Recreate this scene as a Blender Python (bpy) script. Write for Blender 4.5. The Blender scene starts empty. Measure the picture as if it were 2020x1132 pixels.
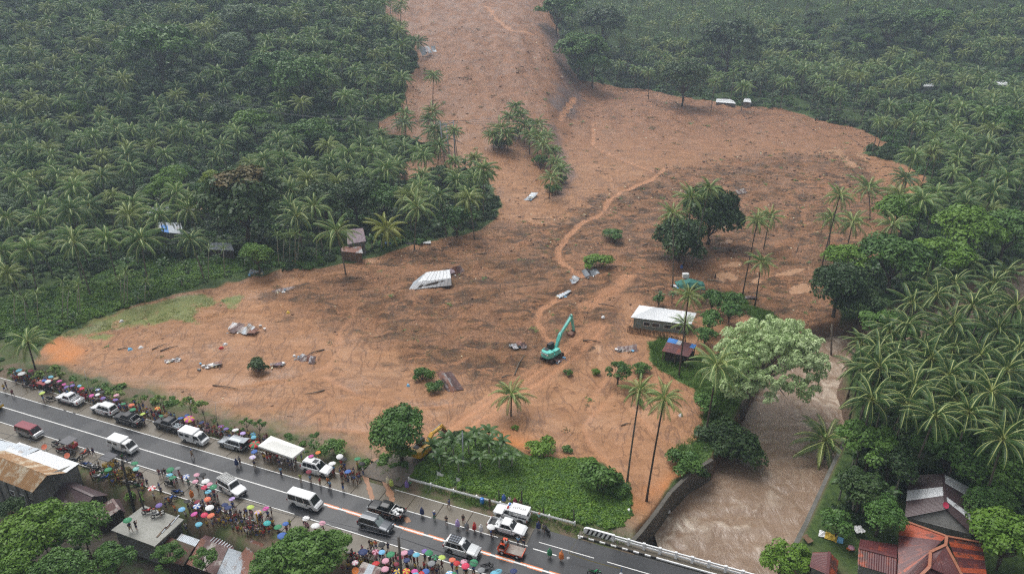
import bpy, bmesh, math, random
import numpy as np
from mathutils import Vector, Matrix, Euler
R = math.radians
rnd = random.Random(7)
nrs = np.random.RandomState(11)
sc = bpy.context.scene
COL = sc.collection
# ------------------------------------------------------------------ camera, light, exposure
CAMH, PITCH, FPX, CX, CY = 70.0, R(25.0), 1400.0, 1010.0, 566.0
cam_d = bpy.data.cameras.new('camera')
cam_d.sensor_width = 36.0
cam_d.lens = 36.0 * FPX / 2020.0
cam_d.clip_start = 0.5
cam_d.clip_end = 4000
cam = bpy.data.objects.new('camera', cam_d)
cam.location = (0, 0, CAMH)
cam.rotation_euler = (math.pi / 2 - PITCH, 0, 0)
COL.objects.link(cam)
sc.camera = cam
SUN_EL, SUN_AZ = R(62), R(-35)
w = bpy.data.worlds.new('World')
sc.world = w
w.use_nodes = True
nt = w.node_tree
nt.nodes.clear()
sky = nt.nodes.new('ShaderNodeTexSky')
sky.sky_type = 'NISHITA'
sky.sun_disc = False
sky.sun_elevation = SUN_EL
sky.sun_rotation = SUN_AZ
sky.air_density = 1.0
sky.dust_density = 6.0
sky.ozone_density = 1.0
hsv = nt.nodes.new('ShaderNodeHueSaturation')       # overcast: the blue of the clear sky is taken out
hsv.inputs['Saturation'].default_value = 0.12
bg = nt.nodes.new('ShaderNodeBackground')
bg.inputs['Strength'].default_value = 0.085
wo = nt.nodes.new('ShaderNodeOutputWorld')
nt.links.new(sky.outputs[0], hsv.inputs['Color'])
nt.links.new(hsv.outputs[0], bg.inputs['Color'])
nt.links.new(bg.outputs[0], wo.inputs['Surface'])
sd = bpy.data.lights.new('sun', 'SUN')
sd.energy = 1.0
sd.angle = R(35)
sd.color = (1.0, 0.98, 0.95)
so = bpy.data.objects.new('sun', sd)
so.rotation_euler = (math.pi / 2 - SUN_EL, 0, math.pi - SUN_AZ)
so.location = (0, 100, 200)
COL.objects.link(so)
sc.view_settings.view_transform = 'Standard'
sc.view_settings.look = 'None'
sc.view_settings.gamma = 1
sc.view_settings.use_curve_mapping = False
sc.view_settings.exposure = 0.68
sc.cycles.use_denoising = False
sc.cycles.pixel_filter_type = 'BLACKMAN_HARRIS'
sc.cycles.filter_width = 1.25
sc.cycles.sample_clamp_indirect = 4
sc.cycles.max_bounces = 6
sc.cycles.diffuse_bounces = 3
sc.cycles.glossy_bounces = 2
sc.cycles.transmission_bounces = 2
sc.cycles.transparent_max_bounces = 6
sc.cycles.volume_bounces = 1
# ------------------------------------------------------------------ small maths
def lerp(a, b, t): return a + (b - a) * t
def sstep(a, b, x):
 t = np.clip((x - a) / (b - a), 0, 1)
 return t * t * (3 - 2 * t)
_PERM = np.random.RandomState(3).rand(512, 512)
def vnoise(x, y):
 xi = np.floor(x).astype(int); yi = np.floor(y).astype(int)
 xf = x - xi; yf = y - yi
 u = xf * xf * (3 - 2 * xf); v = yf * yf * (3 - 2 * yf)
 g = lambda a, b: _PERM[a % 512, b % 512]
 return (g(xi, yi) * (1 - u) + g(xi + 1, yi) * u) * (1 - v) + (g(xi, yi + 1) * (1 - u) + g(xi + 1, yi + 1) * u) * v - 0.5
def fbm(x, y, o=4):
 s = 0; a = 1.0; f = 1.0
 for k in range(o):
  s = s + a * vnoise(x * f + 17.3 * k, y * f + 5.1 * k); a *= .5; f *= 2.03
 return s
def seg_dist(X, Y, poly, closed=False):
 P = np.array(poly, float)
 n = len(P)
 best = np.full(np.shape(X), 1e9)
 for i in range(n if closed else n - 1):
  a = P[i]; b = P[(i + 1) % n]
  d = b - a; L = d @ d + 1e-9
  t = np.clip(((X - a[0]) * d[0] + (Y - a[1]) * d[1]) / L, 0, 1)
  q = (X - a[0] - t * d[0]) ** 2 + (Y - a[1] - t * d[1]) ** 2
  best = np.minimum(best, q)
 return np.sqrt(best)
def inside(X, Y, poly):
 P = np.array(poly, float); n = len(P)
 r = np.zeros(np.shape(X), bool)
 for i in range(n):
  a = P[i]; b = P[(i + 1) % n]
  if a[1] == b[1]: continue
  c = ((a[1] > Y) != (b[1] > Y)) & (X < (b[0] - a[0]) * (Y - a[1]) / (b[1] - a[1]) + a[0])
  r ^= c
 return r
def sdist(X, Y, poly):           # positive inside
 d = seg_dist(X, Y, poly, True)
 return np.where(inside(X, Y, poly), d, -d)
# ------------------------------------------------------------------ terrain height
_fx = np.array([-700, -260, -150, -90, -50, -10, 14, 34, 60, 110, 200, 300, 420, 900])
_fy = np.array([210, 222, 232, 232, 226, 226, 235, 330, 395, 400, 352, 322, 300, 280])
_fs = np.array([.32, .32, .30, .27, .22, .20, .19, .21, .26, .30, .30, .30, .30, .30])
def base_h(X, Y):
 X = np.asarray(X, float); Y = np.asarray(Y, float)
 # the feet are blended over a few metres so that nothing is faceted
 yf = (np.interp(X - 9, _fx, _fy) + 2 * np.interp(X, _fx, _fy) + np.interp(X + 9, _fx, _fy)) / 4
 s = np.interp(X, _fx, _fs)
 t = np.maximum(0, Y - yf)
 r = s * t * t / (t + 32)
 r = np.where(r > 60, 60 + 30 * (1 - np.exp(-(r - 60) / 30)), r)
 return r + 6 * sstep(180, 400, Y)
def ray(x, y):
 u = (x - CX) / FPX; v = (CY - y) / FPX
 return (u, math.cos(PITCH) + v * math.sin(PITCH), -math.sin(PITCH) + v * math.cos(PITCH))
def atz(x, y, z=0.0):            # the point at height z that the photograph shows at (x, y)
 d = ray(x, y); t = (z - CAMH) / d[2]
 return Vector((d[0] * t, d[1] * t, z))
def atY(x, y, Y):
 d = ray(x, y); t = Y / d[1]
 return Vector((d[0] * t, Y, CAMH + d[2] * t))
def onland(x, y, up=0.0, hf=None):
 hf = hf or base_h
 d = ray(x, y)
 ts = np.arange(50, 900, 1.0)
 X = d[0] * ts; Y = d[1] * ts; Z = CAMH + d[2] * ts
 g = Z - hf(X, Y) - up
 k = np.argmax(g <= 0)
 if g[k] > 0: k = len(ts) - 1
 a, b = g[k - 1], g[k]
 t = ts[k - 1] + (a / (a - b) if a != b else 0)
 return Vector((d[0] * t, d[1] * t, CAMH + d[2] * t - up))
def pix(p):
 c, s = math.cos(PITCH), math.sin(PITCH)
 dep = p[1] * c - (p[2] - CAMH) * s
 return (CX + FPX * p[0] / dep, CY - FPX * ((p[2] - CAMH) * c + p[1] * s) / dep, dep)
def W(pts, hf=None): return [tuple(onland(x, y, 0, hf)[:2]) for x, y in pts]
def W0(pts, z=0.0): return [tuple(atz(x, y, z)[:2]) for x, y in pts]
# ------------------------------------------------------------------ road frame
_c0 = atz(3, 803.5); _c1 = atz(1081, 1130)
_d = (_c1 - _c0); _d.z = 0; RD = _d.normalized()                  # along the road, towards the right
RN = Vector((-RD.y, RD.x, 0))                                     # across the road, away from the camera
RO = atz(500, 952)
RANG = math.atan2(RD.y, RD.x)
def rp(s, n, z=0.0): return RO + RD * s + RN * n + Vector((0, 0, z))
def rs(X, Y): return (X - RO.x) * RD.x + (Y - RO.y) * RD.y
def rn(X, Y): return (X - RO.x) * RN.x + (Y - RO.y) * RN.y
def rsn(x, y, z=0.0):
 p = atz(x, y, z); return rs(p.x, p.y), rn(p.x, p.y)
LANE, SHO = 3.22, 3.2
WATER_Z = -3.6
# ------------------------------------------------------------------ outlines taken on the ground
MUD = W([(60, 706), (82, 684), (120, 664), (165, 645), (240, 612), (300, 592), (400, 568), (480, 548), (560, 536), (640, 524),
   (700, 512), (780, 494), (860, 472), (930, 455), (975, 436), (992, 410), (975, 372), (950, 338), (915, 330), (880, 352),
   (820, 350), (775, 350), (770, 332), (800, 318), (850, 312), (868, 292), (800, 268), (752, 262), (742, 240), (790, 222),
   (798, 190), (806, 150), (828, 118), (812, 84), (792, 50), (758, 28), (752, -30), (760, -80),
   (1060, -80), (1078, -20), (1088, 30), (1104, 70), (1112, 110), (1128, 138), (1146, 160), (1190, 163), (1260, 172),
   (1310, 184), (1370, 194), (1420, 200), (1480, 209), (1540, 213), (1620, 236), (1700, 256), (1762, 284), (1725, 292),
   (1700, 304), (1790, 328), (1850, 372), (1800, 430), (1740, 500), (1660, 530), (1632, 570), (1660, 610), (1668, 660)]) \
 + W0([(1560, 700), (1500, 760), (1440, 840), (1400, 912), (1345, 935), (1300, 990), (1275, 1040), (1262, 1076), (1225, 1050),
   (1205, 1046), (1238, 1020), (1250, 985), (1222, 955), (1190, 915), (1130, 905), (1040, 905), (1010, 890), (940, 855),
   (880, 852), (850, 880), (800, 905), (770, 930), (700, 905), (600, 868), (500, 842), (400, 812), (300, 780), (200, 748), (120, 722), (60, 712)])
GRASS_PATCH = W0([(830, 915), (880, 872), (960, 880), (1030, 902), (1060, 908), (1120, 902), (1170, 905), (1205, 930), (1232, 965), (1245, 990),
     (1236, 1022), (1225, 1048), (1170, 1034), (1130, 1030), (1000, 985), (900, 955), (810, 940)])
ISLE = W0([(1282, 676), (1312, 668), (1345, 700), (1420, 700), (1500, 640), (1460, 610), (1400, 575), (1440, 570), (1560, 640),
   (1500, 760), (1440, 840), (1400, 905), (1350, 925), (1330, 890), (1372, 850), (1390, 800), (1370, 765), (1330, 745), (1290, 712)])
RIV_L = [(1262, 1085), (1283, 1064), (1320, 1012), (1360, 972), (1402, 946), (1440, 880), (1470, 820), (1500, 760), (1545, 712), (1590, 676), (1640, 664), (1700, 655)]
RIV_R = [(1545, 1130), (1580, 1060), (1612, 990), (1640, 930), (1662, 880), (1666, 830), (1650, 775), (1668, 730), (1700, 700), (1780, 690)]
_rl = W0(RIV_L, WATER_Z); _rr = W0(RIV_R, WATER_Z)
_dl = (Vector(_rl[0]) - Vector(_rl[2])).normalized()
_ext = [tuple(Vector(_rl[0]) + Vector((-6, -38))), tuple(Vector(_rr[0]) + Vector((-6, -34)))]
RIVER = [_ext[0]] + _rl + [(130, 165), (260, 175), (700, 180), (700, 160), (260, 158), (135, 150)] + _rr[::-1] + [_ext[1]]
SCARP = W([(1560, 666), (1600, 668), (1660, 655)])
STREAM = W([(1310, 330), (1285, 352), (1245, 368), (1205, 385), (1188, 415), (1160, 430), (1140, 440), (1118, 468), (1100, 488),
   (1106, 512), (1130, 530), (1150, 540)])
STREAM2 = W([(1112, 575), (1090, 592), (1066, 602), (1058, 625), (1072, 648), (1092, 668), (1098, 690)])
STREAM3 = W([(960, 10), (985, 40), (1010, 58), (1050, 66)])
STREAM4 = W([(1134, 190), (1118, 215), (1104, 232)])
STREAM5 = W([(1170, 240), (1172, 285), (1220, 310), (1290, 335)])
RIVUL = [W(p) for p in ([(700, 600), (692, 625), (668, 650), (664, 690)], [(664, 690), (640, 720), (560, 745), (430, 760), (300, 760), (180, 745)],
      [(640, 740), (700, 770), (820, 800), (900, 790)], [(1210, 770), (1180, 800), (1150, 830), (1165, 870), (1205, 915), (1240, 960), (1270, 985)],
      [(1230, 700), (1180, 760), (1160, 800)], [(1245, 800), (1290, 850), (1330, 870)], [(460, 790), (560, 850), (640, 842), (740, 850)],
      [(1640, 380), (1580, 400), (1590, 440)], [(1330, 400), (1440, 395), (1560, 405)])]
TRACK = W([(1160, 600), (1215, 565), (1240, 545)]), W([(1180, 640), (1120, 700), (1060, 740), (990, 782), (930, 820), (880, 862), (845, 890)])
PUDDLES = [W(p) for p in ([(1556, 572), (1562, 562), (1590, 556), (1604, 562), (1600, 570), (1572, 574)],
       [(1405, 540), (1420, 530), (1448, 540), (1455, 550), (1430, 548), (1440, 560), (1420, 556)],
       [(1184, 664), (1176, 676), (1180, 700), (1185, 704)], [(1420, 520), (1460, 518), (1462, 521), (1425, 524)],
       [(1410, 474), (1440, 470), (1445, 474), (1415, 480)], [(1620, 298), (1660, 292), (1665, 300), (1650, 306)],
       [(1480, 548), (1500, 540), (1505, 552), (1490, 556)], [(1530, 540), (1560, 528), (1600, 520), (1605, 526), (1560, 540)],
       [(1650, 300), (1690, 322), (1700, 330), (1670, 326)], [(1690, 300), (1715, 312), (1712, 318), (1688, 308)])]
ROUGH = W([(480, 570), (560, 555), (700, 520), (900, 470), (1000, 440), (1100, 420), (1300, 330), (1500, 300), (1700, 300), (1800, 400), (1660, 540), (1640, 650),
   (1500, 640), (1400, 640), (1250, 600), (1200, 700), (1100, 740), (1000, 770), (930, 770), (760, 720), (700, 660), (560, 640), (500, 610)])
ORANGE = W([(75, 690), (110, 668), (160, 690), (140, 715), (95, 715)]), W0([(960, 860), (1000, 850), (1040, 870), (1030, 882), (990, 880)]), \
 W0([(1290, 960), (1320, 935), (1340, 935), (1320, 960)]), W0([(1190, 970), (1235, 985), (1250, 1010), (1215, 1000)])
LAWN = W([(110, 664), (170, 640), (240, 612), (330, 588), (400, 574), (435, 590), (400, 606), (385, 620), (395, 640), (340, 628), (240, 642), (150, 660)]), \
 W([(430, 586), (470, 574), (482, 580), (465, 604), (440, 598)]), W([(170, 660), (225, 652), (230, 668), (200, 674)]), \
 W([(380, 610), (386, 640), (370, 636)])
SMOOTH_TOP = W([(1145, 170), (1230, 168), (1220, 185), (1150, 192)])
def land(X, Y, detail=True):
 X = np.asarray(X, float); Y = np.asarray(Y, float)
 z = base_h(X, Y)
 n = rn(X, Y); s = rs(X, Y)
 m = sdist(X, Y, MUD)
 away = sstep(9.5, 24, n)
 if detail:
  mud = sstep(-1, 3, m)
  ro = sstep(-4, 8, sdist(X, Y, ROUGH))
  up = sstep(250, 330, Y)
  z = z + away * (1 - mud) * 1.6 * fbm(X / 22, Y / 22, 3)
  z = z + away * mud * (0.75 * fbm(X / 16, Y / 16, 3) + (.15 + .65 * ro) * fbm(X / 3.6, Y / 3.6, 4) - .35)
  # gullies and ribs that run down the scar
  z = z + mud * up * (1.3 * fbm(X / 9 + Y / 60, Y / 50, 4) + 1.3 * fbm(X / 3.5, Y / 6, 4))
  for st, wd in ((STREAM, 1.3), (STREAM2, 1.5), (STREAM3, 1.8), (STREAM4, 1.8), (STREAM5, 1.2)):
   z = z - .55 * np.exp(-(seg_dist(X, Y, st) / wd) ** 2)
  for st in RIVUL: z = z - .22 * np.exp(-(seg_dist(X, Y, st) / 1.0) ** 2)
  tr = seg_dist(X, Y, TRACK[1])
  z = z - .22 * np.exp(-((tr - 1.1) / .45) ** 2) + .1 * np.exp(-((tr - 1.9) / .35) ** 2)
  for p in PUDDLES:
   z = np.where(sdist(X, Y, p) > -.5, z - .12, z)
 # near side of the road: the ground falls away to the yards below
 drop = np.interp(s, [-60, -10, 6, 20, 42, 60], [6.6, 6.6, 9.0, 12.0, 16.0, 30.0])
 z = z - 3.2 * sstep(0, 2.6, -n - LANE - SHO - drop + 5.8)
 z = np.where((n > -LANE - SHO - 1.2) & (n < LANE + SHO + 1.5), np.minimum(z, 0) * 0 - .12, z)
 # river trench
 r = sdist(X, Y, RIVER)
 z = np.where(r > -3.0, lerp(z, -5.4, sstep(-.9, .6, r)), z)
 # scarp where the mud meets the river
 return z
def landpt(x, y, up=0.0): return onland(x, y, up, land)
def gz(x, y): return float(land(np.array([x]), np.array([y]))[0])
# ------------------------------------------------------------------ materials
MATS = {}
def nodes_of(name):
 m = bpy.data.materials.new(name); m.use_nodes = True
 nt = m.node_tree; b = nt.nodes['Principled BSDF']
 return m, nt, b
def mat(name, col, rough=.6, metal=0.0, var=.12, scale=3.0, spec=.5, bump=0.0, coat=0.0, emit=None):
 if name in MATS: return MATS[name]
 m, nt, b = nodes_of(name)
 b.inputs['Roughness'].default_value = rough
 b.inputs['Metallic'].default_value = metal
 b.inputs['Specular IOR Level'].default_value = spec
 b.inputs['Coat Weight'].default_value = coat
 tc = nt.nodes.new('ShaderNodeTexCoord')
 nz = nt.nodes.new('ShaderNodeTexNoise'); nz.inputs['Scale'].default_value = scale; nz.inputs['Detail'].default_value = 5
 nt.links.new(tc.outputs['Object'], nz.inputs['Vector'])
 mx = nt.nodes.new('ShaderNodeMix'); mx.data_type = 'RGBA'
 mx.inputs['A'].default_value = (*[c * (1 - var) for c in col], 1)
 mx.inputs['B'].default_value = (*[min(1, c * (1 + var)) for c in col], 1)
 nt.links.new(nz.outputs['Fac'], mx.inputs['Factor'])
 nt.links.new(mx.outputs['Result'], b.inputs['Base Color'])
 if bump:
  bp = nt.nodes.new('ShaderNodeBump'); bp.inputs['Strength'].default_value = bump; bp.inputs['Distance'].default_value = .05
  nt.links.new(nz.outputs['Fac'], bp.inputs['Height']); nt.links.new(bp.outputs[0], b.inputs['Normal'])
 MATS[name] = m
 return m
def leafmat(name, c1, c2, rough=.45, scale=.45, trans=.25, rv=.35):
 """foliage: two greens mixed by a large soft noise and by a random value per plant"""
 if name in MATS: return MATS[name]
 m, nt, b = nodes_of(name)
 N = nt.nodes; L = nt.links
 oi = N.new('ShaderNodeObjectInfo'); tc = N.new('ShaderNodeTexCoord')
 nz = N.new('ShaderNodeTexNoise'); nz.inputs['Scale'].default_value = scale; nz.inputs['Detail'].default_value = 4
 L.new(tc.outputs['Object'], nz.inputs['Vector'])
 nz2 = N.new('ShaderNodeTexNoise'); nz2.inputs['Scale'].default_value = 6; nz2.inputs['Detail'].default_value = 2
 L.new(tc.outputs['Object'], nz2.inputs['Vector'])
 ad = N.new('ShaderNodeMath'); ad.operation = 'MULTIPLY_ADD'
 L.new(nz.outputs['Fac'], ad.inputs[0]); ad.inputs[1].default_value = 1.6
 a2 = N.new('ShaderNodeMath'); a2.operation = 'MULTIPLY_ADD'
 L.new(oi.outputs['Random'], a2.inputs[0]); a2.inputs[1].default_value = rv * 2; a2.inputs[2].default_value = -.3 - rv
 L.new(a2.outputs[0], ad.inputs[2])
 a3 = N.new('ShaderNodeMath'); a3.operation = 'MULTIPLY_ADD'; a3.use_clamp = True
 L.new(nz2.outputs['Fac'], a3.inputs[0]); a3.inputs[1].default_value = .8; a3.inputs[2].default_value = -.4
 a4 = N.new('ShaderNodeMath'); a4.operation = 'ADD'; a4.use_clamp = True
 L.new(ad.outputs[0], a4.inputs[0]); L.new(a3.outputs[0], a4.inputs[1])
 mx = N.new('ShaderNodeMix'); mx.data_type = 'RGBA'
 mx.inputs['A'].default_value = (*c1, 1); mx.inputs['B'].default_value = (*c2, 1)
 L.new(a4.outputs[0], mx.inputs['Factor'])
 L.new(mx.outputs['Result'], b.inputs['Base Color'])
 b.inputs['Roughness'].default_value = rough
 b.inputs['Specular IOR Level'].default_value = .35
 if trans:
  tr = N.new('ShaderNodeBsdfTranslucent'); L.new(mx.outputs['Result'], tr.inputs['Color'])
  ms = N.new('ShaderNodeMixShader'); ms.inputs[0].default_value = trans
  L.new(b.outputs[0], ms.inputs[1]); L.new(tr.outputs[0], ms.inputs[2])
  L.new(ms.outputs[0], N['Material Output'].inputs['Surface'])
 MATS[name] = m
 return m
# ------------------------------------------------------------------ mesh builder and object helpers
class MB:
 def __init__(s): s.v = []; s.f = []; s.mi = []; s.cur = 0
 def vert(s, p): s.v.append(tuple(p)); return len(s.v) - 1
 def face(s, idx): s.f.append(tuple(idx)); s.mi.append(s.cur)
 def poly(s, pts): s.face([s.vert(p) for p in pts])
 def add(s, verts, faces, M=None):
  o = len(s.v)
  for p in verts: s.v.append(tuple(M @ Vector(p)) if M else tuple(p))
  for f in faces: s.f.append(tuple(o + i for i in f)); s.mi.append(s.cur)
 def box(s, c, d, M=None, taper=1.0):
  x, y, z = (k / 2 for k in d); t = taper
  vs = [(-x, -y, -z), (x, -y, -z), (x, y, -z), (-x, y, -z), (-x * t, -y * t, z), (x * t, -y * t, z), (x * t, y * t, z), (-x * t, y * t, z)]
  vs = [Vector(v) for v in vs]
  if isinstance(M, Matrix): vs = [M @ v for v in vs]
  vs = [v + Vector(c) for v in vs]
  s.add(vs, [(0, 3, 2, 1), (4, 5, 6, 7), (0, 1, 5, 4), (1, 2, 6, 5), (2, 3, 7, 6), (3, 0, 4, 7)])
 def slab(s, top, th):         # polygon (list of points, counter-clockwise from above) with thickness downwards
  n = len(top); a = [Vector(p) for p in top]; b = [p - Vector((0, 0, th)) for p in a]
  s.add(a + b, [tuple(range(n)), tuple(range(2 * n - 1, n - 1, -1))] + [(i, n + i, n + (i + 1) % n, (i + 1) % n) for i in range(n)])
 def tube(s, pts, rad, n=6, cap=True):
  pts = [Vector(p) for p in pts]; o = len(s.v); k = len(pts)
  rad = rad if isinstance(rad, (list, tuple)) else [rad] * k
  for i, p in enumerate(pts):
   d = (pts[min(i + 1, k - 1)] - pts[max(i - 1, 0)]).normalized()
   a = d.cross(Vector((0, 0, 1)))
   a = a.normalized() if a.length > 1e-3 else Vector((1, 0, 0))
   b = a.cross(d)
   for j in range(n):
    t = 2 * math.pi * j / n
    s.v.append(tuple(p + (a * math.cos(t) + b * math.sin(t)) * rad[i]))
  for i in range(k - 1):
   for j in range(n):
    s.face((o + i * n + j, o + (i + 1) * n + j, o + (i + 1) * n + (j + 1) % n, o + i * n + (j + 1) % n))
  if cap:
   s.face([o + j for j in range(n)]); s.face([o + (k - 1) * n + j for j in range(n - 1, -1, -1)])
 def bar(s, a, b, w, h=None, up=(0, 0, 1)):
  a, b = Vector(a), Vector(b); h = h or w; d = (b - a); L = d.length; d.normalize()
  x = d.cross(Vector(up)); x = x.normalized() if x.length > 1e-3 else Vector((1, 0, 0)); z = x.cross(d)
  vs = [p + x * (i * w / 2) + z * (j * h / 2) for p in (a, b) for i, j in ((-1, -1), (1, -1), (1, 1), (-1, 1))]
  s.add(vs, [(0, 1, 2, 3), (7, 6, 5, 4), (0, 4, 5, 1), (1, 5, 6, 2), (2, 6, 7, 3), (3, 7, 4, 0)])
 def ball(s, c, r, nu=8, nv=5, M=None):
  r = r if hasattr(r, '__len__') else (r, r, r); o = len(s.v)
  vs = [(0, 0, 1)]
  for i in range(1, nv):
   t = math.pi * i / nv
   for j in range(nu):
    u = 2 * math.pi * j / nu; vs.append((math.sin(t) * math.cos(u), math.sin(t) * math.sin(u), math.cos(t)))
  vs.append((0, 0, -1))
  fs = [(0, 1 + j, 1 + (j + 1) % nu) for j in range(nu)]
  for i in range(nv - 2):
   for j in range(nu):
    a = 1 + i * nu + j; b = 1 + i * nu + (j + 1) % nu; fs.append((a, a + nu, b + nu, b))
  e = len(vs) - 1; q = 1 + (nv - 2) * nu
  fs += [(q + j, e, q + (j + 1) % nu) for j in range(nu)]
  vs = [Vector((x * r[0], y * r[1], z * r[2])) for x, y, z in vs]
  if M: vs = [M @ v for v in vs]
  s.add([v + Vector(c) for v in vs], fs)
 def mesh(s, name, mats, smooth=False):
  me = bpy.data.meshes.new(name); me.from_pydata(s.v, [], s.f)
  for m in (mats if isinstance(mats, (list, tuple)) else [mats]): me.materials.append(m)
  if any(s.mi): me.polygons.foreach_set('material_index', s.mi)
  if smooth: me.polygons.foreach_set('use_smooth', [True] * len(s.f))
  me.update(); return me
def bevel(me, w=.03, seg=1, ang=35):
 bm = bmesh.new(); bm.from_mesh(me)
 es = [e for e in bm.edges if len(e.link_faces) == 2 and e.calc_face_angle(0) > R(ang)]
 bmesh.ops.bevel(bm, geom=es, offset=w, segments=seg, affect='EDGES', clamp_overlap=True)
 bm.to_mesh(me); bm.free(); me.update(); return me
THINGS = []
def tag(o, label, cat, group=None, kind=None, px=None, share=False):
 if label: o['label'] = label
 if cat: o['category'] = cat
 if group: o['group'] = group
 if kind: o['kind'] = kind
 if cat and not kind: THINGS.append((o, share))
 return o
def link(name, data, parent=None, loc=None, rot=None, scale=None):
 o = bpy.data.objects.new(name, data); COL.objects.link(o)
 if parent is not None: o.parent = parent
 if loc is not None: o.location = loc
 if rot is not None: o.rotation_euler = rot if hasattr(rot, '__len__') else (0, 0, rot)
 if scale is not None: o.scale = scale if hasattr(scale, '__len__') else (scale,) * 3
 return o
def build(name, mb, mats, parent=None, smooth=False, bev=0, **k):
 me = mb.mesh(name, mats, smooth)
 if bev: bevel(me, bev)
 return link(name, me, parent, **k)
def thing(name, label, cat, loc=(0, 0, 0), rz=0, group=None, share=False):
 o = link(name, None, None, loc, rz); o.empty_display_size = .3
 return tag(o, label, cat, group, share=share)
KIDS = {}
def copy_tree(o, parent=None):
 c = o.copy(); COL.objects.link(c); c.parent = parent
 for ch in KIDS.get(o.name) or []:
  copy_tree(ch, c)
 return c
def freeze(o):                   # remember the children so that copies need not search the scene
 ks = [x for x in bpy.data.objects if x.parent == o]
 KIDS[o.name] = ks
 for k in ks: freeze(k)
# ------------------------------------------------------------------ terrain mesh and its material
def build_terrain():
 ys = [42.0]
 while ys[-1] < 660: ys.append(ys[-1] + max(.5, ys[-1] * .0055))
 ts = [-1.5]
 while ts[-1] < 1.5: ts.append(ts[-1] + (.0042 if abs(ts[-1]) < .82 else .03))
 Y, T = np.meshgrid(np.array(ys), np.array(ts), indexing='ij')
 X = T * (Y + 25)
 Z = land(X, Y)
 ny, nx = X.shape
 me = bpy.data.meshes.new('ground')
 co = np.stack([X, Y, Z], -1).reshape(-1, 3).astype(np.float32)
 ii = np.arange(ny * nx).reshape(ny, nx)
 q = np.stack([ii[:-1, :-1], ii[:-1, 1:], ii[1:, 1:], ii[1:, :-1]], -1).reshape(-1, 4)
 me.vertices.add(len(co)); me.vertices.foreach_set('co', co.ravel())
 me.loops.add(q.size); me.loops.foreach_set('vertex_index', q.ravel().astype(np.int32))
 me.polygons.add(len(q)); me.polygons.foreach_set('loop_start', np.arange(0, q.size, 4, dtype=np.int32))
 me.polygons.foreach_set('loop_total', np.full(len(q), 4, np.int32))
 me.update(calc_edges=True); me.polygons.foreach_set('use_smooth', [True] * len(q))
 def attr(nm, a):
  t = me.attributes.new(nm, 'FLOAT', 'POINT'); t.data.foreach_set('value', np.ascontiguousarray(a, np.float32).ravel())
 wob = fbm(X / 5, Y / 5, 3)
 m = sdist(X, Y, MUD)
 attr('mud', np.clip(.5 + (m + 2.2 * wob) / 3.0, 0, 1))
 attr('rough', sstep(-5, 9, sdist(X, Y, ROUGH) + 6 * fbm(X / 9, Y / 9, 2)))
 g = np.maximum(sdist(X, Y, GRASS_PATCH), sdist(X, Y, ISLE))
 lawn = np.full(X.shape, -1e9)
 for p in LAWN: lawn = np.maximum(lawn, sdist(X, Y, p))
 attr('lawn', np.clip(.5 + (lawn + 2.5 * wob) / 3.0, 0, 1))
 attr('green', np.clip(.5 + (g + 2.0 * wob) / 2.0, 0, 1))
 o = np.full(X.shape, -1e9)
 for p in ORANGE: o = np.maximum(o, sdist(X, Y, p))
 attr('orange', sstep(-2.5, 2.0, o + 2 * wob))
 st = np.zeros(X.shape)
 for p, wd in ((STREAM, .8), (STREAM2, 1.0), (STREAM3, 1.3), (STREAM4, 1.1), (STREAM5, .4)):
  st = np.maximum(st, np.exp(-((seg_dist(X, Y, p) + .8 * wob) / wd) ** 4))
 for p in RIVUL: st = np.maximum(st, .5 * np.exp(-((seg_dist(X, Y, p) + .9 * wob) / .5) ** 2))
 tr = seg_dist(X, Y, TRACK[1]); st = np.maximum(st, .8 * np.exp(-((tr - 1.15) / .42) ** 4)); st = np.maximum(st, .45 * sstep(3.2, 2.4, tr + 1.5 * wob))
 st = np.maximum(st, .7 * np.exp(-((seg_dist(X, Y, TRACK[0]) + wob) / 2.5) ** 4))
 attr('stream', st)
 pu = np.zeros(X.shape)
 for p in PUDDLES: pu = np.maximum(pu, sstep(-.6, .4, sdist(X, Y, p) + 1.2 * wob))
 attr('puddle', pu)
 n = rn(X, Y)
 attr('roadside', sstep(17, 9, n + 3 * wob) * sstep(-30, -7, n))
 attr('near', sstep(-9, -12, n + wob))
 # height step towards the gully on the scar's right side shows the grey-purple bank
 gul = W([(1085, 60), (1112, 120), (1128, 170), (1112, 215)])
 gl = W([(1040, 235), (1090, 250), (1125, 345), (1100, 385)])
 attr('bank', np.maximum(sstep(9, 3, seg_dist(X, Y, gul) + 4 * wob), .8 * sstep(3.5, .5, seg_dist(X, Y, gl) + 2 * wob)))
 attr('bed', sstep(-1.2, -.2, sdist(X, Y, RIVER)))
 ob = link('ground', me); ob['kind'] = 'structure'
 me.materials.append(ground_material())
 return ob
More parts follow.
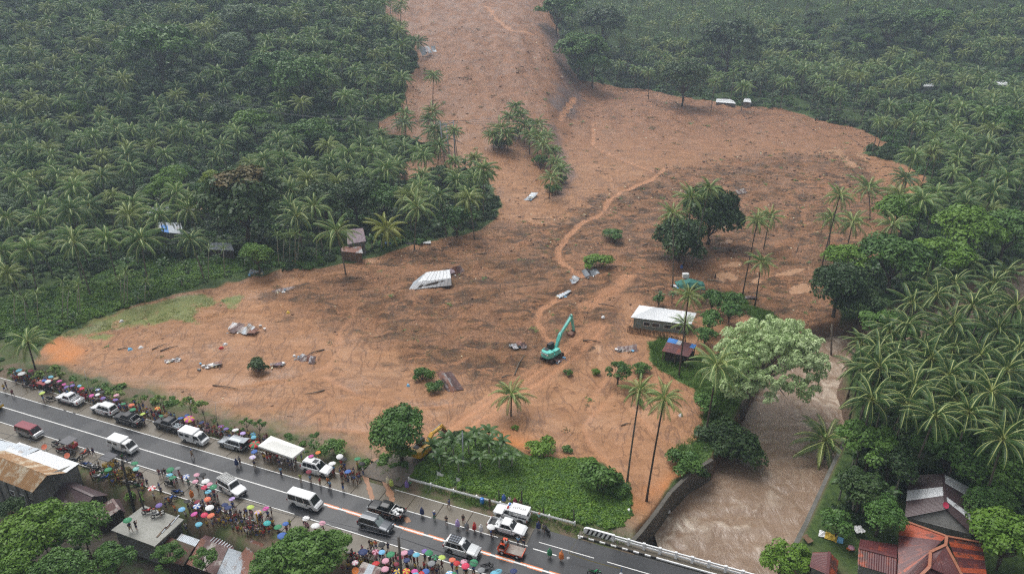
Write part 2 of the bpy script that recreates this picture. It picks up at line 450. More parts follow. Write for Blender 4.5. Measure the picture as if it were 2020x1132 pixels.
def ground_material():
 m, nt, b = nodes_of('ground'); N = nt.nodes; L = nt.links
 geo = N.new('ShaderNodeNewGeometry')
 def noise(scale, detail=6, rough=.6, dist=0, vec=None, sx=1, sy=1):
  t = N.new('ShaderNodeTexNoise'); t.inputs['Scale'].default_value = scale; t.inputs['Detail'].default_value = detail
  t.inputs['Roughness'].default_value = rough; t.inputs['Distortion'].default_value = dist
  if sx != 1 or sy != 1:
   mp = N.new('ShaderNodeMapping'); mp.inputs['Scale'].default_value = (sx, sy, 1); L.new(geo.outputs['Position'], mp.inputs[0]); L.new(mp.outputs[0], t.inputs['Vector'])
  else: L.new(geo.outputs['Position'], t.inputs['Vector'])
  return t.outputs['Fac']
 def ramp(f, a, c):
  r = N.new('ShaderNodeMapRange'); r.inputs['From Min'].default_value = a; r.inputs['From Max'].default_value = c; r.interpolation_type = 'SMOOTHSTEP'
  L.new(f, r.inputs['Value']); return r.outputs[0]
 def at(nm): t = N.new('ShaderNodeAttribute'); t.attribute_name = nm; return t.outputs['Fac']
 def mix(f, a, c, blend='MIX'):
  x = N.new('ShaderNodeMix'); x.data_type = 'RGBA'; x.blend_type = blend
  for k, v in (('A', a), ('B', c)):
   if isinstance(v, tuple): x.inputs[k].default_value = (*v, 1)
   else: L.new(v, x.inputs[k])
  if isinstance(f, float): x.inputs['Factor'].default_value = f
  else: L.new(f, x.inputs['Factor'])
  return x.outputs['Result']
 def mth(op, a, c=None):
  x = N.new('ShaderNodeMath'); x.operation = op
  for i, v in enumerate((a, c)):
   if v is None: continue
   if isinstance(v, (int, float)): x.inputs[i].default_value = v
   else: L.new(v, x.inputs[i])
  return x.outputs[0]
 big = noise(.035, 5); mid = noise(.22, 6, .65, .6); fine = noise(1.25, 7, .75); grit = noise(7, 3, .7)
 streak = noise(.42, 7, .68, .5, sx=.6, sy=1.1); speck = noise(3.2, 2, .5)
 # smooth wet silt
 silt = mix(ramp(big, .3, .7), (.335, .172, .090), (.27, .145, .080))
 silt = mix(ramp(streak, .42, .62), silt, (.385, .205, .115))
 silt = mix(mth('MULTIPLY', ramp(fine, .55, .72), .55), silt, (.17, .088, .052))
 silt = mix(mth('MULTIPLY', ramp(streak, .46, .34), .5), silt, (.24, .12, .07))
 # broken brown soil full of torn plants
 soil = mix(ramp(mid, .40, .58), (.078, .043, .022), (.23, .118, .060))
 soil = mix(mth('MULTIPLY', ramp(fine, .48, .62), .8), soil, (.085, .052, .028))
 soil = mix(ramp(mth('ADD', streak, mth('MULTIPLY', mth('SUBTRACT', big, .5), .5)), .53, .60), soil, (.34, .17, .095))
 soil = mix(mth('MULTIPLY', ramp(speck, .64, .70), .8), soil, (.40, .28, .16))
 soil = mix(mth('MULTIPLY', ramp(noise(.9, 4), .60, .70), .5), soil, (.12, .12, .05))
 up = mix(ramp(mid, .3, .65), (.190, .092, .050), (.285, .145, .082))
 up = mix(mth('MULTIPLY', ramp(fine, .50, .66), .5), up, (.11, .052, .03)); up = mix(mth('MULTIPLY', ramp(streak, .5, .62), .5), up, (.34, .165, .10))
 up = mix(mth('MULTIPLY', ramp(speck, .66, .72), .7), up, (.42, .26, .18))
 sp = N.new('ShaderNodeSeparateXYZ'); L.new(geo.outputs['Position'], sp.inputs[0])
 fary = ramp(sp.outputs['Y'], 225.0, 330.0)
 tanp = mix(ramp(fine, .35, .62), (.37, .195, .115), (.26, .135, .075))
 soil = mix(mth('MULTIPLY', ramp(noise(.11, 7, .62, 1.1, sx=.55, sy=1.5), .50, .57), .85), soil, tanp)
 up = mix(mth('MULTIPLY', ramp(noise(.10, 7, .62, .9, sx=1.3, sy=.5), .53, .60), .6), up, tanp)
 silt = mix(mth('MULTIPLY', ramp(noise(.07, 7, .6, 1.4, sx=.6, sy=1.6), .54, .60), .6), silt, (.43, .245, .148))
 mud = mix(ramp(mth('ADD', at('rough'), mth('MULTIPLY', mth('SUBTRACT', noise(.09, 6, .6, .4), .5), 2.4)), .35, .65), silt, soil)
 rill = mth('ABSOLUTE', mth('SUBTRACT', noise(.16, 4, .5, 1.6, sx=1.4, sy=.5), .5))
 mud = mix(mth('MULTIPLY', ramp(rill, .030, .006), .55), mud, (.13, .062, .034)); mud = mix(fary, mud, up)
 mud = mix(mth('MULTIPLY', fary, mth('MULTIPLY', ramp(rill, .035, .008), .7)), mud, (.38, .19, .11))
 mud = mix(at('orange'), mud, (.52, .21, .07))
 mud = mix(mth('MULTIPLY', at('bank'), ramp(mid, .3, .5)), mud, (.15, .105, .105))
 mud = mix(mth('MULTIPLY', ramp(at('stream'), .1, .8), ramp(noise(.5, 5, .7), .26, .50)), mud, (.48, .245, .14))
 mud = mix(ramp(mth('ADD', at('puddle'), mth('MULTIPLY', mth('SUBTRACT', streak, .5), 2.2)), .55, .75), mud, (.44, .26, .165))
 # living ground
 grass = mix(ramp(fine, .3, .7), (.045, .10, .018), (.11, .19, .036))
 grass = mix(mth('MULTIPLY', ramp(mid, .5, .7), .5), grass, (.11, .085, .04))
 lawn = mix(ramp(fine, .3, .65), (.12, .17, .035), (.21, .21, .06))
 lawn = mix(ramp(mid, .56, .66), lawn, (.36, .20, .10))
 dark = mix(ramp(fine, .35, .65), (.030, .060, .014), (.070, .115, .026))
 mud = mix(1.0, mud, (1.0, .93, .78), 'MULTIPLY')
 col = mix(ramp(at('mud'), .35, .65), dark, mud)
 col = mix(ramp(mth('ADD', at('green'), mth('MULTIPLY', mth('SUBTRACT', fine, .5), .8)), .4, .6), col, grass)
 col = mix(ramp(mth('ADD', at('lawn'), mth('MULTIPLY', mth('SUBTRACT', fine, .5), 1.6)), .4, .75), col, lawn)
 side = mix(ramp(mid, .4, .6), (.15, .11, .075), (.08, .10, .035))
 col = mix(at('roadside'), col, side)
 yard = mix(ramp(fine, .35, .65), (.035, .028, .02), (.07, .06, .045))
 yard = mix(ramp(mid, .48, .6), yard, (.05, .085, .025))
 col = mix(at('near'), col, yard)
 col = mix(at('bed'), col, (.17, .11, .075))
 L.new(col, b.inputs['Base Color'])
 wet = ramp(noise(.12, 6, .6, .8), .42, .6)
 rg = mix(at('mud'), (.9, .9, .9), mix(at('rough'), mix(wet, (.62, .62, .62), (.30, .30, .30)), mix(wet, (.8, .8, .8), (.45, .45, .45))))
 rg = mix(at('stream'), rg, (.38, .38, .38)); rg = mix(at('puddle'), rg, (.22, .22, .22))
 L.new(rg, b.inputs['Roughness']); b.inputs['Specular IOR Level'].default_value = .35
 hgt = mth('ADD', mth('MULTIPLY', fine, .6), mth('ADD', mth('MULTIPLY', grit, .12), mth('MULTIPLY', mid, 1.2)))
 bp = N.new('ShaderNodeBump'); bp.inputs['Distance'].default_value = .9
 L.new(mth('ADD', .28, mth('MULTIPLY', mth('SUBTRACT', 1.0, at('puddle')), mth('MAXIMUM', mth('MULTIPLY', at('rough'), .6), mth('MULTIPLY', fary, .5)))), bp.inputs['Strength'])
 L.new(hgt, bp.inputs['Height']); L.new(bp.outputs[0], b.inputs['Normal'])
 return m
ground = build_terrain()
# ------------------------------------------------------------------ river water: churned, silt laden
def build_water():
 X, Y = np.meshgrid(np.arange(20, 205, .45), np.arange(28, 185, .45))
 r = sdist(X, Y, RIVER)
 Z = WATER_Z + .38 * fbm(X / 3.4 + fbm(X / 6, Y / 6, 2) * 2, Y / 2.2, 4) + .10 * fbm(X / .8, Y / .8, 2)
 keep = r > -1.8
 idx = -np.ones(X.shape, int); idx[keep] = np.arange(keep.sum())
 co = np.stack([X[keep], Y[keep], Z[keep]], -1)
 a, b2, c, d = idx[:-1, :-1], idx[:-1, 1:], idx[1:, 1:], idx[1:, :-1]
 ok = (a >= 0) & (b2 >= 0) & (c >= 0) & (d >= 0)
 q = np.stack([a[ok], b2[ok], c[ok], d[ok]], -1)
 me = bpy.data.meshes.new('river_water'); me.from_pydata(co.tolist(), [], q.tolist())
 me.polygons.foreach_set('use_smooth', [True] * len(q)); me.update()
 t = me.attributes.new('foam', 'FLOAT', 'POINT')
 # white water: along the left wall, upstream rapids, and crests
 x, y, z = co.T
 fo = sstep(.06, .22, z - WATER_Z) * (.6 + .5 * sstep(.0, .3, fbm(x / 9, y / 9, 2)))
 up = W0([(1650, 668), (1640, 720), (1650, 770), (1640, 800)], WATER_Z)
 fo = np.maximum(fo, sstep(7, 1, seg_dist(x, y, up) + 6 * fbm(x / 2, y / 2, 3)) * .8)
 lw = W0([(1300, 1075), (1320, 1040), (1345, 1030)], WATER_Z)
 fo = np.maximum(fo, sstep(3.5, .5, seg_dist(x, y, lw) + 5 * fbm(x / 1.2, y / 1.2, 3)))
 t.data.foreach_set('value', np.ascontiguousarray(fo, np.float32))
 m, nt, b = nodes_of('river_water'); N = nt.nodes; L = nt.links
 geo = N.new('ShaderNodeNewGeometry')
 n1 = N.new('ShaderNodeTexNoise'); n1.inputs['Scale'].default_value = .34; n1.inputs['Detail'].default_value = 8; n1.inputs['Distortion'].default_value = 1.2; n1.inputs['Roughness'].default_value = .62
 mp = N.new('ShaderNodeMapping'); mp.inputs['Scale'].default_value = (1.25, .55, 1); mp.inputs['Rotation'].default_value = (0, 0, .45); L.new(geo.outputs['Position'], mp.inputs[0]); L.new(mp.outputs[0], n1.inputs['Vector'])
 n2 = N.new('ShaderNodeTexNoise'); n2.inputs['Scale'].default_value = .08; n2.inputs['Detail'].default_value = 4
 L.new(geo.outputs['Position'], n2.inputs['Vector'])
 mx = N.new('ShaderNodeMix'); mx.data_type = 'RGBA'
 mx.inputs['A'].default_value = (.235, .155, .104, 1); mx.inputs['B'].default_value = (.31, .215, .150, 1); L.new(n2.outputs[0], mx.inputs['Factor'])
 # thin creases of foam
 sb = N.new('ShaderNodeMath'); sb.operation = 'SUBTRACT'; L.new(n1.outputs[0], sb.inputs[0]); sb.inputs[1].default_value = .5
 ab = N.new('ShaderNodeMath'); ab.operation = 'ABSOLUTE'; L.new(sb.outputs[0], ab.inputs[0])
 mr = N.new('ShaderNodeMapRange'); mr.inputs['From Min'].default_value = .03; mr.inputs['From Max'].default_value = .0; L.new(ab.outputs[0], mr.inputs['Value'])
 fa = N.new('ShaderNodeAttribute'); fa.attribute_name = 'foam'
 mu = N.new('ShaderNodeMath'); mu.operation = 'MULTIPLY'; L.new(mr.outputs[0], mu.inputs[0]); mu.inputs[1].default_value = .22
 f2 = N.new('ShaderNodeMath'); f2.operation = 'MULTIPLY'; f2.use_clamp = True; L.new(fa.outputs['Fac'], f2.inputs[0])
 r2 = N.new('ShaderNodeMapRange'); r2.inputs['From Min'].default_value = .42; r2.inputs['From Max'].default_value = .62; L.new(n1.outputs[0], r2.inputs['Value']); L.new(r2.outputs[0], f2.inputs[1])
 mm = N.new('ShaderNodeMath'); mm.operation = 'MAXIMUM'; L.new(mu.outputs[0], mm.inputs[0]); L.new(f2.outputs[0], mm.inputs[1])
 m2 = N.new('ShaderNodeMix'); m2.data_type = 'RGBA'; L.new(mm.outputs[0], m2.inputs['Factor']); L.new(mx.outputs['Result'], m2.inputs['A']); m2.inputs['B'].default_value = (.60, .51, .41, 1)
 L.new(m2.outputs['Result'], b.inputs['Base Color']); b.inputs['Roughness'].default_value = .22
 bp = N.new('ShaderNodeBump'); bp.inputs['Strength'].default_value = .8; bp.inputs['Distance'].default_value = .35; L.new(n1.outputs[0], bp.inputs['Height']); L.new(bp.outputs[0], b.inputs['Normal'])
 me.materials.append(m)
 o = link('river_water', me); o['kind'] = 'structure'
build_water()
# ------------------------------------------------------------------ foliage meshes
M_FROND = {k: leafmat('palm_' + k, a, b, .42, .25, .15, .2) for k, a, b in (
 ('green', (.075, .160, .042), (.200, .320, .085)), ('dark', (.055, .125, .042), (.145, .245, .078)),
 ('olive', (.120, .175, .042), (.265, .335, .090)), ('yellow', (.17, .22, .022), (.34, .36, .05)), ('bottle', (.028, .075, .020), (.085, .165, .038)))}
M_RIB = mat('palm_midrib', (.36, .40, .13), .5)
M_TRUNK = mat('palm_bark', (.16, .135, .105), .85, scale=4, var=.4, bump=.4)
M_TRUNKD = mat('wet_palm_bark', (.075, .058, .045), .7, scale=4, var=.4, bump=.4)
M_PALE = mat('pale_stem', (.36, .35, .29), .7, scale=3, var=.3)
M_BARK = mat('tree_bark', (.095, .07, .05), .85, scale=3, var=.4, bump=.4)
M_NUT = mat('coconut_husk', (.14, .10, .03), .6)
def frond_into(mb, L, a0, droop, n=22, wind=0.0, rz=0.0, o=(0, 0, 0), lw=1.0, seed=0):
 """one coconut frond: an arching midrib and two hanging rows of leaflets. material 0 leaflets, 1 rib"""
 r = random.Random(seed)
 cz, sz = math.cos(rz), math.sin(rz); o = Vector(o)
 def tw(p): return o + Vector((p[0] * cz - p[1] * sz, p[0] * sz + p[1] * cz, p[2]))
 pts = []; p = Vector((0, 0, 0)); K = 14
 for k in range(K + 1):
  s = k / K; pts.append(p.copy())
  a = max(-1.5, a0 - droop * s ** 1.3)
  p = p + Vector((math.cos(a), wind * s * math.cos(a), math.sin(a))) * (L / K)
 def P(s):
  x = s * K; i = min(int(x), K - 1); return pts[i].lerp(pts[i + 1], x - i), (pts[i + 1] - pts[i]).normalized()
 mb.cur = 1; w0 = .10
 for k in range(K):
  wa, wb = w0 * (1 - .8 * k / K), w0 * (1 - .8 * (k + 1) / K)
  q, q2 = pts[k], pts[k + 1]
  mb.poly([tw(q + Vector((0, -wa, .02))), tw(q + Vector((0, wa, .02))), tw(q2 + Vector((0, wb, .02))), tw(q2 + Vector((0, -wb, .02)))])
 mb.cur = 0
 for i in range(n):
  s = .13 + .86 * (i + .5) / n
  q, d = P(s)
  ll = L * .235 * math.sin(math.pi * min(1, (s * .80 + .17))) ** .7 * (.85 + .3 * r.random())
  for sg in (-1, 1):
   side = Vector((0, sg, 0)); hang = .55 + .45 * s + .3 * r.random()
   dr = (side * .85 + d * (.75 + .5 * s) + Vector((0, 0, -hang * .6))).normalized()
   dn = (dr + Vector((0, 0, -1.0 * hang))).normalized()
   m = q + dr * ll * .5; t = m + dn * ll * .5
   wd = .026 * lw * L / 4.6
   mb.poly([tw(q - d * wd * .7), tw(m - d * wd * 1.3), tw(t), tw(m + d * wd * 1.3)])
   mb.poly([tw(q - d * wd * .7), tw(m + d * wd * 1.3), tw(q + d * wd * 1.1)])
FRONDS = []
for k in range(5):
 mb = MB(); frond_into(mb, 4.9, 0, 1.0 + .3 * k, 32, (-.5, .4, -.2, .5, .1)[k], seed=k, lw=1.3)
 FRONDS.append(mb.mesh('frond', [M_FROND['green'], M_RIB], False))
def crown_angles(r, n=26):
 out = []
 for i in range(n):
  u = i / (n - 1)
  el = R(84) - R(105) * u ** .85 + R(r.uniform(-7, 7))
  out.append((i * 2.399 + r.uniform(-.2, .2), el, .78 + .25 * math.sin(math.pi * min(1, u * .9 + .12))))
 return out
def crown_mesh(seed, col, n=27, L=4.7, wind=.12):
 r = random.Random(seed); mb = MB()
 for i, (az, el, sc_) in enumerate(crown_angles(r, n)):
  frond_into(mb, L * sc_ * r.uniform(.92, 1.08), el, r.uniform(1.2, 2.1), 24, r.uniform(-.6, .6), az, (0, 0, 0), 1.9, seed * 31 + i)
 return mb.mesh('palm_crown', [M_FROND[col], M_RIB], False)
CROWNS = {c: [crown_mesh(10 * j + i, c) for i in range(3)] for j, c in enumerate(('green', 'dark', 'olive', 'bottle'))}
CROWNS['yellow'] = [crown_mesh(77, 'yellow')]
_mb = MB()
for k in range(7): _mb.ball((.28 * math.cos(k * .9), .28 * math.sin(k * .9), -.25 - .12 * (k % 2)), .15, 6, 4)
NUTS = _mb.mesh('coconut_cluster', M_NUT, True)
def trunk_mesh(base, top, r0=.19, r1=.12, bend=.6, m=None, n=7):
 mb = MB(); b, t = Vector(base), Vector(top); K = 9; pts = []
 side = Vector((t.x - b.x, t.y - b.y, 0))
 for k in range(K + 1):
  s = k / K
  p = b.lerp(t, s); p -= side * (bend * .5 * s * (1 - s)); pts.append(p)
 pts[0].z -= .8
 rad = [r0 * 1.5 if k == 0 else lerp(r0, r1, k / K) for k in range(K + 1)]
 mb.tube(pts, rad, n)
 return mb.mesh('palm_trunk', m or M_TRUNK, True)
PALMS_PLACED = []
PALM_N = [0]
def palm(base, top, size=1.0, col='green', label=None, group=None, detail=False, seed=None, trunkmat=None, share=False, nuts=True):
 seed = PALM_N[0] if seed is None else seed; PALM_N[0] += 1
 r = random.Random(seed)
 base = Vector(base); top = Vector(top)
 t = thing('coconut_palm', label, 'palm tree', base, 0, group, share)
 rel = top - base
 link('trunk', trunk_mesh((0, 0, 0), rel, .17 * size ** .3, .11, m=trunkmat), t)
 PALMS_PLACED.append((base.x, base.y, pix(top)))
 tilt = Euler((rel.y * -.012, rel.x * .012, r.uniform(0, 6.28)))
 if detail:
  for i, (az, el, sc_) in enumerate(crown_angles(r, 26)):
   f = link('frond', FRONDS[r.randrange(5)], t, rel)
   f.rotation_euler = (R(r.uniform(-8, 8)), -el, az + tilt.z)
   k = size * sc_ * r.uniform(.94, 1.06); f.scale = (k, k * .95, k)
   f.material_slots[0].link = 'OBJECT'; f.material_slots[0].material = M_FROND[col if r.random() < .8 or col in ('yellow', 'bottle') else 'olive']
  if nuts: link('coconut_cluster', NUTS, t, rel, scale=size)
 else:
  c = link('crown', r.choice(CROWNS[col]), t, rel, tilt, size)
 return t
def palm_px(cx, cy, bx, by, size=None, rpx=None, **k):
 b = landpt(bx, by); t = atY(cx, cy, b.y + .3)
 if rpx: size = rpx * pix(t)[2] / FPX / (3.75 if by < 560 else 4.1)
 return palm(b, t, size or 1.0, **k)
# ------------------------------------------------------------------ broadleaf trees
def leaf_cloud(seed, clumps, per, leaf, spread=1.0, flat=.75, name='foliage', clump_r=.34, droop=0.0, m=None):
 """crown of radius 1: leaf sized faces gathered in clumps through an uneven volume"""
 r = np.random.RandomState(seed)
 V = []; F = []
 cs = []
 for _ in range(clumps):
  d = r.normal(size=3); d /= np.linalg.norm(d); d[2] = abs(d[2]) * .9 - .25
  rad = (.45 + .45 * r.rand() ** .6) * spread
  cs.append((d * rad * np.array([1, 1, flat]), clump_r * (.7 + .6 * r.rand())))
 n = 0
 for c, cr in cs:
  d = r.normal(size=(per, 3)); d /= np.linalg.norm(d, axis=1)[:, None]
  d[:, 2] = np.where(d[:, 2] < -.25, -d[:, 2], d[:, 2])
  p = c + d * (cr * (.72 + .34 * r.rand(per)))[:, None] * np.array([1, 1, .72])
  nrm = d * .9 + r.normal(size=(per, 3)) * .45 + np.array([0, 0, .45]); nrm /= np.linalg.norm(nrm, axis=1)[:, None]
  a = np.cross(nrm, r.normal(size=(per, 3))); a /= np.linalg.norm(a, axis=1)[:, None]
  b = np.cross(nrm, a)
  s = leaf * (.6 + .8 * r.rand(per))[:, None]
  q = np.stack([p - a * s, p - b * s * .55 + nrm * s * .12, p + a * s - nrm * s * .15, p + b * s * .55 + nrm * s * .12], 1)
  V.append(q.reshape(-1, 3)); F.append(np.arange(per * 4).reshape(-1, 4) + n); n += per * 4
 V = np.concatenate(V); F = np.concatenate(F)
 me = bpy.data.meshes.new(name); nv, nf = len(V), len(F)
 me.vertices.add(nv); me.vertices.foreach_set('co', V.astype(np.float32).ravel())
 me.loops.add(nf * 4); me.loops.foreach_set('vertex_index', F.astype(np.int32).ravel())
 me.polygons.add(nf); me.polygons.foreach_set('loop_start', np.arange(0, nf * 4, 4, dtype=np.int32)); me.polygons.foreach_set('loop_total', np.full(nf, 4, np.int32))
 me.update(calc_edges=True)
 me.materials.append(m or MATS['leaf_mid'])
 return me, cs
for nm, a, b in (('leaf_dark', (.026, .062, .018), (.075, .135, .032)), ('leaf_mid', (.048, .125, .024), (.145, .270, .050)),
     ('leaf_bright', (.075, .170, .016), (.190, .330, .040)), ('leaf_pale', (.085, .150, .065), (.190, .270, .130)),
     ('leaf_rust', (.080, .090, .018), (.200, .120, .025)), ('leaf_sap', (.12, .20, .04), (.26, .36, .09)), ('leaf_yellow', (.16, .24, .02), (.30, .38, .04)),
     ('leaf_under', (.036, .105, .020), (.120, .245, .046))):
 leafmat(nm, a, b, .5, .6, .2, .22)
leafmat('leaf_flower', (.34, .50, .18), (.74, .84, .52), .6, 1.2, .2, .05)
TREE_VAR = {'round': [leaf_cloud(100 + i, 34, 190, .062, 1, .78) for i in range(3)],
   'open': [leaf_cloud(200 + i, 30, 120, .060, 1.1, .8, clump_r=.24) for i in range(3)],
   'flat': [leaf_cloud(300 + i, 34, 150, .060, 1.1, .5, clump_r=.25) for i in range(2)],
   'shrub': [leaf_cloud(400 + i, 12, 110, .10, .9, .7, clump_r=.42) for i in range(3)],
   'thin': [leaf_cloud(450 + i, 11, 26, .13, 1.0, 1.0, clump_r=.26) for i in range(3)]}
def wood_mesh(cs, R_, H, seed, tr=.25, nb=9, m=None):
 r = random.Random(seed); mb = MB()
 fork = H - R_ * .75
 mb.tube([(0, 0, -.8), (0.05 * H * r.uniform(-1, 1), .05 * H * r.uniform(-1, 1), fork * .5), (0, 0, fork), (0, 0, H)], [tr * 1.4, tr, tr * .75, tr * .2], 8)
 for c, cr in r.sample(cs, min(nb, len(cs))):
  e = Vector(c) * R_ + Vector((0, 0, H)); s = Vector((0, 0, fork * r.uniform(.8, 1.05)))
  mid = s.lerp(e, .5) + Vector((0, 0, -.08 * R_))
  mb.tube([s, mid, e], [tr * .5, tr * .3, tr * .08], 5, False)
 return mb.mesh('wood', m or M_BARK, True)
def tree(pos, R_, H, kind='round', m='leaf_mid', label=None, group=None, name='tree', cat='tree', share=False, seed=None, sq=(1, 1, 1), rust=None, barkm=None, tr=None):
 seed = rnd.randrange(9999) if seed is None else seed
 r = random.Random(seed)
 me, cs = TREE_VAR[kind][seed % len(TREE_VAR[kind])]
 t = thing(name, label, cat, pos, r.uniform(0, 6.28), group, share)
 link('trunk', wood_mesh(cs, R_, H, seed, tr or .05 * R_ + .05, m=barkm), t)
 c = link('crown', me, t, (0, 0, H), 0, (R_ * sq[0], R_ * sq[1], R_ * sq[2]))
 c.material_slots[0].link = 'OBJECT'; c.material_slots[0].material = MATS[m]
 return t
def tree_px(x, y, rpx, kind='round', m='leaf_mid', base=None, hk=1.15, **k):
 """(x, y): the crown's middle in the photograph; rpx its radius there"""
 if base:
  b = landpt(*base); c = atY(x, y, b.y + .5)
  R_ = rpx * pix(c)[2] / FPX; H = c.z - b.z
 else:
  H = 5.0
  for _ in range(3):
   b = landpt(x, y, H); R_ = rpx * pix(b + Vector((0, 0, H)))[2] / FPX; H = R_ * hk + .5
  b.z = gz(b.x, b.y)
 return tree(b, R_, max(H, R_ * .5), kind, m, **k)
# ------------------------------------------------------------------ listed palms
def P(*a, **k): return palm_px(*a, **k)
P(1262, 772, 1237, 950, rpx=40, detail=True, label='tall coconut palm with a grey leaning trunk on the lower mud, left one', group='palms standing in the mud')
P(1310, 788, 1275, 988, rpx=46, detail=True, trunkmat=M_TRUNKD, label='tall coconut palm with a dark trunk on the lower mud nearest the river wall')
P(1415, 725, 1392, 858, rpx=58, detail=True, trunkmat=M_TRUNKD, label='broad coconut palm in front of the pale flowering tree')
P(1358, 585, 1339, 743, rpx=33, detail=True, trunkmat=M_TRUNKD, label='coconut palm beside the blue and brown roofed shed, rising over the white roof')
P(1350, 638, 1352, 700, rpx=27, detail=True, label='short coconut palm against the right end of the white roofed house')
P(1494, 438, 1465, 580, rpx=30, detail=True, trunkmat=M_TRUNKD, label='slim coconut palm leaning right on the mud, left one of the tall pair')
P(1519, 429, 1506, 493, rpx=27, detail=True, label='coconut palm standing behind the slim leaning one on the open mud')
P(1502, 518, 1489, 603, rpx=32, detail=True, trunkmat=M_TRUNKD, label='windblown coconut palm at the foot of the leaning pair, above the flowering tree')
P(1327, 423, 1327, 566, rpx=31, detail=True, label='leftmost coconut palm by the round mango trees in the mud field')
P(1365, 391, 1348, 526, rpx=33, detail=True, trunkmat=M_TRUNKD, label='middle coconut palm by the round mango trees in the mud field')
P(1399, 373, 1364, 527, rpx=28, detail=True, label='coconut palm rising behind the round mango trees in the mud field')
P(1009, 780, 1008, 820, rpx=42, detail=True, label='short coconut palm half buried in the lower mud beside the excavator tracks')
P(1628, 870, 1625, 921, rpx=64, detail=True, label='coconut palm spreading over the right river wall')
P(1656, 388, 1618, 538, rpx=30, detail=True, trunkmat=M_TRUNKD, label='coconut palm leaning right at the edge of the right bank grove')
P(1640, 432, 1632, 510, rpx=27, detail=True, label='low coconut palm beside the leaning one at the right edge of the mud')
P(1682, 440, 1668, 502, rpx=34, detail=True, label='bushy coconut palm right of the leaning one at the mud edge')
P(1713, 372, 1716, 432, rpx=32, detail=True, label='upright coconut palm behind the right bank grove on the mud edge')
P(1762, 445, 1742, 520, rpx=34, detail=True, label='coconut palm in front of the bright round trees on the right bank')
P(55, 676, 70, 728, rpx=44, detail=True, trunkmat=M_TRUNKD, label='coconut palm standing in the crowd at the left end of the road')
P(764, 452, 768, 490, rpx=38, detail=True, col='yellow', label='yellow fronded coconut palm at the forest edge beside the purple roof')
for x, y, bx, by, r_, lb in ((855, 152, 854, 207, 20, 'lone thin palm standing high on the landslide scar'), (853, 222, 855, 268, 24, 'palm on the scar directly below the lone thin one'),
  (1017, 212, 1018, 262, 19, 'uppermost palm of the clump in the middle of the scar'), (988, 256, 990, 292, 28, 'widest palm on the left of the clump in the middle of the scar'),
  (1060, 248, 1058, 280, 24, 'palm at the upper right of the clump in the middle of the scar'), (1072, 288, 1066, 336, 27, 'palm in the lower right of the clump on the scar'),
  (1090, 300, 1086, 332, 20, 'short palm at the right edge of the clump on the scar'), (1088, 352, 1083, 392, 25, 'bent palm below the clump on the scar'),
  (1108, 336, 1104, 366, 20, 'low palm at the foot of the clump on the scar'), (1003, 232, 1000, 270, 20, 'palm tucked behind the widest one of the scar clump'),
  (1026, 228, 1024, 272, 22, 'palm at the right of the uppermost one in the scar clump'), (972, 268, 974, 296, 20, 'palm at the left edge of the scar clump'), (1046, 268, 1044, 304, 22, 'palm in the very middle of the scar clump'),
  (1078, 268, 1076, 300, 20, 'palm between the right hand palms of the scar clump'), (846, 238, 846, 276, 22, 'palm left below the lone thin one'), (868, 268, 868, 300, 24, 'palm right in front of the tilted poles'), (1000, 268, 1002, 300, 24, 'palm in front of the widest one of the scar clump'), (1034, 248, 1034, 284, 22, 'palm left of the upper right one in the scar clump'), (1062, 272, 1060, 312, 24, 'palm over the shrubs right of the scar clump centre'), (1098, 322, 1096, 356, 22, 'palm leaning over the foot of the scar clump')):
 P(x, y, bx, by, rpx=r_, detail=r_ > 23, label='coconut ' + lb, col='green', trunkmat=M_TRUNKD)
def zone_of(x, y):
 if x < 1000:
  if y < 60: return 'atop the slope left of the scar'
  if x < 160: return ('in the upper far left grove' if y < 200 else 'in the left grove below the slope' if y < 360 else 'at the far left above the lawn')
  if x < 330: return ('around the big spreading tree' if y < 200 else 'in the middle of the left forest' if y < 370 else 'left of the blue sheeted house')
  if x < 480: return ('below the big spreading tree' if y < 200 else 'above the dark rust topped tree' if y < 340 else 'around the blue sheeted house')
  if x < 660: return ('near the upper pale leafed trees' if y < 180 else 'behind the purple roofed house')
  return ('beside the upper landslide scar' if y < 180 else 'left of the leaning utility poles' if y < 340 else 'between utility poles and mud field')
 if x < 1300: return 'right of the scar on the far slope'
 if x < 1520: return ('on the hill above the far white roofs' if y < 120 else 'around the far white roofs')
 if x < 1750: return ('high on the misty right hill' if y < 110 else 'beyond the far mud field end' if y < 260 else 'at the right edge of the mud field')
 if y < 110: return 'in the misty top right corner'
 if y < 250: return 'on the lower right hillside'
 if y < 440: return 'behind the bright round trees'
 if y < 700: return 'between bright round trees and river'
 return 'above the red roofed houses'
def forest_palm(cx, cy, size, r, col=None, detail=False, h=None):
 size *= 1.2
 h = h or r.uniform(9.5, 13.5)
 c = landpt(cx, cy, h)
 base = Vector((c.x + r.uniform(-1.6, 1.6), c.y + r.uniform(-1, 1), 0)); base.z = gz(base.x, base.y)
 top = Vector((c.x, c.y, c.z + h))
 col = col or r.choice(['green', 'green', 'dark', 'olive'])
 tone = {'green': 'green', 'dark': 'deep green', 'olive': 'olive', 'yellow': 'yellow', 'bottle': 'blackish green'}[col]
 lean = 'leaning right' if top.x - base.x > .8 else 'leaning left' if top.x - base.x < -.8 else 'upright'
 big = 'broad' if size > 1.29 else 'small' if size < 1.1 else 'middling'
 lb = f'{big} {tone} palm {lean} {zone_of(cx, cy)}'
 t = palm(base, top, size, col, lb, 'coconut palms of the forest', detail, share=True)
 return t
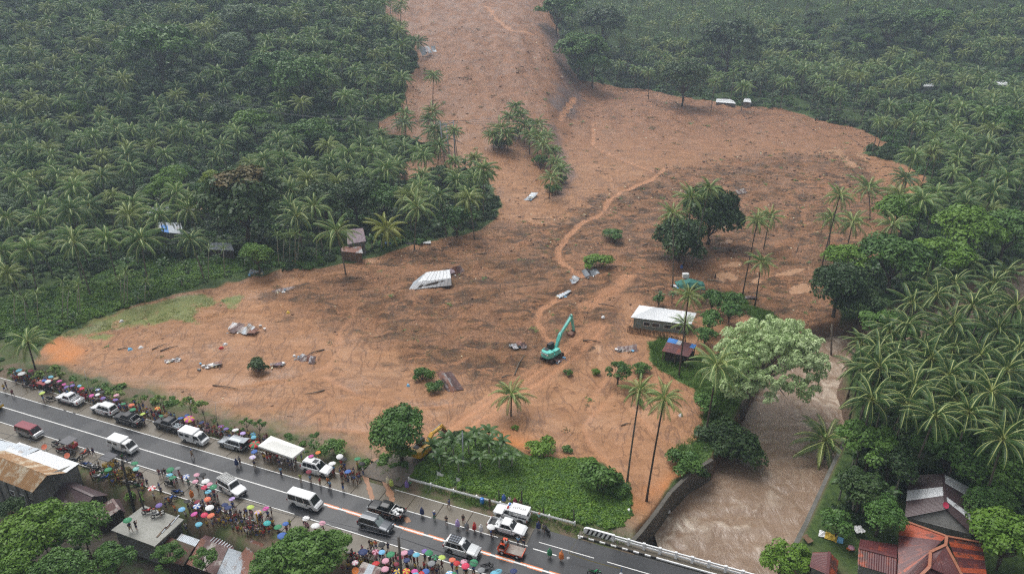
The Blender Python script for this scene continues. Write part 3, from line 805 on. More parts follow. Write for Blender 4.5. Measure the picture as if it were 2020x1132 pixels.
LIST = [(32, 356), (148, 374), (258, 333), (202, 309), (325, 306), (349, 383), (372, 415), (254, 427), (78, 431), (147, 482), (15, 432), (56, 298), (94, 298), (114, 347),
 (94, 18), (164, 18), (229, 62), (243, 32), (280, 18), (372, 23), (390, 59), (44, 56), (103, 67), (56, 103), (85, 108), (144, 108), (176, 85), (208, 126), (267, 135),
 (202, 164), (237, 152), (349, 176), (393, 158), (451, 114), (484, 144), (240, 199), (308, 205), (53, 214), (85, 202), (120, 202), (100, 252), (158, 276), (223, 249),
 (258, 258), (305, 261), (359, 258), (403, 258), (252, 308), (562, 29), (655, 18), (608, 9), (735, 9), (755, 9), (685, 23), (705, 47), (740, 62), (781, 59), (585, 79),
 (611, 67), (647, 59), (691, 67), (693, 100), (740, 108), (767, 103), (793, 91), (823, 85), (790, 117), (699, 144), (746, 150), (793, 155), (553, 191), (691, 191),
 (776, 199), (746, 199), (699, 246), (799, 246), (858, 258), (550, 279), (735, 305), (826, 302), (755, 290), (796, 290), (655, 317), (688, 305), (608, 358), (650, 329),
 (585, 429), (664, 458), (823, 411), (867, 388), (925, 394), (902, 358), (573, 376), (620, 410),
 (1202, 29), (1249, 41), (1232, 18), (1284, 50), (1364, 59), (1390, 94), (1223, 132), (1252, 138), (1279, 144), (1305, 108), (1396, 138), (1410, 164), (1466, 173),
 (1484, 141), (1457, 120), (1612, 158), (1645, 182), (1632, 117), (1550, 164), (1530, 132), (1714, 188), (1726, 129), (1747, 141), (1691, 94), (1764, 103), (1855, 158),
 (1899, 158), (1801, 196), (1755, 211), (1823, 252), (1882, 264), (1949, 284), (1849, 293), (1802, 311), (1893, 302), (1893, 211), (1955, 188), (1999, 188), (1955, 82),
 (1785, 353), (1773, 388), (1819, 399), (1848, 382), (1837, 302), (1917, 371), (1986, 353), (1946, 320), (1986, 537), (1848, 583), (1883, 560), (1951, 589), (1791, 640),
 (1860, 652), (1917, 606), (1699, 727), (1733, 692), (1802, 767), (1969, 652), (1917, 767), (1986, 732), (1837, 709), (2003, 606), (1790, 800), (1911, 815), (1978, 867),
 (1755, 655), (1935, 700), (2010, 690), (1880, 690), (1828, 545), (1905, 520), (1765, 705), (1872, 742), (1752, 752), (1935, 822), (1845, 822), (1965, 610), (1700, 680), (1800, 600), (1960, 560), (1735, 725), (1880, 640), (1820, 690), (1955, 775), (1890, 790), (1720, 790), (2000, 850), (1780, 742), (1470, 60), (1430, 20), (1560, 40), (1600, 90)]
fr = random.Random(5)
FP = []
for x, y in LIST:
 near = y > 520 and x > 1600
 d = pix(landpt(x, y, 11) + Vector((0, 0, 11)))[2]
 t = forest_palm(x, y, (.78 if near else 1.0) * fr.uniform(.88, 1.13), fr, fr.choice(['bottle', 'bottle']) if near else None, detail=(d < 185), h=(fr.uniform(11, 15) if near else None))
 FP.append((t.location.x, t.location.y))
# random fill of the forest
RIV_BUF = RIVER
BUILT = W0([(1790, 960), (1930, 960), (1950, 1140), (1600, 1140), (1610, 1050), (1700, 1045)]) , W([(310, 440), (360, 440), (365, 490), (318, 490)]), W([(672, 470), (725, 470), (730, 512), (675, 512)])
CLEAR = [W(p) for p in ([(120, 590), (250, 560), (330, 530), (470, 500), (520, 540), (300, 585), (160, 640)], [(400, 215), (520, 190), (560, 215), (560, 330), (640, 330), (720, 250), (740, 215), (800, 240), (780, 320), (600, 340), (420, 240)],
      [(1520, 215), (1560, 195), (1760, 225), (1740, 255), (1620, 235)], [(1300, 120), (1340, 120), (1340, 145), (1300, 145)])]
def forest_ok(x, y, margin=2.0):
 n = rn(x, y)
 ok = (n > np.where(x > 0.52 * y + 14, 5, 16)) & (sdist(x, y, MUD) < -margin) & (sdist(x, y, RIVER) < -margin - 1.5) & ~inside(x, y, GRASS_PATCH) & ~inside(x, y, ISLE)
 for b in BUILT: ok &= ~inside(x, y, b)
 return ok
def screen_ok(x, y, z, mx=60):
 c, s = math.cos(PITCH), math.sin(PITCH)
 dep = y * c - (z - CAMH) * s
 px_ = CX + FPX * x / dep; py = CY - FPX * ((z - CAMH) * c + y * s) / dep
 return px_, py, (px_ > -mx) & (px_ < 2020 + mx) & (py > -60) & (py < 1190)
# trees listed
TREES = [(480, 395, 76, 'round', 'leaf_dark', 'very large dark round tree with a rusty top in the left forest'),
 (545, 132, 44, 'round', 'leaf_mid', 'leafy mid green tree high on the left slope'), (596, 150, 52, 'round', 'leaf_mid', 'big leafy tree right of its twin on the left slope'),
 (500, 238, 33, 'round', 'leaf_bright', 'light green tree above the clearing on the left slope'), (610, 262, 38, 'round', 'leaf_mid', 'round tree standing in the green clearing left of the scar'),
 (310, 86, 66, 'flat', 'leaf_mid', 'wide feathery spreading tree on the upper left slope'), (458, 88, 34, 'round', 'leaf_pale', 'pale grey green tree on the upper left slope'),
 (485, 35, 40, 'round', 'leaf_pale', 'pale green tree at the top edge of the left slope'), (152, 215, 24, 'round', 'leaf_bright', 'small bright green tree in the upper left grove'),
 (297, 172, 26, 'open', 'leaf_pale', 'small pale leafed tree below the spreading tree'), (445, 232, 34, 'open', 'leaf_dark', 'dark feathery tree next to the light green tree'),
 (640, 395, 48, 'round', 'leaf_dark', 'dark bushy tree behind the purple roof, left one'), (700, 385, 46, 'round', 'leaf_dark', 'dark bushy tree behind the purple roof, middle one'),
 (757, 392, 40, 'round', 'leaf_mid', 'bushy tree behind the yellow palm'), (870, 345, 26, 'round', 'leaf_dark', 'dark tree at the foot of the utility poles'),
 (900, 430, 34, 'shrub', 'leaf_under', 'leafy shrub mass at the corner of the mud field'), (60, 320, 34, 'round', 'leaf_mid', 'rounded tree between palms at the far left'),
 (140, 425, 30, 'open', 'leaf_mid', 'open crowned tree among the left palms'), (210, 375, 32, 'round', 'leaf_dark', 'dark tree between palms in the left forest'),
 (130, 320, 28, 'open', 'leaf_dark', 'dark open tree in the left forest'), (290, 470, 28, 'round', 'leaf_dark', 'dark shrubby tree below the house with the blue sheet'),
 (420, 352, 24, 'open', 'leaf_yellow', 'yellow green bamboo like tree left of the large dark tree'), (505, 500, 28, 'round', 'leaf_bright', 'bright small tree beside the palms at the lawn edge'),
 (1190, 45, 46, 'round', 'leaf_dark', 'dark tree at the upper right edge of the scar'), (1143, 95, 42, 'round', 'leaf_mid', 'leafy tree on the right rim of the scar'),
 (1100, 18, 36, 'open', 'leaf_mid', 'tall thin tree at the top rim of the scar'), (1128, 12, 30, 'open', 'leaf_bright', 'lighter tree beside the tall thin one at the rim'),
 (1170, 125, 32, 'round', 'leaf_mid', 'bushy tree low on the right rim of the scar'), (1440, 76, 52, 'round', 'leaf_dark', 'large dark tree on the hill above the white roofs'),
 (1350, 152, 42, 'round', 'leaf_dark', 'dark round tree beside the far white roof'), (1556, 92, 24, 'round', 'leaf_pale', 'small pale tree on the right hillside'),
 (1760, 45, 40, 'flat', 'leaf_dark', 'dark spreading tree on the misty hill'), (1980, 240, 42, 'round', 'leaf_mid', 'tree at the right edge above the palms'),
 (1840, 35, 36, 'flat', 'leaf_mid', 'feathery tree near the misty top right'),
 (1658, 556, 54, 'round', 'leaf_dark', 'dark open tree at the corner of mud and river'), (1700, 600, 48, 'open', 'leaf_dark', 'dark tree trailing over the river bank'),
 (1765, 505, 58, 'round', 'leaf_mid', 'large tree on the right bank, left of the bright ones'), (1788, 418, 46, 'round', 'leaf_bright', 'bright green tree behind the others on the right bank'),
 (1848, 500, 56, 'flat', 'leaf_bright', 'bright layered tree in the middle of the right bank'), (1905, 450, 62, 'round', 'leaf_bright', 'largest bright green tree on the right bank'),
 (1990, 452, 52, 'round', 'leaf_mid', 'green tree at the right frame edge on the bank'), (1960, 380, 40, 'round', 'leaf_dark', 'dark tree behind the largest bright one'),
 (1720, 870, 55, 'open', 'leaf_mid', 'large leaved tree right of the river'), (1760, 900, 48, 'round', 'leaf_dark', 'dark tree behind the dark roofed house'),
 (1812, 850, 46, 'round', 'leaf_dark', 'dense tree right of the river below the palms'), (1880, 882, 62, 'round', 'leaf_mid', 'large round tree above the dark roofed house'),
 (1992, 925, 54, 'round', 'leaf_mid', 'round tree at the right edge above the houses'), (1955, 985, 44, 'round', 'leaf_mid', 'round tree directly right of the dark roofed house'),
 (1990, 1060, 60, 'round', 'leaf_bright', 'bright tree in the lower right corner'), (1560, 1108, 46, 'open', 'leaf_bright', 'bright leafy tree at the river end of the bridge'),
 (1700, 960, 44, 'round', 'leaf_dark', 'dark tree over the banana plants on the right bank'), (1655, 1030, 30, 'shrub', 'leaf_mid', 'shrub on top of the right river wall'),
 (1740, 1010, 40, 'round', 'leaf_under', 'bushy tree left of the dark roofed house')]
BIGT = []
for x, y, r_, kd, mt, lb in TREES:
 t = tree_px(x, y, r_ * 1.08, kd, mt, label=lb, hk=1.0 if kd == 'shrub' else 1.25)
 rr_ = r_ * pix(t.location)[2] / FPX
 BIGT.append((t.location.x, t.location.y, rr_))
# mud field and island trees
tree_px(1413, 418, 64, 'round', 'leaf_dark', base=(1395, 482), label='tall egg shaped mango tree standing in the mud field', sq=(.9, .9, 1.35))
tree_px(1340, 472, 60, 'round', 'leaf_dark', base=(1338, 515), label='lower round mango tree in front of the tall one in the mud', sq=(1.05, .9, 1.1))
tree_px(1430, 868, 62, 'round', 'leaf_dark', base=(1430, 905), label='dark tree hanging over the left river bank below the flowering tree')
tree_px(1345, 912, 34, 'shrub', 'leaf_mid', base=(1345, 925), label='sprawling shrub by the left river wall')
tree_px(1375, 930, 22, 'shrub', 'leaf_dark', base=(1378, 938), label='small shrub on the bend of the left river wall')
tree_px(1395, 790, 30, 'shrub', 'leaf_mid', base=(1395, 815), label='shrub under the broad palm by the flowering tree')
tree_px(1222, 728, 27, 'open', 'leaf_mid', base=(1218, 758), label='thin young tree in the mud left of the grass island')
tree_px(1262, 725, 18, 'shrub', 'leaf_mid', base=(1265, 735), label='shrub between the thin young tree and the grass island')
tree_px(1068, 876, 28, 'shrub', 'leaf_bright', base=(1068, 892), label='round bush alone on the lower mud')
tree_px(1120, 884, 11, 'shrub', 'leaf_mid', base=(1120, 890), label='small bush right of the lone round bush')
tree_px(1182, 935, 40, 'shrub', 'leaf_mid', base=(1185, 965), label='big shrub at the right end of the green patch')
tree_px(1218, 955, 24, 'shrub', 'leaf_mid', base=(1218, 970), label='shrub beside the foot of the grey trunked palm')
tree_px(788, 840, 60, 'round', 'leaf_mid', base=(793, 912), label='large round roadside tree beside the yellow excavator', sq=(1, .9, .95))
tree_px(798, 884, 28, 'shrub', 'leaf_bright', base=(795, 912), label='low bright growth under the large roadside tree', name='bush', cat='bush')
tree_px(512, 721, 22, 'shrub', 'leaf_dark', base=(512, 730), label='dark round bush stranded in the mud among debris')
tree_px(833, 737, 20, 'shrub', 'leaf_mid', base=(835, 748), label='bush left of the buried striped roof')
tree_px(858, 758, 17, 'shrub', 'leaf_mid', base=(858, 770), label='bush touching the buried striped roof')
tree_px(1175, 520, 30, 'shrub', 'leaf_bright', base=(1176, 530), label='low green bush above the crumpled sheet metal', sq=(1.1, .9, .6))
tree_px(1213, 462, 22, 'shrub', 'leaf_mid', base=(1210, 472), label='small bush on the mud above the stream bend', sq=(1, 1, .6))
for x, y, r_, lb in ((990, 284, 19, 'shrub at the left foot of the scar clump'), (1012, 262, 17, 'shrub under the top of the scar clump'), (1066, 318, 18, 'shrub under the right of the scar clump'), (1090, 372, 16, 'shrub at the bottom of the scar clump'), (1106, 352, 13, 'shrub right of the bent palm')):
 tree_px(x, y, r_, 'shrub', 'leaf_under', base=(x, y + 8), label=lb)
tree_px(790, 345, 14, 'shrub', 'leaf_dark', base=(790, 350), label='dark bush in the bare patch left of the utility poles')
tree_px(1120, 735, 9, 'shrub', 'leaf_mid', base=(1120, 738), label='tiny bush right of the turquoise excavator')
tree_px(1175, 735, 10, 'shrub', 'leaf_bright', base=(1175, 738), label='tiny bright bush in the mud right of the tracks')
tree_px(1016, 843, 7, 'shrub', 'leaf_bright', base=(1016, 846), label='tuft of weeds on the orange mud')
tree_px(1265, 790, 8, 'shrub', 'leaf_mid', base=(1262, 800), label='tuft of weeds on the lower mud near the two tall palms')
for i, (x, y, r_, lb) in enumerate(((1405, 590, 24, 'dark shrub behind the white roofed house'), (1440, 612, 26, 'dark shrub left of the flowering tree'), (1400, 630, 26, 'shrub right of the white roofed house'),
  (1300, 590, 12, 'small banana like shrub above the white roof'), (1392, 660, 22, 'shrub between the house and the flowering tree'), (1450, 590, 20, 'shrub on the dark mound behind the house'))):
 tree_px(x, y, r_, 'shrub', 'leaf_under', label=lb, hk=.9)
tree_px(85, 742, 20, 'thin', 'leaf_sap', base=(85, 750), label='thin sapling in the crowd at the left end')
for x, y, r_, by, lb in ((120, 728, 20, 745, 'second thin sapling at the left end of the verge'), (268, 788, 10, 800, 'sapling above the black pickup'), (212, 778, 14, 792, 'sapling above the white parked wagon'),
  (235, 775, 12, 790, 'sapling right of the parked wagon'), (283, 786, 10, 806, 'slim sapling over the crowd by the black pickup'), (320, 785, 13, 812, 'sapling over the yellow raincoats'),
  (380, 790, 20, 825, 'forked sapling over the rainbow umbrella'), (405, 800, 18, 832, 'sapling right of the forked one'), (488, 830, 13, 850, 'small dense tree left of the white tent'),
  (515, 834, 14, 862, 'thin tree at the left corner of the white tent'), (622, 872, 12, 893, 'bush at the right corner of the white tent'), (658, 880, 22, 900, 'leafy bush behind the white wagon with the sunroof'),
  (160, 768, 12, 775, 'low bush behind the violet umbrellas')):
 tree_px(x, y, r_ * 1.1, 'thin' if r_ < 22 else 'shrub', 'leaf_sap' if x < 420 else 'leaf_mid', base=(x, by), label=lb, tr=.05)
# lower left and bottom trees (on the low ground, in front of the road)
for x, y, r_, H, kd, mt, lb in ((75, 1040, 62, 7, 'round', 'leaf_bright', 'large bright tree in front of the rusty roofed building'), (160, 1035, 52, 6.5, 'round', 'leaf_mid', 'leafy tree over the dark roofed shack'),
  (30, 1115, 52, 6, 'round', 'leaf_bright', 'yellow green tree in the lower left corner'), (120, 1120, 52, 6, 'round', 'leaf_mid', 'tree at the bottom edge left of the banana plant'),
  (225, 1100, 42, 5, 'open', 'leaf_mid', 'tree at the left of the concrete roof slab'), (330, 1095, 30, 4, 'open', 'leaf_mid', 'thin tree below the concrete roof slab'),
  (400, 1100, 24, 4.5, 'open', 'leaf_mid', 'thin tree poking through the rusty roofs'), (600, 1095, 66, 7.5, 'round', 'leaf_mid', 'large dark leafed tree at the bottom edge of the crowd'),
  (540, 1110, 42, 6.5, 'round', 'leaf_mid', 'tree left of the large one at the bottom edge'), (655, 1075, 34, 6.5, 'round', 'leaf_mid', 'tree right of the large one at the bottom edge'),
  (240, 940, 24, 3.2, 'round', 'leaf_rust', 'rusty green bush behind the parked motorcycles'), (210, 935, 16, 3, 'shrub', 'leaf_mid', 'bush between the long roof and the motorcycles'),
  (275, 975, 22, 2.4, 'shrub', 'leaf_bright', 'bush at the corner of the concrete roof slab'), (165, 918, 13, 2.6, 'shrub', 'leaf_mid', 'small bush at the gable of the long roof'),
  (295, 985, 16, 1.6, 'shrub', 'leaf_rust', 'weedy bush by the red and white umbrella'), (20, 1000, 24, 4, 'round', 'leaf_dark', 'dark tree at the left frame edge')):
 c = atz(x, y, H - 3.2); R_ = r_ * pix(c)[2] / FPX; b = Vector((c.x, c.y, gz(c.x, c.y)))
 tree(b, R_, c.z - b.z, kd, mt, label=lb)
# pale flowering tree over the river: its own crown
def flowering():
 b = atz(1462, 812, -1.5); c = atY(1518, 716, b.y + 2.0)
 r = np.random.RandomState(9)
 me, cs = leaf_cloud(901, 420, 62, .024, 1.14, .8, clump_r=.075, m=MATS['leaf_flower'])
 t = thing('flowering_tree', 'huge pale green white flowering tree leaning over the river', 'tree', b, 0)
 R_ = 128 * pix(c)[2] / FPX
 mb = MB(); rel = c - b
 fork = rel * .5 + Vector((-.4, 0, 0))
 mb.tube([(0, 0, -1.5), rel * .25 + Vector((-.3, 0, 0)), fork, rel * .8], [.75, .6, .5, .22], 9)
 rr = random.Random(4)
 for cc, cr in rr.sample(cs, 26):
  e = rel + Vector(cc) * R_; s = fork.lerp(rel * .8, rr.random())
  mb.tube([s, s.lerp(e, .5) + Vector((0, 0, .05 * R_)), e], [.22, .13, .04], 5, False)
 build('trunk', mb, mat('grey_bark', (.13, .11, .09), .85, scale=4, var=.35), t, True)
 link('crown', me, t, rel, .4, (R_, R_ * .85, R_ * 1.3))
flowering()
def rust_top():
 t = bpy.data.objects['tree']; c = [o for o in bpy.data.objects if o.parent == t and o.name.startswith('crown')][0]
 n = link('young_leaves', TREE_VAR['shrub'][0][0], t, (0, 0, c.location.z + c.scale[2] * .42), 0, (c.scale[0] * .62, c.scale[1] * .62, c.scale[2] * .5)); n.material_slots[0].link = 'OBJECT'; n.material_slots[0].material = MATS['leaf_rust']
rust_top()
# ---- palms that fill the forest: the largest in view one by one, the rest as one mass
pts = []
tries = nrs.rand(60000, 2)
gx = (tries[:, 0] * 2 - 1) * 430; gy = 100 + tries[:, 1] * 470
ok = forest_ok(gx, gy)
gx, gy = gx[ok], gy[ok]
gzv = land(gx, gy)
px_, py_, on = screen_ok(gx, gy, gzv + 11, 330)
cl = np.zeros(len(gx), bool)
for c in CLEAR: cl |= inside(gx, gy, c)
keep = on & ~(cl & (nrs.rand(len(gx)) < .9)) & ~((px_ < 620) & (py_ > 520))
# parts of the forest where broadleaved trees stand instead of palms
keep &= ~((px_ > 1660) & (py_ > 820)) & ~((px_ > 1690) & (py_ > 420) & (py_ < 520) & (nrs.rand(len(gx)) < .9))
gx, gy, gzv, px_, py_ = [a[keep] for a in (gx, gy, gzv, px_, py_)]
cell = {}
def far_enough(x, y, d, mark=True):
 k = (int(x // 8), int(y // 8))
 for a in (-1, 0, 1):
  for b in (-1, 0, 1):
   for q in cell.get((k[0] + a, k[1] + b), ()):
    if (q[0] - x) ** 2 + (q[1] - y) ** 2 < d * d: return False
 if mark: cell.setdefault(k, []).append((x, y))
 return True
for x, y in FP: cell.setdefault((int(x // 8), int(y // 8)), []).append((x, y))
for x, y, _ in PALMS_PLACED: cell.setdefault((int(x // 8), int(y // 8)), []).append((x, y))
bt = np.zeros(len(gx), bool)
for x, y, r_ in BIGT:       # the trees that the photograph shows whole keep the ground before them free
 bt |= (np.hypot(gx - x, gy - y) < r_ * .9) | ((np.abs(gx - x * gy / y) < r_ * .9) & (gy < y) & (gy > y - 1.5 * r_ - 6))
sel = []
for i in range(len(gx)):
 if not bt[i] and far_enough(gx[i], gy[i], 7.4 if gy[i] < 300 else 7.0): sel.append(i)
sel.sort(key=lambda i: math.hypot(gx[i], gy[i]))
N_IND = 300 - len(PALMS_PLACED)
# a share of the fill is broadleaved
share_tree = [i for i in sel if (fbm(gx[i] / 28, gy[i] / 28, 2) > .27)]
st_ = set(share_tree)
infr = lambda i: -20 < px_[i] < 2040
palms_i = [i for i in sel if i not in st_]; palms_i.sort(key=lambda i: not infr(i))
share_tree = [i for i in share_tree if infr(i)]
for i in palms_i[:max(0, N_IND)]:
 h = fr.uniform(7.5, 15.5); b = Vector((gx[i], gy[i], gzv[i])); tp = b + Vector((fr.uniform(-1.6, 1.6), fr.uniform(-1.0, 1.0), h))
 col = fr.choice(['green', 'green', 'dark', 'olive']); size = fr.uniform(.85, 1.36)
 tone = {'green': 'green', 'dark': 'deep green', 'olive': 'olive'}[col]
 lean = 'leaning right' if tp.x - b.x > .8 else 'leaning left' if tp.x - b.x < -.8 else 'upright'
 big = 'broad' if size > 1.29 else 'small' if size < 1.1 else 'middling'
 x, y, _ = pix(tp)
 palm(b, tp, size, col, f'{big} {tone} palm {lean} {zone_of(x, y)}', 'coconut palms of the forest', share=True)
rest = palms_i[max(0, N_IND):]
def scatter(name, P_, rot, scl, idx, sources, mats=None):
 """ONE object: points that carry a few plant meshes (geometry nodes)"""
 me = bpy.data.meshes.new(name); me.from_pydata([tuple(p) for p in P_], [], [])
 for nm, ty, v in (('rot', 'FLOAT_VECTOR', rot), ('scl', 'FLOAT', scl), ('idx', 'INT', idx)):
  a = me.attributes.new(nm, ty, 'POINT')
  if ty == 'FLOAT_VECTOR': a.data.foreach_set('vector', np.asarray(v, np.float32).ravel())
  else: a.data.foreach_set('value', np.asarray(v, np.float32 if ty == 'FLOAT' else np.int32))
 o = link(name, me)
 g = bpy.data.node_groups.new(name, 'GeometryNodeTree'); g.is_modifier = True
 g.interface.new_socket('Geometry', in_out='INPUT', socket_type='NodeSocketGeometry'); g.interface.new_socket('Geometry', in_out='OUTPUT', socket_type='NodeSocketGeometry')
 N = g.nodes; L = g.links
 gi = N.new('NodeGroupInput'); go = N.new('NodeGroupOutput'); ip = N.new('GeometryNodeInstanceOnPoints')
 L.new(gi.outputs[0], ip.inputs['Points'])
 jg = N.new('GeometryNodeJoinGeometry')
 for src in reversed(sources):
  so_ = bpy.data.objects.new(name + '_plant', src)
  oi = N.new('GeometryNodeObjectInfo'); oi.inputs['Object'].default_value = so_; oi.inputs['As Instance'].default_value = True
  L.new(oi.outputs['Geometry'], jg.inputs[0])
 L.new(jg.outputs[0], ip.inputs['Instance']); ip.inputs['Pick Instance'].default_value = True
 def na(nm, ty):
  n = N.new('GeometryNodeInputNamedAttribute'); n.data_type = ty; n.inputs['Name'].default_value = nm; return n.outputs['Attribute']
 L.new(na('idx', 'INT'), ip.inputs['Instance Index'])
 e2 = N.new('FunctionNodeEulerToRotation'); L.new(na('rot', 'FLOAT_VECTOR'), e2.inputs[0]); L.new(e2.outputs[0], ip.inputs['Rotation'])
 L.new(na('scl', 'FLOAT'), ip.inputs['Scale'])
 L.new(ip.outputs[0], go.inputs[0])
 md = o.modifiers.new('scatter', 'NODES'); md.node_group = g
 return o
def far_palm_mesh(seed, col):
 r = random.Random(seed); mb = MB()
 for i, (az, el, sc_) in enumerate(crown_angles(r, 21)):
  frond_into(mb, 4.6 * sc_, el, r.uniform(1.2, 2.1), 16, r.uniform(-.6, .6), az, (0, 0, 11), 2.8, seed * 31 + i)
 mb.cur = 2; mb.tube([(r.uniform(-1, 1), r.uniform(-1, 1), -1.5), (0, 0, 5), (0, 0, 11)], [.22, .16, .12], 5)
 return mb.mesh('far_palm', [M_FROND[col], M_RIB, M_TRUNK], False)
srcs = [far_palm_mesh(500 + k, c) for k, c in enumerate(('green', 'dark', 'olive', 'green'))]
P_ = [(gx[i], gy[i], gzv[i] - .3) for i in rest]
k = len(P_)
o = scatter('distant_palm_forest', P_, np.stack([nrs.uniform(-.08, .08, k), nrs.uniform(-.08, .08, k), nrs.uniform(0, 6.28, k)], -1), nrs.uniform(.8, 1.35, k), nrs.randint(0, 4, k), srcs)
tag(o, 'distant coconut palms merging into one misty forest on the hills', None, kind='stuff')
print('palms', len(PALMS_PLACED), 'far', k, 'fill trees', len(share_tree))
# broadleaved fill trees
for j, i in enumerate(share_tree[:150]):
 R_ = fr.uniform(2.2, 5.2); kd = fr.choice(['round', 'round', 'open', 'flat'])
 mt = fr.choice(['leaf_mid', 'leaf_dark', 'leaf_pale', 'leaf_mid', 'leaf_under', 'leaf_bright' if gy[i] < 250 else 'leaf_pale'])
 tone = {'leaf_mid': 'mid green', 'leaf_dark': 'dark green', 'leaf_under': 'deep green', 'leaf_bright': 'bright green', 'leaf_pale': 'pale green'}[mt]
 shp = {'round': 'round', 'open': 'loose', 'flat': 'spreading'}[kd]
 x, y, _ = pix((gx[i], gy[i], gzv[i] + 6))
 tree(Vector((gx[i], gy[i], gzv[i])), R_, R_ * 1.25 + fr.uniform(1, 4), kd, mt, f'{"larger" if R_ > 3.2 else "smaller"} {shp} {tone} tree {zone_of(x, y)}', 'broadleaved trees of the forest', share=True)
# ---- undergrowth of the forest floor
def clump_mesh(seed, per, leaf, m, n=9, flat=.55):
 me, _ = leaf_cloud(seed, n, per, leaf, .9, flat, name='undergrowth_clump', clump_r=.42, m=m); return me
leafmat('leaf_floor', (.014, .040, .010), (.060, .125, .026), .5, .6, .2, .35)
U = [clump_mesh(600, 55, .12, MATS['leaf_floor']), clump_mesh(601, 45, .15, MATS['leaf_under']), clump_mesh(602, 50, .12, MATS['leaf_dark']), clump_mesh(603, 40, .16, MATS['leaf_floor'])]
def banana_mesh(seed, m, n=8, L=2.2, H=1.8):
 r = random.Random(seed); mb = MB()
 mb.cur = 1; mb.tube([(0, 0, -.4), (0, 0, H * .6), (0, 0, H)], [.14, .11, .07], 6)
 mb.cur = 0
 for i in range(n):
  az = i * 2.4 + r.uniform(-.3, .3); el = R(r.uniform(25, 75)); p = Vector((0, 0, H)); K = 6; ll = L * r.uniform(.8, 1.15)
  pr = None
  for k in range(K + 1):
   s = k / K; a = el - R(95) * s ** 1.3
   wdt = .34 * math.sin(math.pi * min(1, s * .85 + .12)) ** .6 * L / 2.2
   if k == K: wdt = .03
   sd_ = Vector((-math.sin(az), math.cos(az), 0)); c = [p - sd_ * wdt + Vector((0, 0, -.10)), p, p + sd_ * wdt + Vector((0, 0, -.10))]
   if pr: mb.poly([pr[0], pr[1], c[1], c[0]]); mb.poly([pr[1], pr[2], c[2], c[1]])
   pr = c
   p = p + Vector((math.cos(az) * math.cos(a), math.sin(az) * math.cos(a), math.sin(a))) * (ll / K)
 return mb.mesh('banana_plant', [m, M_PALE], False)
M_BAN = leafmat('banana_leaf', (.040, .095, .028), (.11, .19, .055), .35, .5, .25, .25)
BAN = [banana_mesh(700 + k, M_BAN) for k in range(3)]
n0 = 70000
ux = (nrs.rand(n0) * 2 - 1) * 430; uy = 70 + nrs.rand(n0) ** 1.35 * 400
ok = forest_ok(ux, uy, .8)
uz = land(ux, uy); a_, b_, on = screen_ok(ux, uy, uz, 330)
ok &= on
ok &= nrs.rand(n0) < np.clip(170 / np.hypot(ux, uy), .2, 1)
ux, uy, uz, bb, aa = ux[ok], uy[ok], uz[ok], b_[ok], a_[ok]
k = len(ux)
low = (aa < 620) & (bb > 540)
sc_ = nrs.uniform(.9, 2.0, k) * np.clip(np.hypot(ux, uy) / 170, .8, 1.7) * np.where(low, .45, 1)
for c in CLEAR: sc_ = np.where(inside(ux, uy, c), sc_ * .55, sc_)
idx = nrs.randint(0, 4, k); idx = np.where(nrs.rand(k) < .10, 4 + nrs.randint(0, 3, k), idx)
sc_ = np.where(idx >= 4, np.minimum(sc_, 1.3), sc_)
o = scatter('forest_undergrowth', np.stack([ux, uy, uz + .1], -1), np.stack([nrs.uniform(-.2, .2, k), nrs.uniform(-.2, .2, k), nrs.uniform(0, 6.28, k)], -1), sc_, idx, U + BAN)
tag(o, 'dense low undergrowth covering the forest floor', None, kind='stuff')
print('undergrowth', k)
# ---- creeping green cover of the patch by the road and of the island round the houses
def cover(name, poly, n, smin, smax, srcs, label, seed=1, sparse=None, zoff=0.0):
 rs_ = np.random.RandomState(seed); Pn = np.array(poly)
 x = rs_.uniform(Pn[:, 0].min(), Pn[:, 0].max(), n); y = rs_.uniform(Pn[:, 1].min(), Pn[:, 1].max(), n)
 q = sdist(x, y, poly) + 1.2 * fbm(x / 2, y / 2, 2) > .1
 q &= (rn(x, y) > LANE + SHO + 1.2) & (sdist(x, y, RIVER) < -1.2)
 if sparse: q &= fbm(x / 4, y / 4, 3) > sparse
 x, y = x[q], y[q]; z = land(x, y) + zoff; k = len(x)
 s = rs_.uniform(smin, smax, k) * (1 + .8 * fbm(x / 5, y / 5, 2))
 o = scatter(name, np.stack([x, y, z], -1), np.stack([rs_.uniform(-.3, .3, k), rs_.uniform(-.3, .3, k), rs_.uniform(0, 6.28, k)], -1), s, rs_.randint(0, len(srcs), k), srcs)
 tag(o, label, None, kind='stuff'); return o
C1 = [clump_mesh(620, 60, .20, MATS['leaf_bright'], 6, .4), clump_mesh(621, 60, .22, MATS['leaf_mid'], 6, .4), clump_mesh(622, 60, .2, MATS['leaf_bright'], 5, .3)]
cover('creeping_plants', GRASS_PATCH, 5200, .45, .85, C1, 'bright creeping plants covering the patch beside the road')
def tuft_mesh(seed, m, n=26, h=.35):
 r = random.Random(seed); mb = MB()
 for i in range(n):
  a = r.uniform(0, 6.28); x, y = r.gauss(0, .3), r.gauss(0, .3); hh = h * r.uniform(.5, 1.2); w_ = .035
  dx, dy = math.cos(a), math.sin(a)
  mb.poly([(x - dy * w_, y + dx * w_, 0), (x + dy * w_, y - dx * w_, 0), (x + dx * hh * .6, y + dy * hh * .6, hh)])
 return mb.mesh('grass_tuft', m, False)
M_GR = leafmat('grass_blade', (.07, .16, .03), (.17, .28, .05), .6, .8, .2, .3)
M_GRY = leafmat('lawn_blade', (.16, .22, .04), (.30, .31, .09), .6, .8, .2, .3)
T1 = [tuft_mesh(640 + k, M_GR) for k in range(3)]; T2 = [tuft_mesh(650 + k, M_GRY, 22, .22) for k in range(3)]
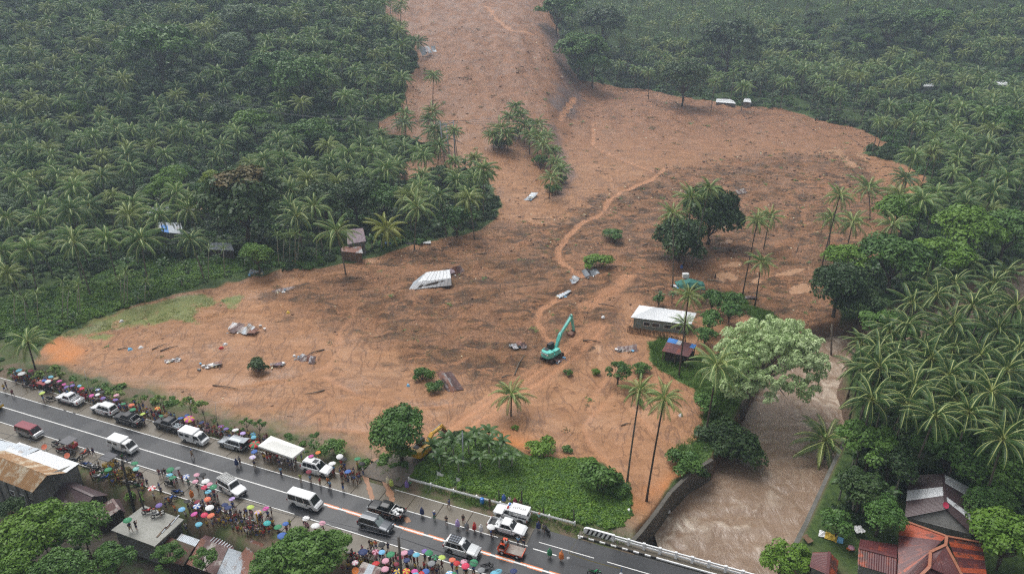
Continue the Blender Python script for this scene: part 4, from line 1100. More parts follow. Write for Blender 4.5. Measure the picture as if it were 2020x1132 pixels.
cover('island_grass', ISLE, 12000, .7, 1.5, T1, 'short green grass around the houses left in the mud', 2)
STRIP = W([(0, 668), (60, 690), (110, 660), (180, 630), (260, 602), (330, 585), (420, 556), (500, 536), (560, 530), (640, 518), (640, 490), (500, 490), (400, 500), (280, 510), (150, 560), (0, 600)])
cover('flooded_lawn', LAWN[0], 1500, .6, 1.1, T2, 'patchy yellow green lawn at the edge of the mud', 3, sparse=-.05)
cover('low_greenery', STRIP, 9000, .5, 1.15, C1 + [U[1], C1[0]], 'lush low greenery between the left palms and the lawn', 9)
vx = [tuple(rp(s, n)[:2]) for s, n in ((-75, 7.2), (22, 7.2), (22, 13), (-75, 12.5))]
cover('verge_weeds', vx, 4200, .5, 1.2, T1 + [C1[1]], 'weeds on the trodden verge behind the crowd', 4, sparse=.06)
vx = [tuple(rp(s, n)[:2]) for s, n in ((24, 6.9), (58, 6.9), (58, 9.2), (24, 9.2))]
cover('roadside_grass', vx, 3600, .6, 1.3, T1, 'short grass strip along the white guardrail', 5)
vx = [tuple(rp(s, n)[:2]) for s, n in ((-75, -40), (60, -40), (60, -9), (-75, -9))]
cover('yard_weeds', vx, 5200, .5, 1.3, [U[0], U[1], T1[0], U[2]], 'rank weeds between the shacks below the road', 6, sparse=.0)
# ---- banana plants one by one: by the guardrail and on the right bank
def banana(x, y, h, lb, sc1=1.0, sd_=0, share=False):
 b = landpt(x, y); t = thing('banana_plant', lb, 'banana plant', b, rnd.uniform(0, 6), 'banana plants', share)
 r = random.Random(sd_)
 mbt = MB(); mbt.tube([(0, 0, -.4), (0, 0, h * .6), (.05, 0, h)], [.16, .12, .08], 7); build('stem', mbt, M_PALE, t, True)
 for i in range(9):
  az = i * 2.4 + r.uniform(-.3, .3)
  l = link('leaf', BLEAF[r.randrange(3)], t, (.05, 0, h)); l.rotation_euler = (R(r.uniform(-15, 15)), -R(r.uniform(15, 70)), az); l.scale = (sc1 * r.uniform(.85, 1.15),) * 3
 return t
BLEAF = []
for k in range(3):
 mb = MB(); p = Vector((0, 0, 0)); pr = None; K = 8; L_ = 2.5
 for q in range(K + 1):
  s = q / K; a = -R(85 + 15 * k) * s ** 1.3
  wd = .36 * math.sin(math.pi * min(1, s * .85 + .12)) ** .6 if q < K else .03
  c = [p + Vector((0, -wd, -.14)), p.copy(), p + Vector((0, wd, -.14))]
  if pr: mb.poly([pr[0], pr[1], c[1], c[0]]); mb.poly([pr[1], pr[2], c[2], c[1]])
  pr = c; p = p + Vector((math.cos(a), 0, math.sin(a))) * L_ / K
 BLEAF.append(mb.mesh('leaf', M_BAN))
bi = 0
for x, y, h, lb in ((868, 925, 2.6, 'nearest the left end of the guardrail'), (895, 905, 3.4, 'left of the grey pole by the guardrail'), (905, 935, 2.6, 'below the grey pole by the guardrail'),
  (925, 900, 3.2, 'right of the grey pole by the guardrail'), (948, 930, 2.8, 'in the middle of the roadside clump'), (965, 905, 3.3, 'tallest at the back of the roadside clump'),
  (985, 925, 2.6, 'right front of the roadside clump'), (1010, 922, 2.4, 'last on the right of the roadside clump'), (880, 895, 3.0, 'at the back left of the roadside clump'),
  (938, 882, 3.0, 'at the mud edge behind the grey pole'), (990, 900, 2.8, 'at the mud edge on the right of the clump'), (855, 905, 2.6, 'beside the yellow excavator'),
  (1300, 600, 2.2, 'behind the left end of the white roof'), (1325, 598, 2.2, 'behind the middle of the white roof'), (1380, 590, 2.4, 'behind the right end of the white roof'),
  (1680, 1000, 3.0, 'on the right bank nearest the river wall'), (1715, 985, 3.2, 'right bank, left of the dark roof'), (1745, 1005, 3.0, 'right bank touching the dark roof'),
  (1655, 985, 3.0, 'above the right river wall'), (1700, 1015, 2.6, 'above the yellow banner yard'), (1725, 950, 3.4, 'behind the others on the right bank'),
  (360, 565, 1.8, 'alone on the green strip above the lawn'), (1765, 975, 3.2, 'in the corner behind the dark roofed house'), (150, 1125, 2.5, 'with large leaves at the bottom left')):
 bi += 1; banana(x, y, h, 'banana plant ' + lb, .78 if y > 800 else .6, bi)
# ---- slender areca palms with pale stems
def areca(x, y, hpx, lb, sd_):
 b = landpt(x, y); top = atY(x + rnd.uniform(-4, 4), y - hpx, b.y)
 t = thing('areca_palm', lb, 'palm tree', b, 0, 'slender areca palms'); r = random.Random(sd_)
 rel = top - b
 mb = MB(); mb.tube([(0, 0, -.5), rel * .5 + Vector((r.uniform(-.2, .2), 0, 0)), rel], [.10, .08, .07], 6); build('trunk', mb, M_PALE, t, True)
 link('crown', ARECA[sd_ % 2], t, rel, r.uniform(0, 6), r.uniform(.9, 1.15))
ARECA = []
for k in range(2):
 mb = MB(); r = random.Random(800 + k)
 for i in range(11): frond_into(mb, 2.1, R(75) - R(80) * i / 10, 1.2, 11, 0, i * 2.4, (0, 0, 0), 2.2, i + 40 * k)
 ARECA.append(mb.mesh('areca_crown', [M_FROND['green'], M_FROND['olive']]))
AR = [(121, 628, 72, 'first areca palm from the left at the lawn edge'), (133, 632, 60, 'areca palm second from the left at the lawn edge'), (157, 626, 66, 'areca palm with a bright crown at the lawn edge'),
  (152, 620, 50, 'areca palm behind the bright crowned one'), (244, 604, 68, 'tallest areca palm of the middle lawn trio'), (250, 600, 56, 'areca palm right in the middle lawn trio'), (238, 596, 46, 'shortest areca palm of the middle lawn trio'),
  (411, 550, 60, 'lone areca palm left of the small grey hut'), (444, 546, 56, 'areca palm in front of the small grey hut'), (550, 526, 62, 'areca palm left in the cluster under the dark tree'),
  (557, 522, 52, 'areca palm second in the cluster under the dark tree'), (571, 522, 58, 'areca palm third in the cluster under the dark tree'), (582, 526, 64, 'areca palm fourth in the cluster under the dark tree'),
  (587, 520, 54, 'areca palm fifth in the cluster under the dark tree'), (625, 518, 50, 'areca palm near the purple roofed house, left one'), (648, 512, 46, 'areca palm near the purple roofed house, right one'),
  (285, 600, 44, 'short areca palm right of the lawn trio'), (75, 640, 60, 'areca palm at the far left above the orange mud'), (30, 650, 66, 'areca palm at the left frame edge'), (50, 640, 50, 'areca palm between the two at the far left')]
for i, a in enumerate(AR): areca(*a, i)
# ------------------------------------------------------------------ road, shoulders, markings
def asphalt_mat():
 m, nt, b = nodes_of('wet_asphalt'); N = nt.nodes; L = nt.links
 geo = N.new('ShaderNodeNewGeometry')
 a = N.new('ShaderNodeTexNoise'); a.inputs['Scale'].default_value = .16; a.inputs['Detail'].default_value = 6; a.inputs['Distortion'].default_value = .8
 c = N.new('ShaderNodeTexNoise'); c.inputs['Scale'].default_value = 9; c.inputs['Detail'].default_value = 4
 L.new(geo.outputs['Position'], a.inputs[0]); L.new(geo.outputs['Position'], c.inputs[0])
 mx = N.new('ShaderNodeMix'); mx.data_type = 'RGBA'; mx.inputs['A'].default_value = (.030, .031, .034, 1); mx.inputs['B'].default_value = (.056, .057, .060, 1)
 L.new(c.outputs[0], mx.inputs['Factor']); L.new(mx.outputs['Result'], b.inputs['Base Color'])
 r = N.new('ShaderNodeMapRange'); r.inputs['From Min'].default_value = .38; r.inputs['From Max'].default_value = .62; r.inputs['To Min'].default_value = .16; r.inputs['To Max'].default_value = .42
 L.new(a.outputs[0], r.inputs[0]); L.new(r.outputs[0], b.inputs['Roughness'])
 bp = N.new('ShaderNodeBump'); bp.inputs['Strength'].default_value = .25; bp.inputs['Distance'].default_value = .02; L.new(c.outputs[0], bp.inputs['Height']); L.new(bp.outputs[0], b.inputs['Normal'])
 return m
def concrete_mat(name, c1, c2, c3, rough=.35):
 m, nt, b = nodes_of(name); N = nt.nodes; L = nt.links
 geo = N.new('ShaderNodeNewGeometry'); oi = N.new('ShaderNodeObjectInfo')
 a = N.new('ShaderNodeTexNoise'); a.inputs['Scale'].default_value = .45; a.inputs['Detail'].default_value = 8; a.inputs['Roughness'].default_value = .65
 c = N.new('ShaderNodeTexNoise'); c.inputs['Scale'].default_value = 3.5; c.inputs['Detail'].default_value = 6
 L.new(geo.outputs['Position'], a.inputs[0]); L.new(geo.outputs['Position'], c.inputs[0])
 ad = N.new('ShaderNodeMath'); ad.operation = 'MULTIPLY_ADD'; L.new(oi.outputs['Random'], ad.inputs[0]); ad.inputs[1].default_value = .25; L.new(a.outputs[0], ad.inputs[2])
 mr = N.new('ShaderNodeMapRange'); mr.inputs['From Min'].default_value = .42; mr.inputs['From Max'].default_value = .8; L.new(ad.outputs[0], mr.inputs[0])
 mx = N.new('ShaderNodeMix'); mx.data_type = 'RGBA'; mx.inputs['A'].default_value = (*c1, 1); mx.inputs['B'].default_value = (*c2, 1); L.new(mr.outputs[0], mx.inputs['Factor'])
 m3 = N.new('ShaderNodeMapRange'); m3.inputs['From Min'].default_value = .52; m3.inputs['From Max'].default_value = .7; m3.inputs['To Max'].default_value = .6; L.new(c.outputs[0], m3.inputs[0])
 m2 = N.new('ShaderNodeMix'); m2.data_type = 'RGBA'; m2.inputs['B'].default_value = (*c3, 1); L.new(mx.outputs['Result'], m2.inputs['A']); L.new(m3.outputs[0], m2.inputs['Factor'])
 L.new(m2.outputs['Result'], b.inputs['Base Color'])
 r = N.new('ShaderNodeMapRange'); r.inputs['To Min'].default_value = rough - .12; r.inputs['To Max'].default_value = rough + .25; L.new(a.outputs[0], r.inputs[0]); L.new(r.outputs[0], b.inputs['Roughness'])
 return m
M_ASPH = asphalt_mat()
M_CONC = concrete_mat('wet_concrete', (.165, .138, .100), (.115, .096, .068), (.085, .070, .05))
M_CONC2 = concrete_mat('grey_concrete', (.26, .255, .24), (.17, .165, .15), (.10, .10, .09), .6)
M_LINE = mat('road_paint_white', (.74, .74, .72), .45, var=.12, scale=6)
M_ORL = mat('road_paint_orange', (.75, .22, .06), .5, var=.25, scale=5)
M_WHITE = mat('white_paint', (.86, .87, .87), .45, var=.06)
M_BLACKP = mat('black_paint', (.03, .03, .03), .4)
S_BR, N_RAIL = rsn(1152, 1050)[0], rsn(1152, 1052)[1]
S0, S1 = -80.0, 75.0
mb = MB(); mb.slab([rp(S0, -LANE - .02), rp(S1, -LANE - .02), rp(S1, LANE + .02), rp(S0, LANE + .02)], .25)
o = build('road', mb, M_ASPH); o['kind'] = 'structure'
# concrete slabs of the shoulders, each a piece with its joint
for side, nm in ((1, 'far'), (-1, 'near')):
 root = link('shoulder_' + nm, None); root['kind'] = 'structure'
 s = S0; k = 0
 s_end = (rsn(1040, 1055)[0] if side > 0 else S1)
 slab = MB(); L_ = 4.5; g = .035
 slab.slab([RD * g + RN * .03, RD * (L_ - g) + RN * .03, RD * (L_ - g) + RN * (SHO - .02), RD * g + RN * (SHO - .02)], .2)
 me = slab.mesh('concrete_slab', M_CONC); bevel(me, .02)
 while s < s_end:
  o = link('concrete_slab', me, root)
  o.location = rp(s, LANE if side > 0 else -LANE - SHO - .01, -.005 - .012 * rnd.random()); s += L_
 if side > 0:                       # the widened asphalt before the bridge
  mb = MB(); mb.slab([rp(s, LANE + .03), rp(S1, LANE + .03), rp(S1, LANE + SHO + .3), rp(s, LANE + SHO + .3)], .2)
  build('asphalt_widening', mb, M_ASPH, root, loc=(0, 0, -.006))
 else:                              # trodden verge
  pass
def stripe(mb, s0, s1, n, w, z=.006):
 mb.poly([rp(s0, n - w / 2, z), rp(s1, n - w / 2, z), rp(s1, n + w / 2, z), rp(s0, n + w / 2, z)])
root = link('road_markings', None); root['kind'] = 'structure'
mb = MB(); sa = rsn(638, 993)[0]
stripe(mb, S0, sa, 0, .17); build('centre_line', mb, M_LINE, root)
mb = MB(); stripe(mb, sa, S1, 0, .26); build('centre_line_thick', mb, M_LINE, root)
mb = MB()
r = random.Random(3); s = sa
while s < S1:
 l = r.uniform(2.0, 4.2); stripe(mb, s, s + l, .22, .14); stripe(mb, s + r.uniform(.2, 1.4), s + l, -.21, .12); s += l + r.uniform(.2, .9)
build('orange_line', mb, M_ORL, root)
mb = MB()
stripe(mb, S0, rsn(121, 811)[0], LANE - .08, .14); stripe(mb, rsn(126, 813)[0], rsn(139, 817)[0], LANE - .08, .14); stripe(mb, rsn(145, 818)[0], rsn(729, 988)[0], LANE - .08, .14)
stripe(mb, rsn(800, 1010)[0], rsn(848, 1025)[0], LANE - .08, .14); stripe(mb, rsn(878, 1033)[0], rsn(980, 1064)[0], LANE - .08, .14); stripe(mb, rsn(1000, 1070)[0], rsn(1038, 1082)[0], LANE - .08, .14)
stripe(mb, rsn(1050, 1085)[0], rsn(1096, 1099)[0], LANE - .25, .16)
stripe(mb, S0, rsn(582, 1012)[0], -LANE + .08, .14); stripe(mb, rsn(614, 1022)[0], S1, -LANE + .08, .14)
stripe(mb, rsn(1060, 1075)[0], rsn(1178, 1083)[0], LANE + 1.1, .12); stripe(mb, rsn(1203, 1091)[0], S1, LANE + 1.1, .12)
build('edge_lines', mb, M_LINE, root)
mb = MB(); stripe(mb, S0, rsn(184, 798)[0], LANE + SHO - .12, .12, .012); stripe(mb, rsn(200, 802)[0], rsn(690, 945)[0], LANE + SHO - .12, .12, .012); stripe(mb, rsn(775, 970)[0], rsn(1030, 1046)[0], LANE + SHO - .12, .12, .012)
stripe(mb, S0, rsn(500, 1030)[0], -LANE - SHO + .15, .12, .012)
build('shoulder_lines', mb, M_LINE, root)
# mud carried onto the shoulder by the excavators
M_MUDS = mat('spread_mud', (.34, .17, .09), .5, var=.3, scale=1.5)
mb = MB(); r = random.Random(8)
for a, b, w_ in (((716, 925), (735, 985), .55), ((752, 925), (775, 990), .6), ((735, 905), (760, 935), 1.4), ((770, 905), (735, 922), 1.6), ((800, 1020), (806, 1030), .5)):
 A, B = atz(*a), atz(*b); d = (B - A).normalized(); nn = Vector((-d.y, d.x, 0)); K = 14; P1 = []; P2 = []
 for k in range(K + 1):
  c = A.lerp(B, k / K); ww = w_ * r.uniform(.5, 1.1) * (.5 if k in (0, K) else 1); P1.append(c + nn * ww + Vector((0, 0, .02))); P2.append(c - nn * ww * r.uniform(.6, 1.1) + Vector((0, 0, .02)))
 for k in range(K): mb.poly([P2[k], P2[k + 1], P1[k + 1], P1[k]])
o = build('mud_smears', mb, M_MUDS); tag(o, 'orange mud dragged across the concrete at the site entrance', None, kind='stuff')
# gravel ramp down to the site
mb = MB(); rr_ = [(705, 935, .02), (790, 960, .02), (830, 915, -.05), (880, 880, -.25), (850, 862, -.25), (800, 885, -.05), (745, 905, .02)]
mb.poly([atz(x, y, z) + Vector((0, 0, .05)) for x, y, z in rr_])
o = build('gravel_ramp', mb, concrete_mat('gravel', (.15, .13, .11), (.10, .085, .07), (.22, .15, .10), .8)); o['kind'] = 'structure'
# ------------------------------------------------------------------ bridge
t = thing('bridge', 'concrete road bridge over the brown river with a footway', 'bridge', rp(S_BR, 0))
inv = -Vector(rp(S_BR, 0))
mb = MB(); mb.slab([rp(S_BR, -LANE - SHO, -.26) , rp(S1, -LANE - SHO, -.26), rp(S1, N_RAIL + .35, -.26), rp(S_BR, N_RAIL + .35, -.26)], .9)
build('deck', mb, M_CONC2, t, loc=inv)
for side in (1,):
 nk = rsn(1142, 1057)[1]
 mb = MB(); mb.slab([rp(S_BR - .6, nk, .16), rp(S1, nk, .16), rp(S1, N_RAIL + .3, .16), rp(S_BR - .6, N_RAIL + .3, .16)], .42)
 build('footway', mb, M_CONC, t, loc=inv)
 k = 0; s = S_BR - .6
 while s < S1:                 # kerb stones painted in turn
  e = s + (.75 if k < 14 else 3.0)
  mb = MB(); mb.slab([rp(s, nk - .16, .19), rp(e - .01, nk - .16, .19), rp(e - .01, nk - .004, .19), rp(s, nk - .004, .19)], .2)
  build('kerb_stone', mb, M_WHITE if (k % 2 == 0 or k >= 14) else M_BLACKP, t, loc=inv); s = e; k += 1
mb = MB(); mb.slab([rp(S_BR, -LANE - SHO, .0), rp(S1, -LANE - SHO, .0), rp(S1, -LANE, .0), rp(S_BR, -LANE, .0)], .2)
# railing: posts and two rails, with a striped end panel
rt = thing('bridge_railing', 'white concrete bridge railing with a black and white striped end panel', 'railing', rp(S_BR, N_RAIL, .16)); inv = -Vector(rp(S_BR, N_RAIL, .16))
RANGm = Matrix.Rotation(RANG, 3, 'Z')
PL = 4.0
mb = MB(); prof = [(0, 0), (0, .75), (.25, 1.0), (.6, 1.05), (PL, 1.05), (PL, 0)]
a = [rp(S_BR + x, N_RAIL - .13, .16 + z) for x, z in prof]; b = [rp(S_BR + x, N_RAIL + .13, .16 + z) for x, z in prof]
mb.add(a + b, [tuple(range(6))[::-1], tuple(range(6, 12))] + [(i, (i + 1) % 6, 6 + (i + 1) % 6, 6 + i) for i in range(6)])
build('end_panel', mb, M_WHITE, rt, loc=inv)
for k in range(6):
 x = .35 + k * .58; mb = MB()
 mb.poly([rp(S_BR + x, N_RAIL - .136, .24), rp(S_BR + x + .26, N_RAIL - .136, .24), rp(S_BR + x + .58, N_RAIL - .136, 1.1), rp(S_BR + x + .32, N_RAIL - .136, 1.1)])
 build('stripe', mb, M_BLACKP, rt, loc=inv)
s = S_BR + PL; posts = []
while s < S1 - .2: posts.append(s); s += 2.05
post = MB(); post.box((0, 0, .52), (.36, .3, 1.1)); pm = bevel(post.mesh('post', M_WHITE), .03)
for s in posts:
 o = link('post', pm, rt); o.location = rp(s, N_RAIL, .16) + inv; o.rotation_euler.z = RANG
for z in (.42, .86):
 for i in range(len(posts) - 1):
  mb = MB(); mb.box((0, 0, 0), (posts[i + 1] - posts[i] - .37, .16, .2)); o = build('rail', mb, M_WHITE, rt)
  o.location = rp((posts[i] + posts[i + 1]) / 2, N_RAIL, .16 + z) + inv; o.rotation_euler.z = RANG
# white guardrail along the green patch
g0 = atz(806, 950, .0); g1 = atz(1133, 1038, 0.0)
gt = thing('guardrail', 'long low white steel guardrail between shoulder and green patch', 'guardrail', g0)
gd = (g1 - g0); n = 12; gn = Vector((-gd.y, gd.x, 0)).normalized(); n = 7
for k in range(n + 1):
 p = gd * (k / n); mb = MB(); mb.box(p + Vector((0, 0, .35)) + gn * .1, (.2, .2, .95), RANGm.to_4x4()); build('post', mb, M_WHITE, gt)
for k in range(n):
 a = gd * (k / n); b = gd * ((k + 1) / n); mb = MB()
 for dz, off in ((-.14, .0), (-.05, -.07), (.05, -.07), (.14, .0)): mb.bar(a + Vector((0, 0, .62 + dz)) - gn * (.04 - off), b + Vector((0, 0, .62 + dz)) - gn * (.04 - off), .04, .11)
 build('rail', mb, M_WHITE, gt)
# ------------------------------------------------------------------ river walls
def wall(name, pts, z0, z1, th, label, m, inward):
 t = thing(name, label, 'retaining wall', (*pts[0], 0)); o0 = Vector((*pts[0], 0))
 for i in range(len(pts) - 1):
  a, b = Vector((*pts[i], 0)), Vector((*pts[i + 1], 0)); d = (b - a); L_ = d.length; nn = Vector((-d.y, d.x, 0)).normalized() * inward
  k = max(1, round(L_ / 2.6))
  for j in range(k):
   p, q = a + d * (j / k) + d.normalized() * .02, a + d * ((j + 1) / k) + d.normalized() * .0
   mb = MB(); top = [p, q, q + nn * th, p + nn * th]
   if inward < 0: top = top[::-1]
   mb.slab([v + Vector((0, 0, z1)) - o0 for v in top], z1 - z0); build('wall_panel', mb, m, t)
wall('left_river_wall'.replace('left_', ''), [tuple(p) for p in W0([(1246, 1112), (1268, 1086), (1286, 1062), (1321, 1012), (1361, 972), (1402, 946)], WATER_Z)], -5, .25, .55, 'curved concrete river wall below the two tall palms', concrete_mat('river_concrete', (.13, .115, .095), (.085, .075, .06), (.05, .055, .04), .6), 1)
wall('river_wall', [tuple(p) for p in W0([(1530, 1150), (1545, 1130), (1580, 1060), (1612, 990), (1640, 930), (1655, 900)], WATER_Z)], -5, -.4, .8, 'straight grey concrete wall along the right bank of the river', MATS.get('x') or concrete_mat('river_concrete2', (.17, .165, .15), (.10, .10, .085), (.06, .065, .05), .6), -1)
# ------------------------------------------------------------------ houses
def sheetmat(name, base, rust, amt, rough=.42, metal=.25, spot=2.2):
 m, nt, b = nodes_of(name); N = nt.nodes; L = nt.links
 tc = N.new('ShaderNodeNewGeometry'); oi = N.new('ShaderNodeObjectInfo')
 n1 = N.new('ShaderNodeTexNoise'); n1.inputs['Scale'].default_value = spot * .35; n1.inputs['Detail'].default_value = 8; n1.inputs['Roughness'].default_value = .7
 L.new(tc.outputs['Position'], n1.inputs[0])
 ad = N.new('ShaderNodeMath'); ad.operation = 'MULTIPLY_ADD'; L.new(oi.outputs['Random'], ad.inputs[0]); ad.inputs[1].default_value = .22; L.new(n1.outputs[0], ad.inputs[2])
 r = N.new('ShaderNodeMapRange'); r.inputs['From Min'].default_value = .86 - amt * .5; r.inputs['From Max'].default_value = .98 - amt * .5; L.new(ad.outputs[0], r.inputs[0])
 n2 = N.new('ShaderNodeTexNoise'); n2.inputs['Scale'].default_value = 4; n2.inputs['Detail'].default_value = 4; L.new(tc.outputs['Position'], n2.inputs[0])
 mb_ = N.new('ShaderNodeMix'); mb_.data_type = 'RGBA'; mb_.inputs['A'].default_value = (*[c * .8 for c in base], 1); mb_.inputs['B'].default_value = (*[min(1, c * 1.12) for c in base], 1); L.new(n2.outputs[0], mb_.inputs['Factor'])
 mx = N.new('ShaderNodeMix'); mx.data_type = 'RGBA'; mx.inputs['B'].default_value = (*rust, 1); L.new(mb_.outputs['Result'], mx.inputs['A']); L.new(r.outputs[0], mx.inputs['Factor'])
 L.new(mx.outputs['Result'], b.inputs['Base Color']); b.inputs['Roughness'].default_value = rough; b.inputs['Metallic'].default_value = metal
 MATS[name] = m; return m
RM = {'white': sheetmat('roof_white', (.78, .80, .82), (.50, .46, .42), .12, metal=0), 'grey': sheetmat('roof_grey', (.40, .44, .48), (.20, .14, .10), .35),
  'cream_rust': sheetmat('roof_cream_rust', (.62, .52, .38), (.38, .21, .09), .75, metal=0), 'brown': sheetmat('roof_brown', (.082, .052, .055), (.24, .20, .19), .22, metal=0),
  'rust': sheetmat('roof_rust', (.13, .065, .058), (.38, .34, .31), .5, metal=0), 'red': sheetmat('roof_red', (.42, .085, .035), (.10, .045, .038), .55, metal=0),
  'dark_red': sheetmat('roof_dark_red', (.115, .034, .036), (.22, .05, .03), .4, metal=0), 'galv_rust': sheetmat('roof_galvanised_rusty', (.36, .37, .38), (.20, .085, .055), .75),
  'purple': sheetmat('roof_purple', (.15, .085, .115), (.20, .12, .10), .4, metal=0), 'blue': sheetmat('roof_blue', (.04, .22, .62), (.10, .25, .45), .2, metal=0),
  'striped': sheetmat('roof_striped', (.33, .34, .36), (.10, .055, .05), .7), 'thatch': sheetmat('roof_thatch', (.11, .085, .06), (.15, .06, .05), .5, .9, 0)}
M_WALLC = concrete_mat('house_wall', (.27, .265, .25), (.15, .145, .13), (.09, .09, .08), .7)
M_WOOD = mat('weathered_wood', (.17, .115, .075), .8, scale=5, var=.4)
M_BAMB = mat('bamboo', (.20, .12, .065), .7, scale=6, var=.4)
M_GLASSD = mat('dark_window', (.02, .025, .03), .15, var=.1)
M_INSIDE = mat('dark_boards', (.06, .045, .035), .9, scale=3, var=.3)
def sheets(parent, A, B, C, D, o0, m, w=1.0, name='roof_sheet', alt=None, jit=.012, base=True, e=.02):
 """corrugated sheets side by side from the edge A-B up to D-C"""
 A, B, C, D = map(Vector, (A, B, C, D)); n = max(1, round((B - A).length / w)); r = random.Random(int(abs(A.x * 31 + A.y * 7)))
 nrm = (B - A).cross(D - A).normalized(); nrm = nrm if nrm.z > 0 else -nrm
 for i in range(n):
  g_ = e / n; u0, u1 = i / n - g_, (i + 1) / n + g_; mb = MB(); K = 8; lift = nrm * (r.uniform(0, jit) + (.008 if i % 2 else 0))
  lo, hi = [], []
  for k in range(K + 1):
   u = lerp(u0, u1, k / K); z = nrm * (.035 if k % 2 else 0) + lift - o0
   lo.append(mb.vert(A.lerp(B, u) + z)); hi.append(mb.vert(D.lerp(C, u) + z))
  for k in range(K): mb.face((lo[k], lo[k + 1], hi[k + 1], hi[k]))
  mm = m
  if alt and i in alt: mm = alt[i]
  build(name, mb, RM[mm], parent)
 if not base: return
 mb = MB(); q = [A, B, C, D]; dn = nrm * -.05
 mb.add([p + dn - o0 for p in q] + [p + dn * 2 - o0 for p in q], [(0, 1, 2, 3), (7, 6, 5, 4), (0, 4, 5, 1), (1, 5, 6, 2), (2, 6, 7, 3), (3, 7, 4, 0)]); build('purlins', mb, M_INSIDE, parent)
def walls(parent, ring, z0, tops, o0, m, inset=.35, name='wall'):
 """one wall per side of the ring of (x,y); tops gives the height over each corner"""
 c = sum((Vector((p[0], p[1], 0)) for p in ring), Vector()) / len(ring); P_ = []
 for p in ring:
  v = Vector((p[0], p[1], 0)); P_.append(v + (c - v).normalized() * inset)
 n = len(P_)
 for i in range(n):
  a, b = P_[i], P_[(i + 1) % n]; ta, tb = tops[i] - .12, tops[(i + 1) % n] - .12; th = (c - (a + b) / 2).normalized() * .14
  vs = [a + Vector((0, 0, z0)), b + Vector((0, 0, z0)), b + Vector((0, 0, tb)), a + Vector((0, 0, ta))]
  vs = vs + [v + th for v in vs]
  mb = MB(); mb.add([v - o0 for v in vs], [(0, 1, 2, 3), (7, 6, 5, 4), (0, 4, 5, 1), (1, 5, 6, 2), (2, 6, 7, 3), (3, 7, 4, 0)]); build(name, mb, m, parent)
 return P_
def window_on(parent, a, b, u, z, w_, h_, o0, out, m=None, mf=None):
 a, b = Vector((*a[:2], 0)), Vector((*b[:2], 0)); d = (b - a).normalized(); c = a.lerp(b, u) + Vector((0, 0, z)); nn = Vector(out).normalized()
 def box(w2, h2, o_, t_):
  mb = MB(); vs = []
  for oo in (o_, o_ + t_):
   for sx, sz in ((-1, -1), (1, -1), (1, 1), (-1, 1)): vs.append(c + d * (sx * w2 / 2) + Vector((0, 0, sz * h2 / 2)) + nn * oo - o0)
  mb.add(vs, [(3, 2, 1, 0), (4, 5, 6, 7), (0, 1, 5, 4), (1, 2, 6, 5), (2, 3, 7, 6), (3, 0, 4, 7)]); return mb
 f = build('window', box(w_, h_, .01, .05), mf or M_WHITE, parent)
 build('pane', box(w_ - .16, h_ - .16, .055, .012), m or M_GLASSD, f)
def Z(p, z): return atz(p[0], p[1], z)
# long two storey building, lower left
E0, E1, R0, R1, M0, M1, F0, F1 = Z((-42, 930), 1.7), Z((64, 971), 1.7), Z((-26, 892), 3.7), Z((93, 937), 3.7), Z((8, 888), 2.9), Z((130, 932), 2.9), Z((38, 872), 2.4), Z((156, 914), 2.4)
o0 = Vector((E1.x, E1.y, -3.2)); t = thing('long_building', 'two storey concrete building with rust stained and white metal roofs', 'building', o0)
sheets(t, E0, E1, R1, R0, o0, 'cream_rust', 1.0); sheets(t, R0, R1, M1, M0, o0, 'cream_rust', 1.0); sheets(t, M0, M1, F1, F0, o0, 'white', 1.1)
ring = walls(t, [E0, E1, F1, F0], -3.2, [1.7, 1.7, 2.4, 2.4], o0, M_WALLC, .3)
# gable filling
mb = MB(); inn = (E0 - E1).normalized() * .32
g = [E1 + inn, F1 + inn, M1 + inn - Vector((0, 0, .08)), R1 + inn - Vector((0, 0, .1))]; g2 = [p + inn * .4 for p in g]
mb.add([p - o0 for p in g + g2], [(0, 1, 2, 3), (7, 6, 5, 4)]); build('gable_wall', mb, M_WALLC, t)
outn = Vector((ring[1].y - ring[0].y, -(ring[1].x - ring[0].x), 0))
for u, z in ((.55, -.2), (.75, -.2), (.92, -.3), (.9, -2.2), (.6, -2.0)): window_on(t, ring[0], ring[1], u, z, 1.0, .8, o0, outn)
for u in (.3, .48, .68, .86, 1.0):
 p = ring[0].lerp(ring[1], u) + outn.normalized() * .1; mb = MB(); mb.box(p + Vector((0, 0, -.75)) - o0, (.28, .28, 4.7)); build('column', mb, M_CONC2, t)
for u in (.45,):
 p = ring[1].lerp(ring[2], u); mb = MB(); mb.box(p + Vector((.1, 0, -.4)) - o0, (.3, .3, 5.0)); build('column', mb, M_CONC2, t)
# balcony rail of rusty slats in front
p0, p1 = ring[0] + outn.normalized() * 1.6, ring[1] + outn.normalized() * 1.6
for z in (-1.9, -2.3, -2.7): mb = MB(); mb.bar(p0 + Vector((0, 0, z)) - o0, p1 + Vector((0, 0, z)) - o0, .06, .1); build('fence_rail', mb, mat('rusty_steel', (.16, .06, .04), .7), t)
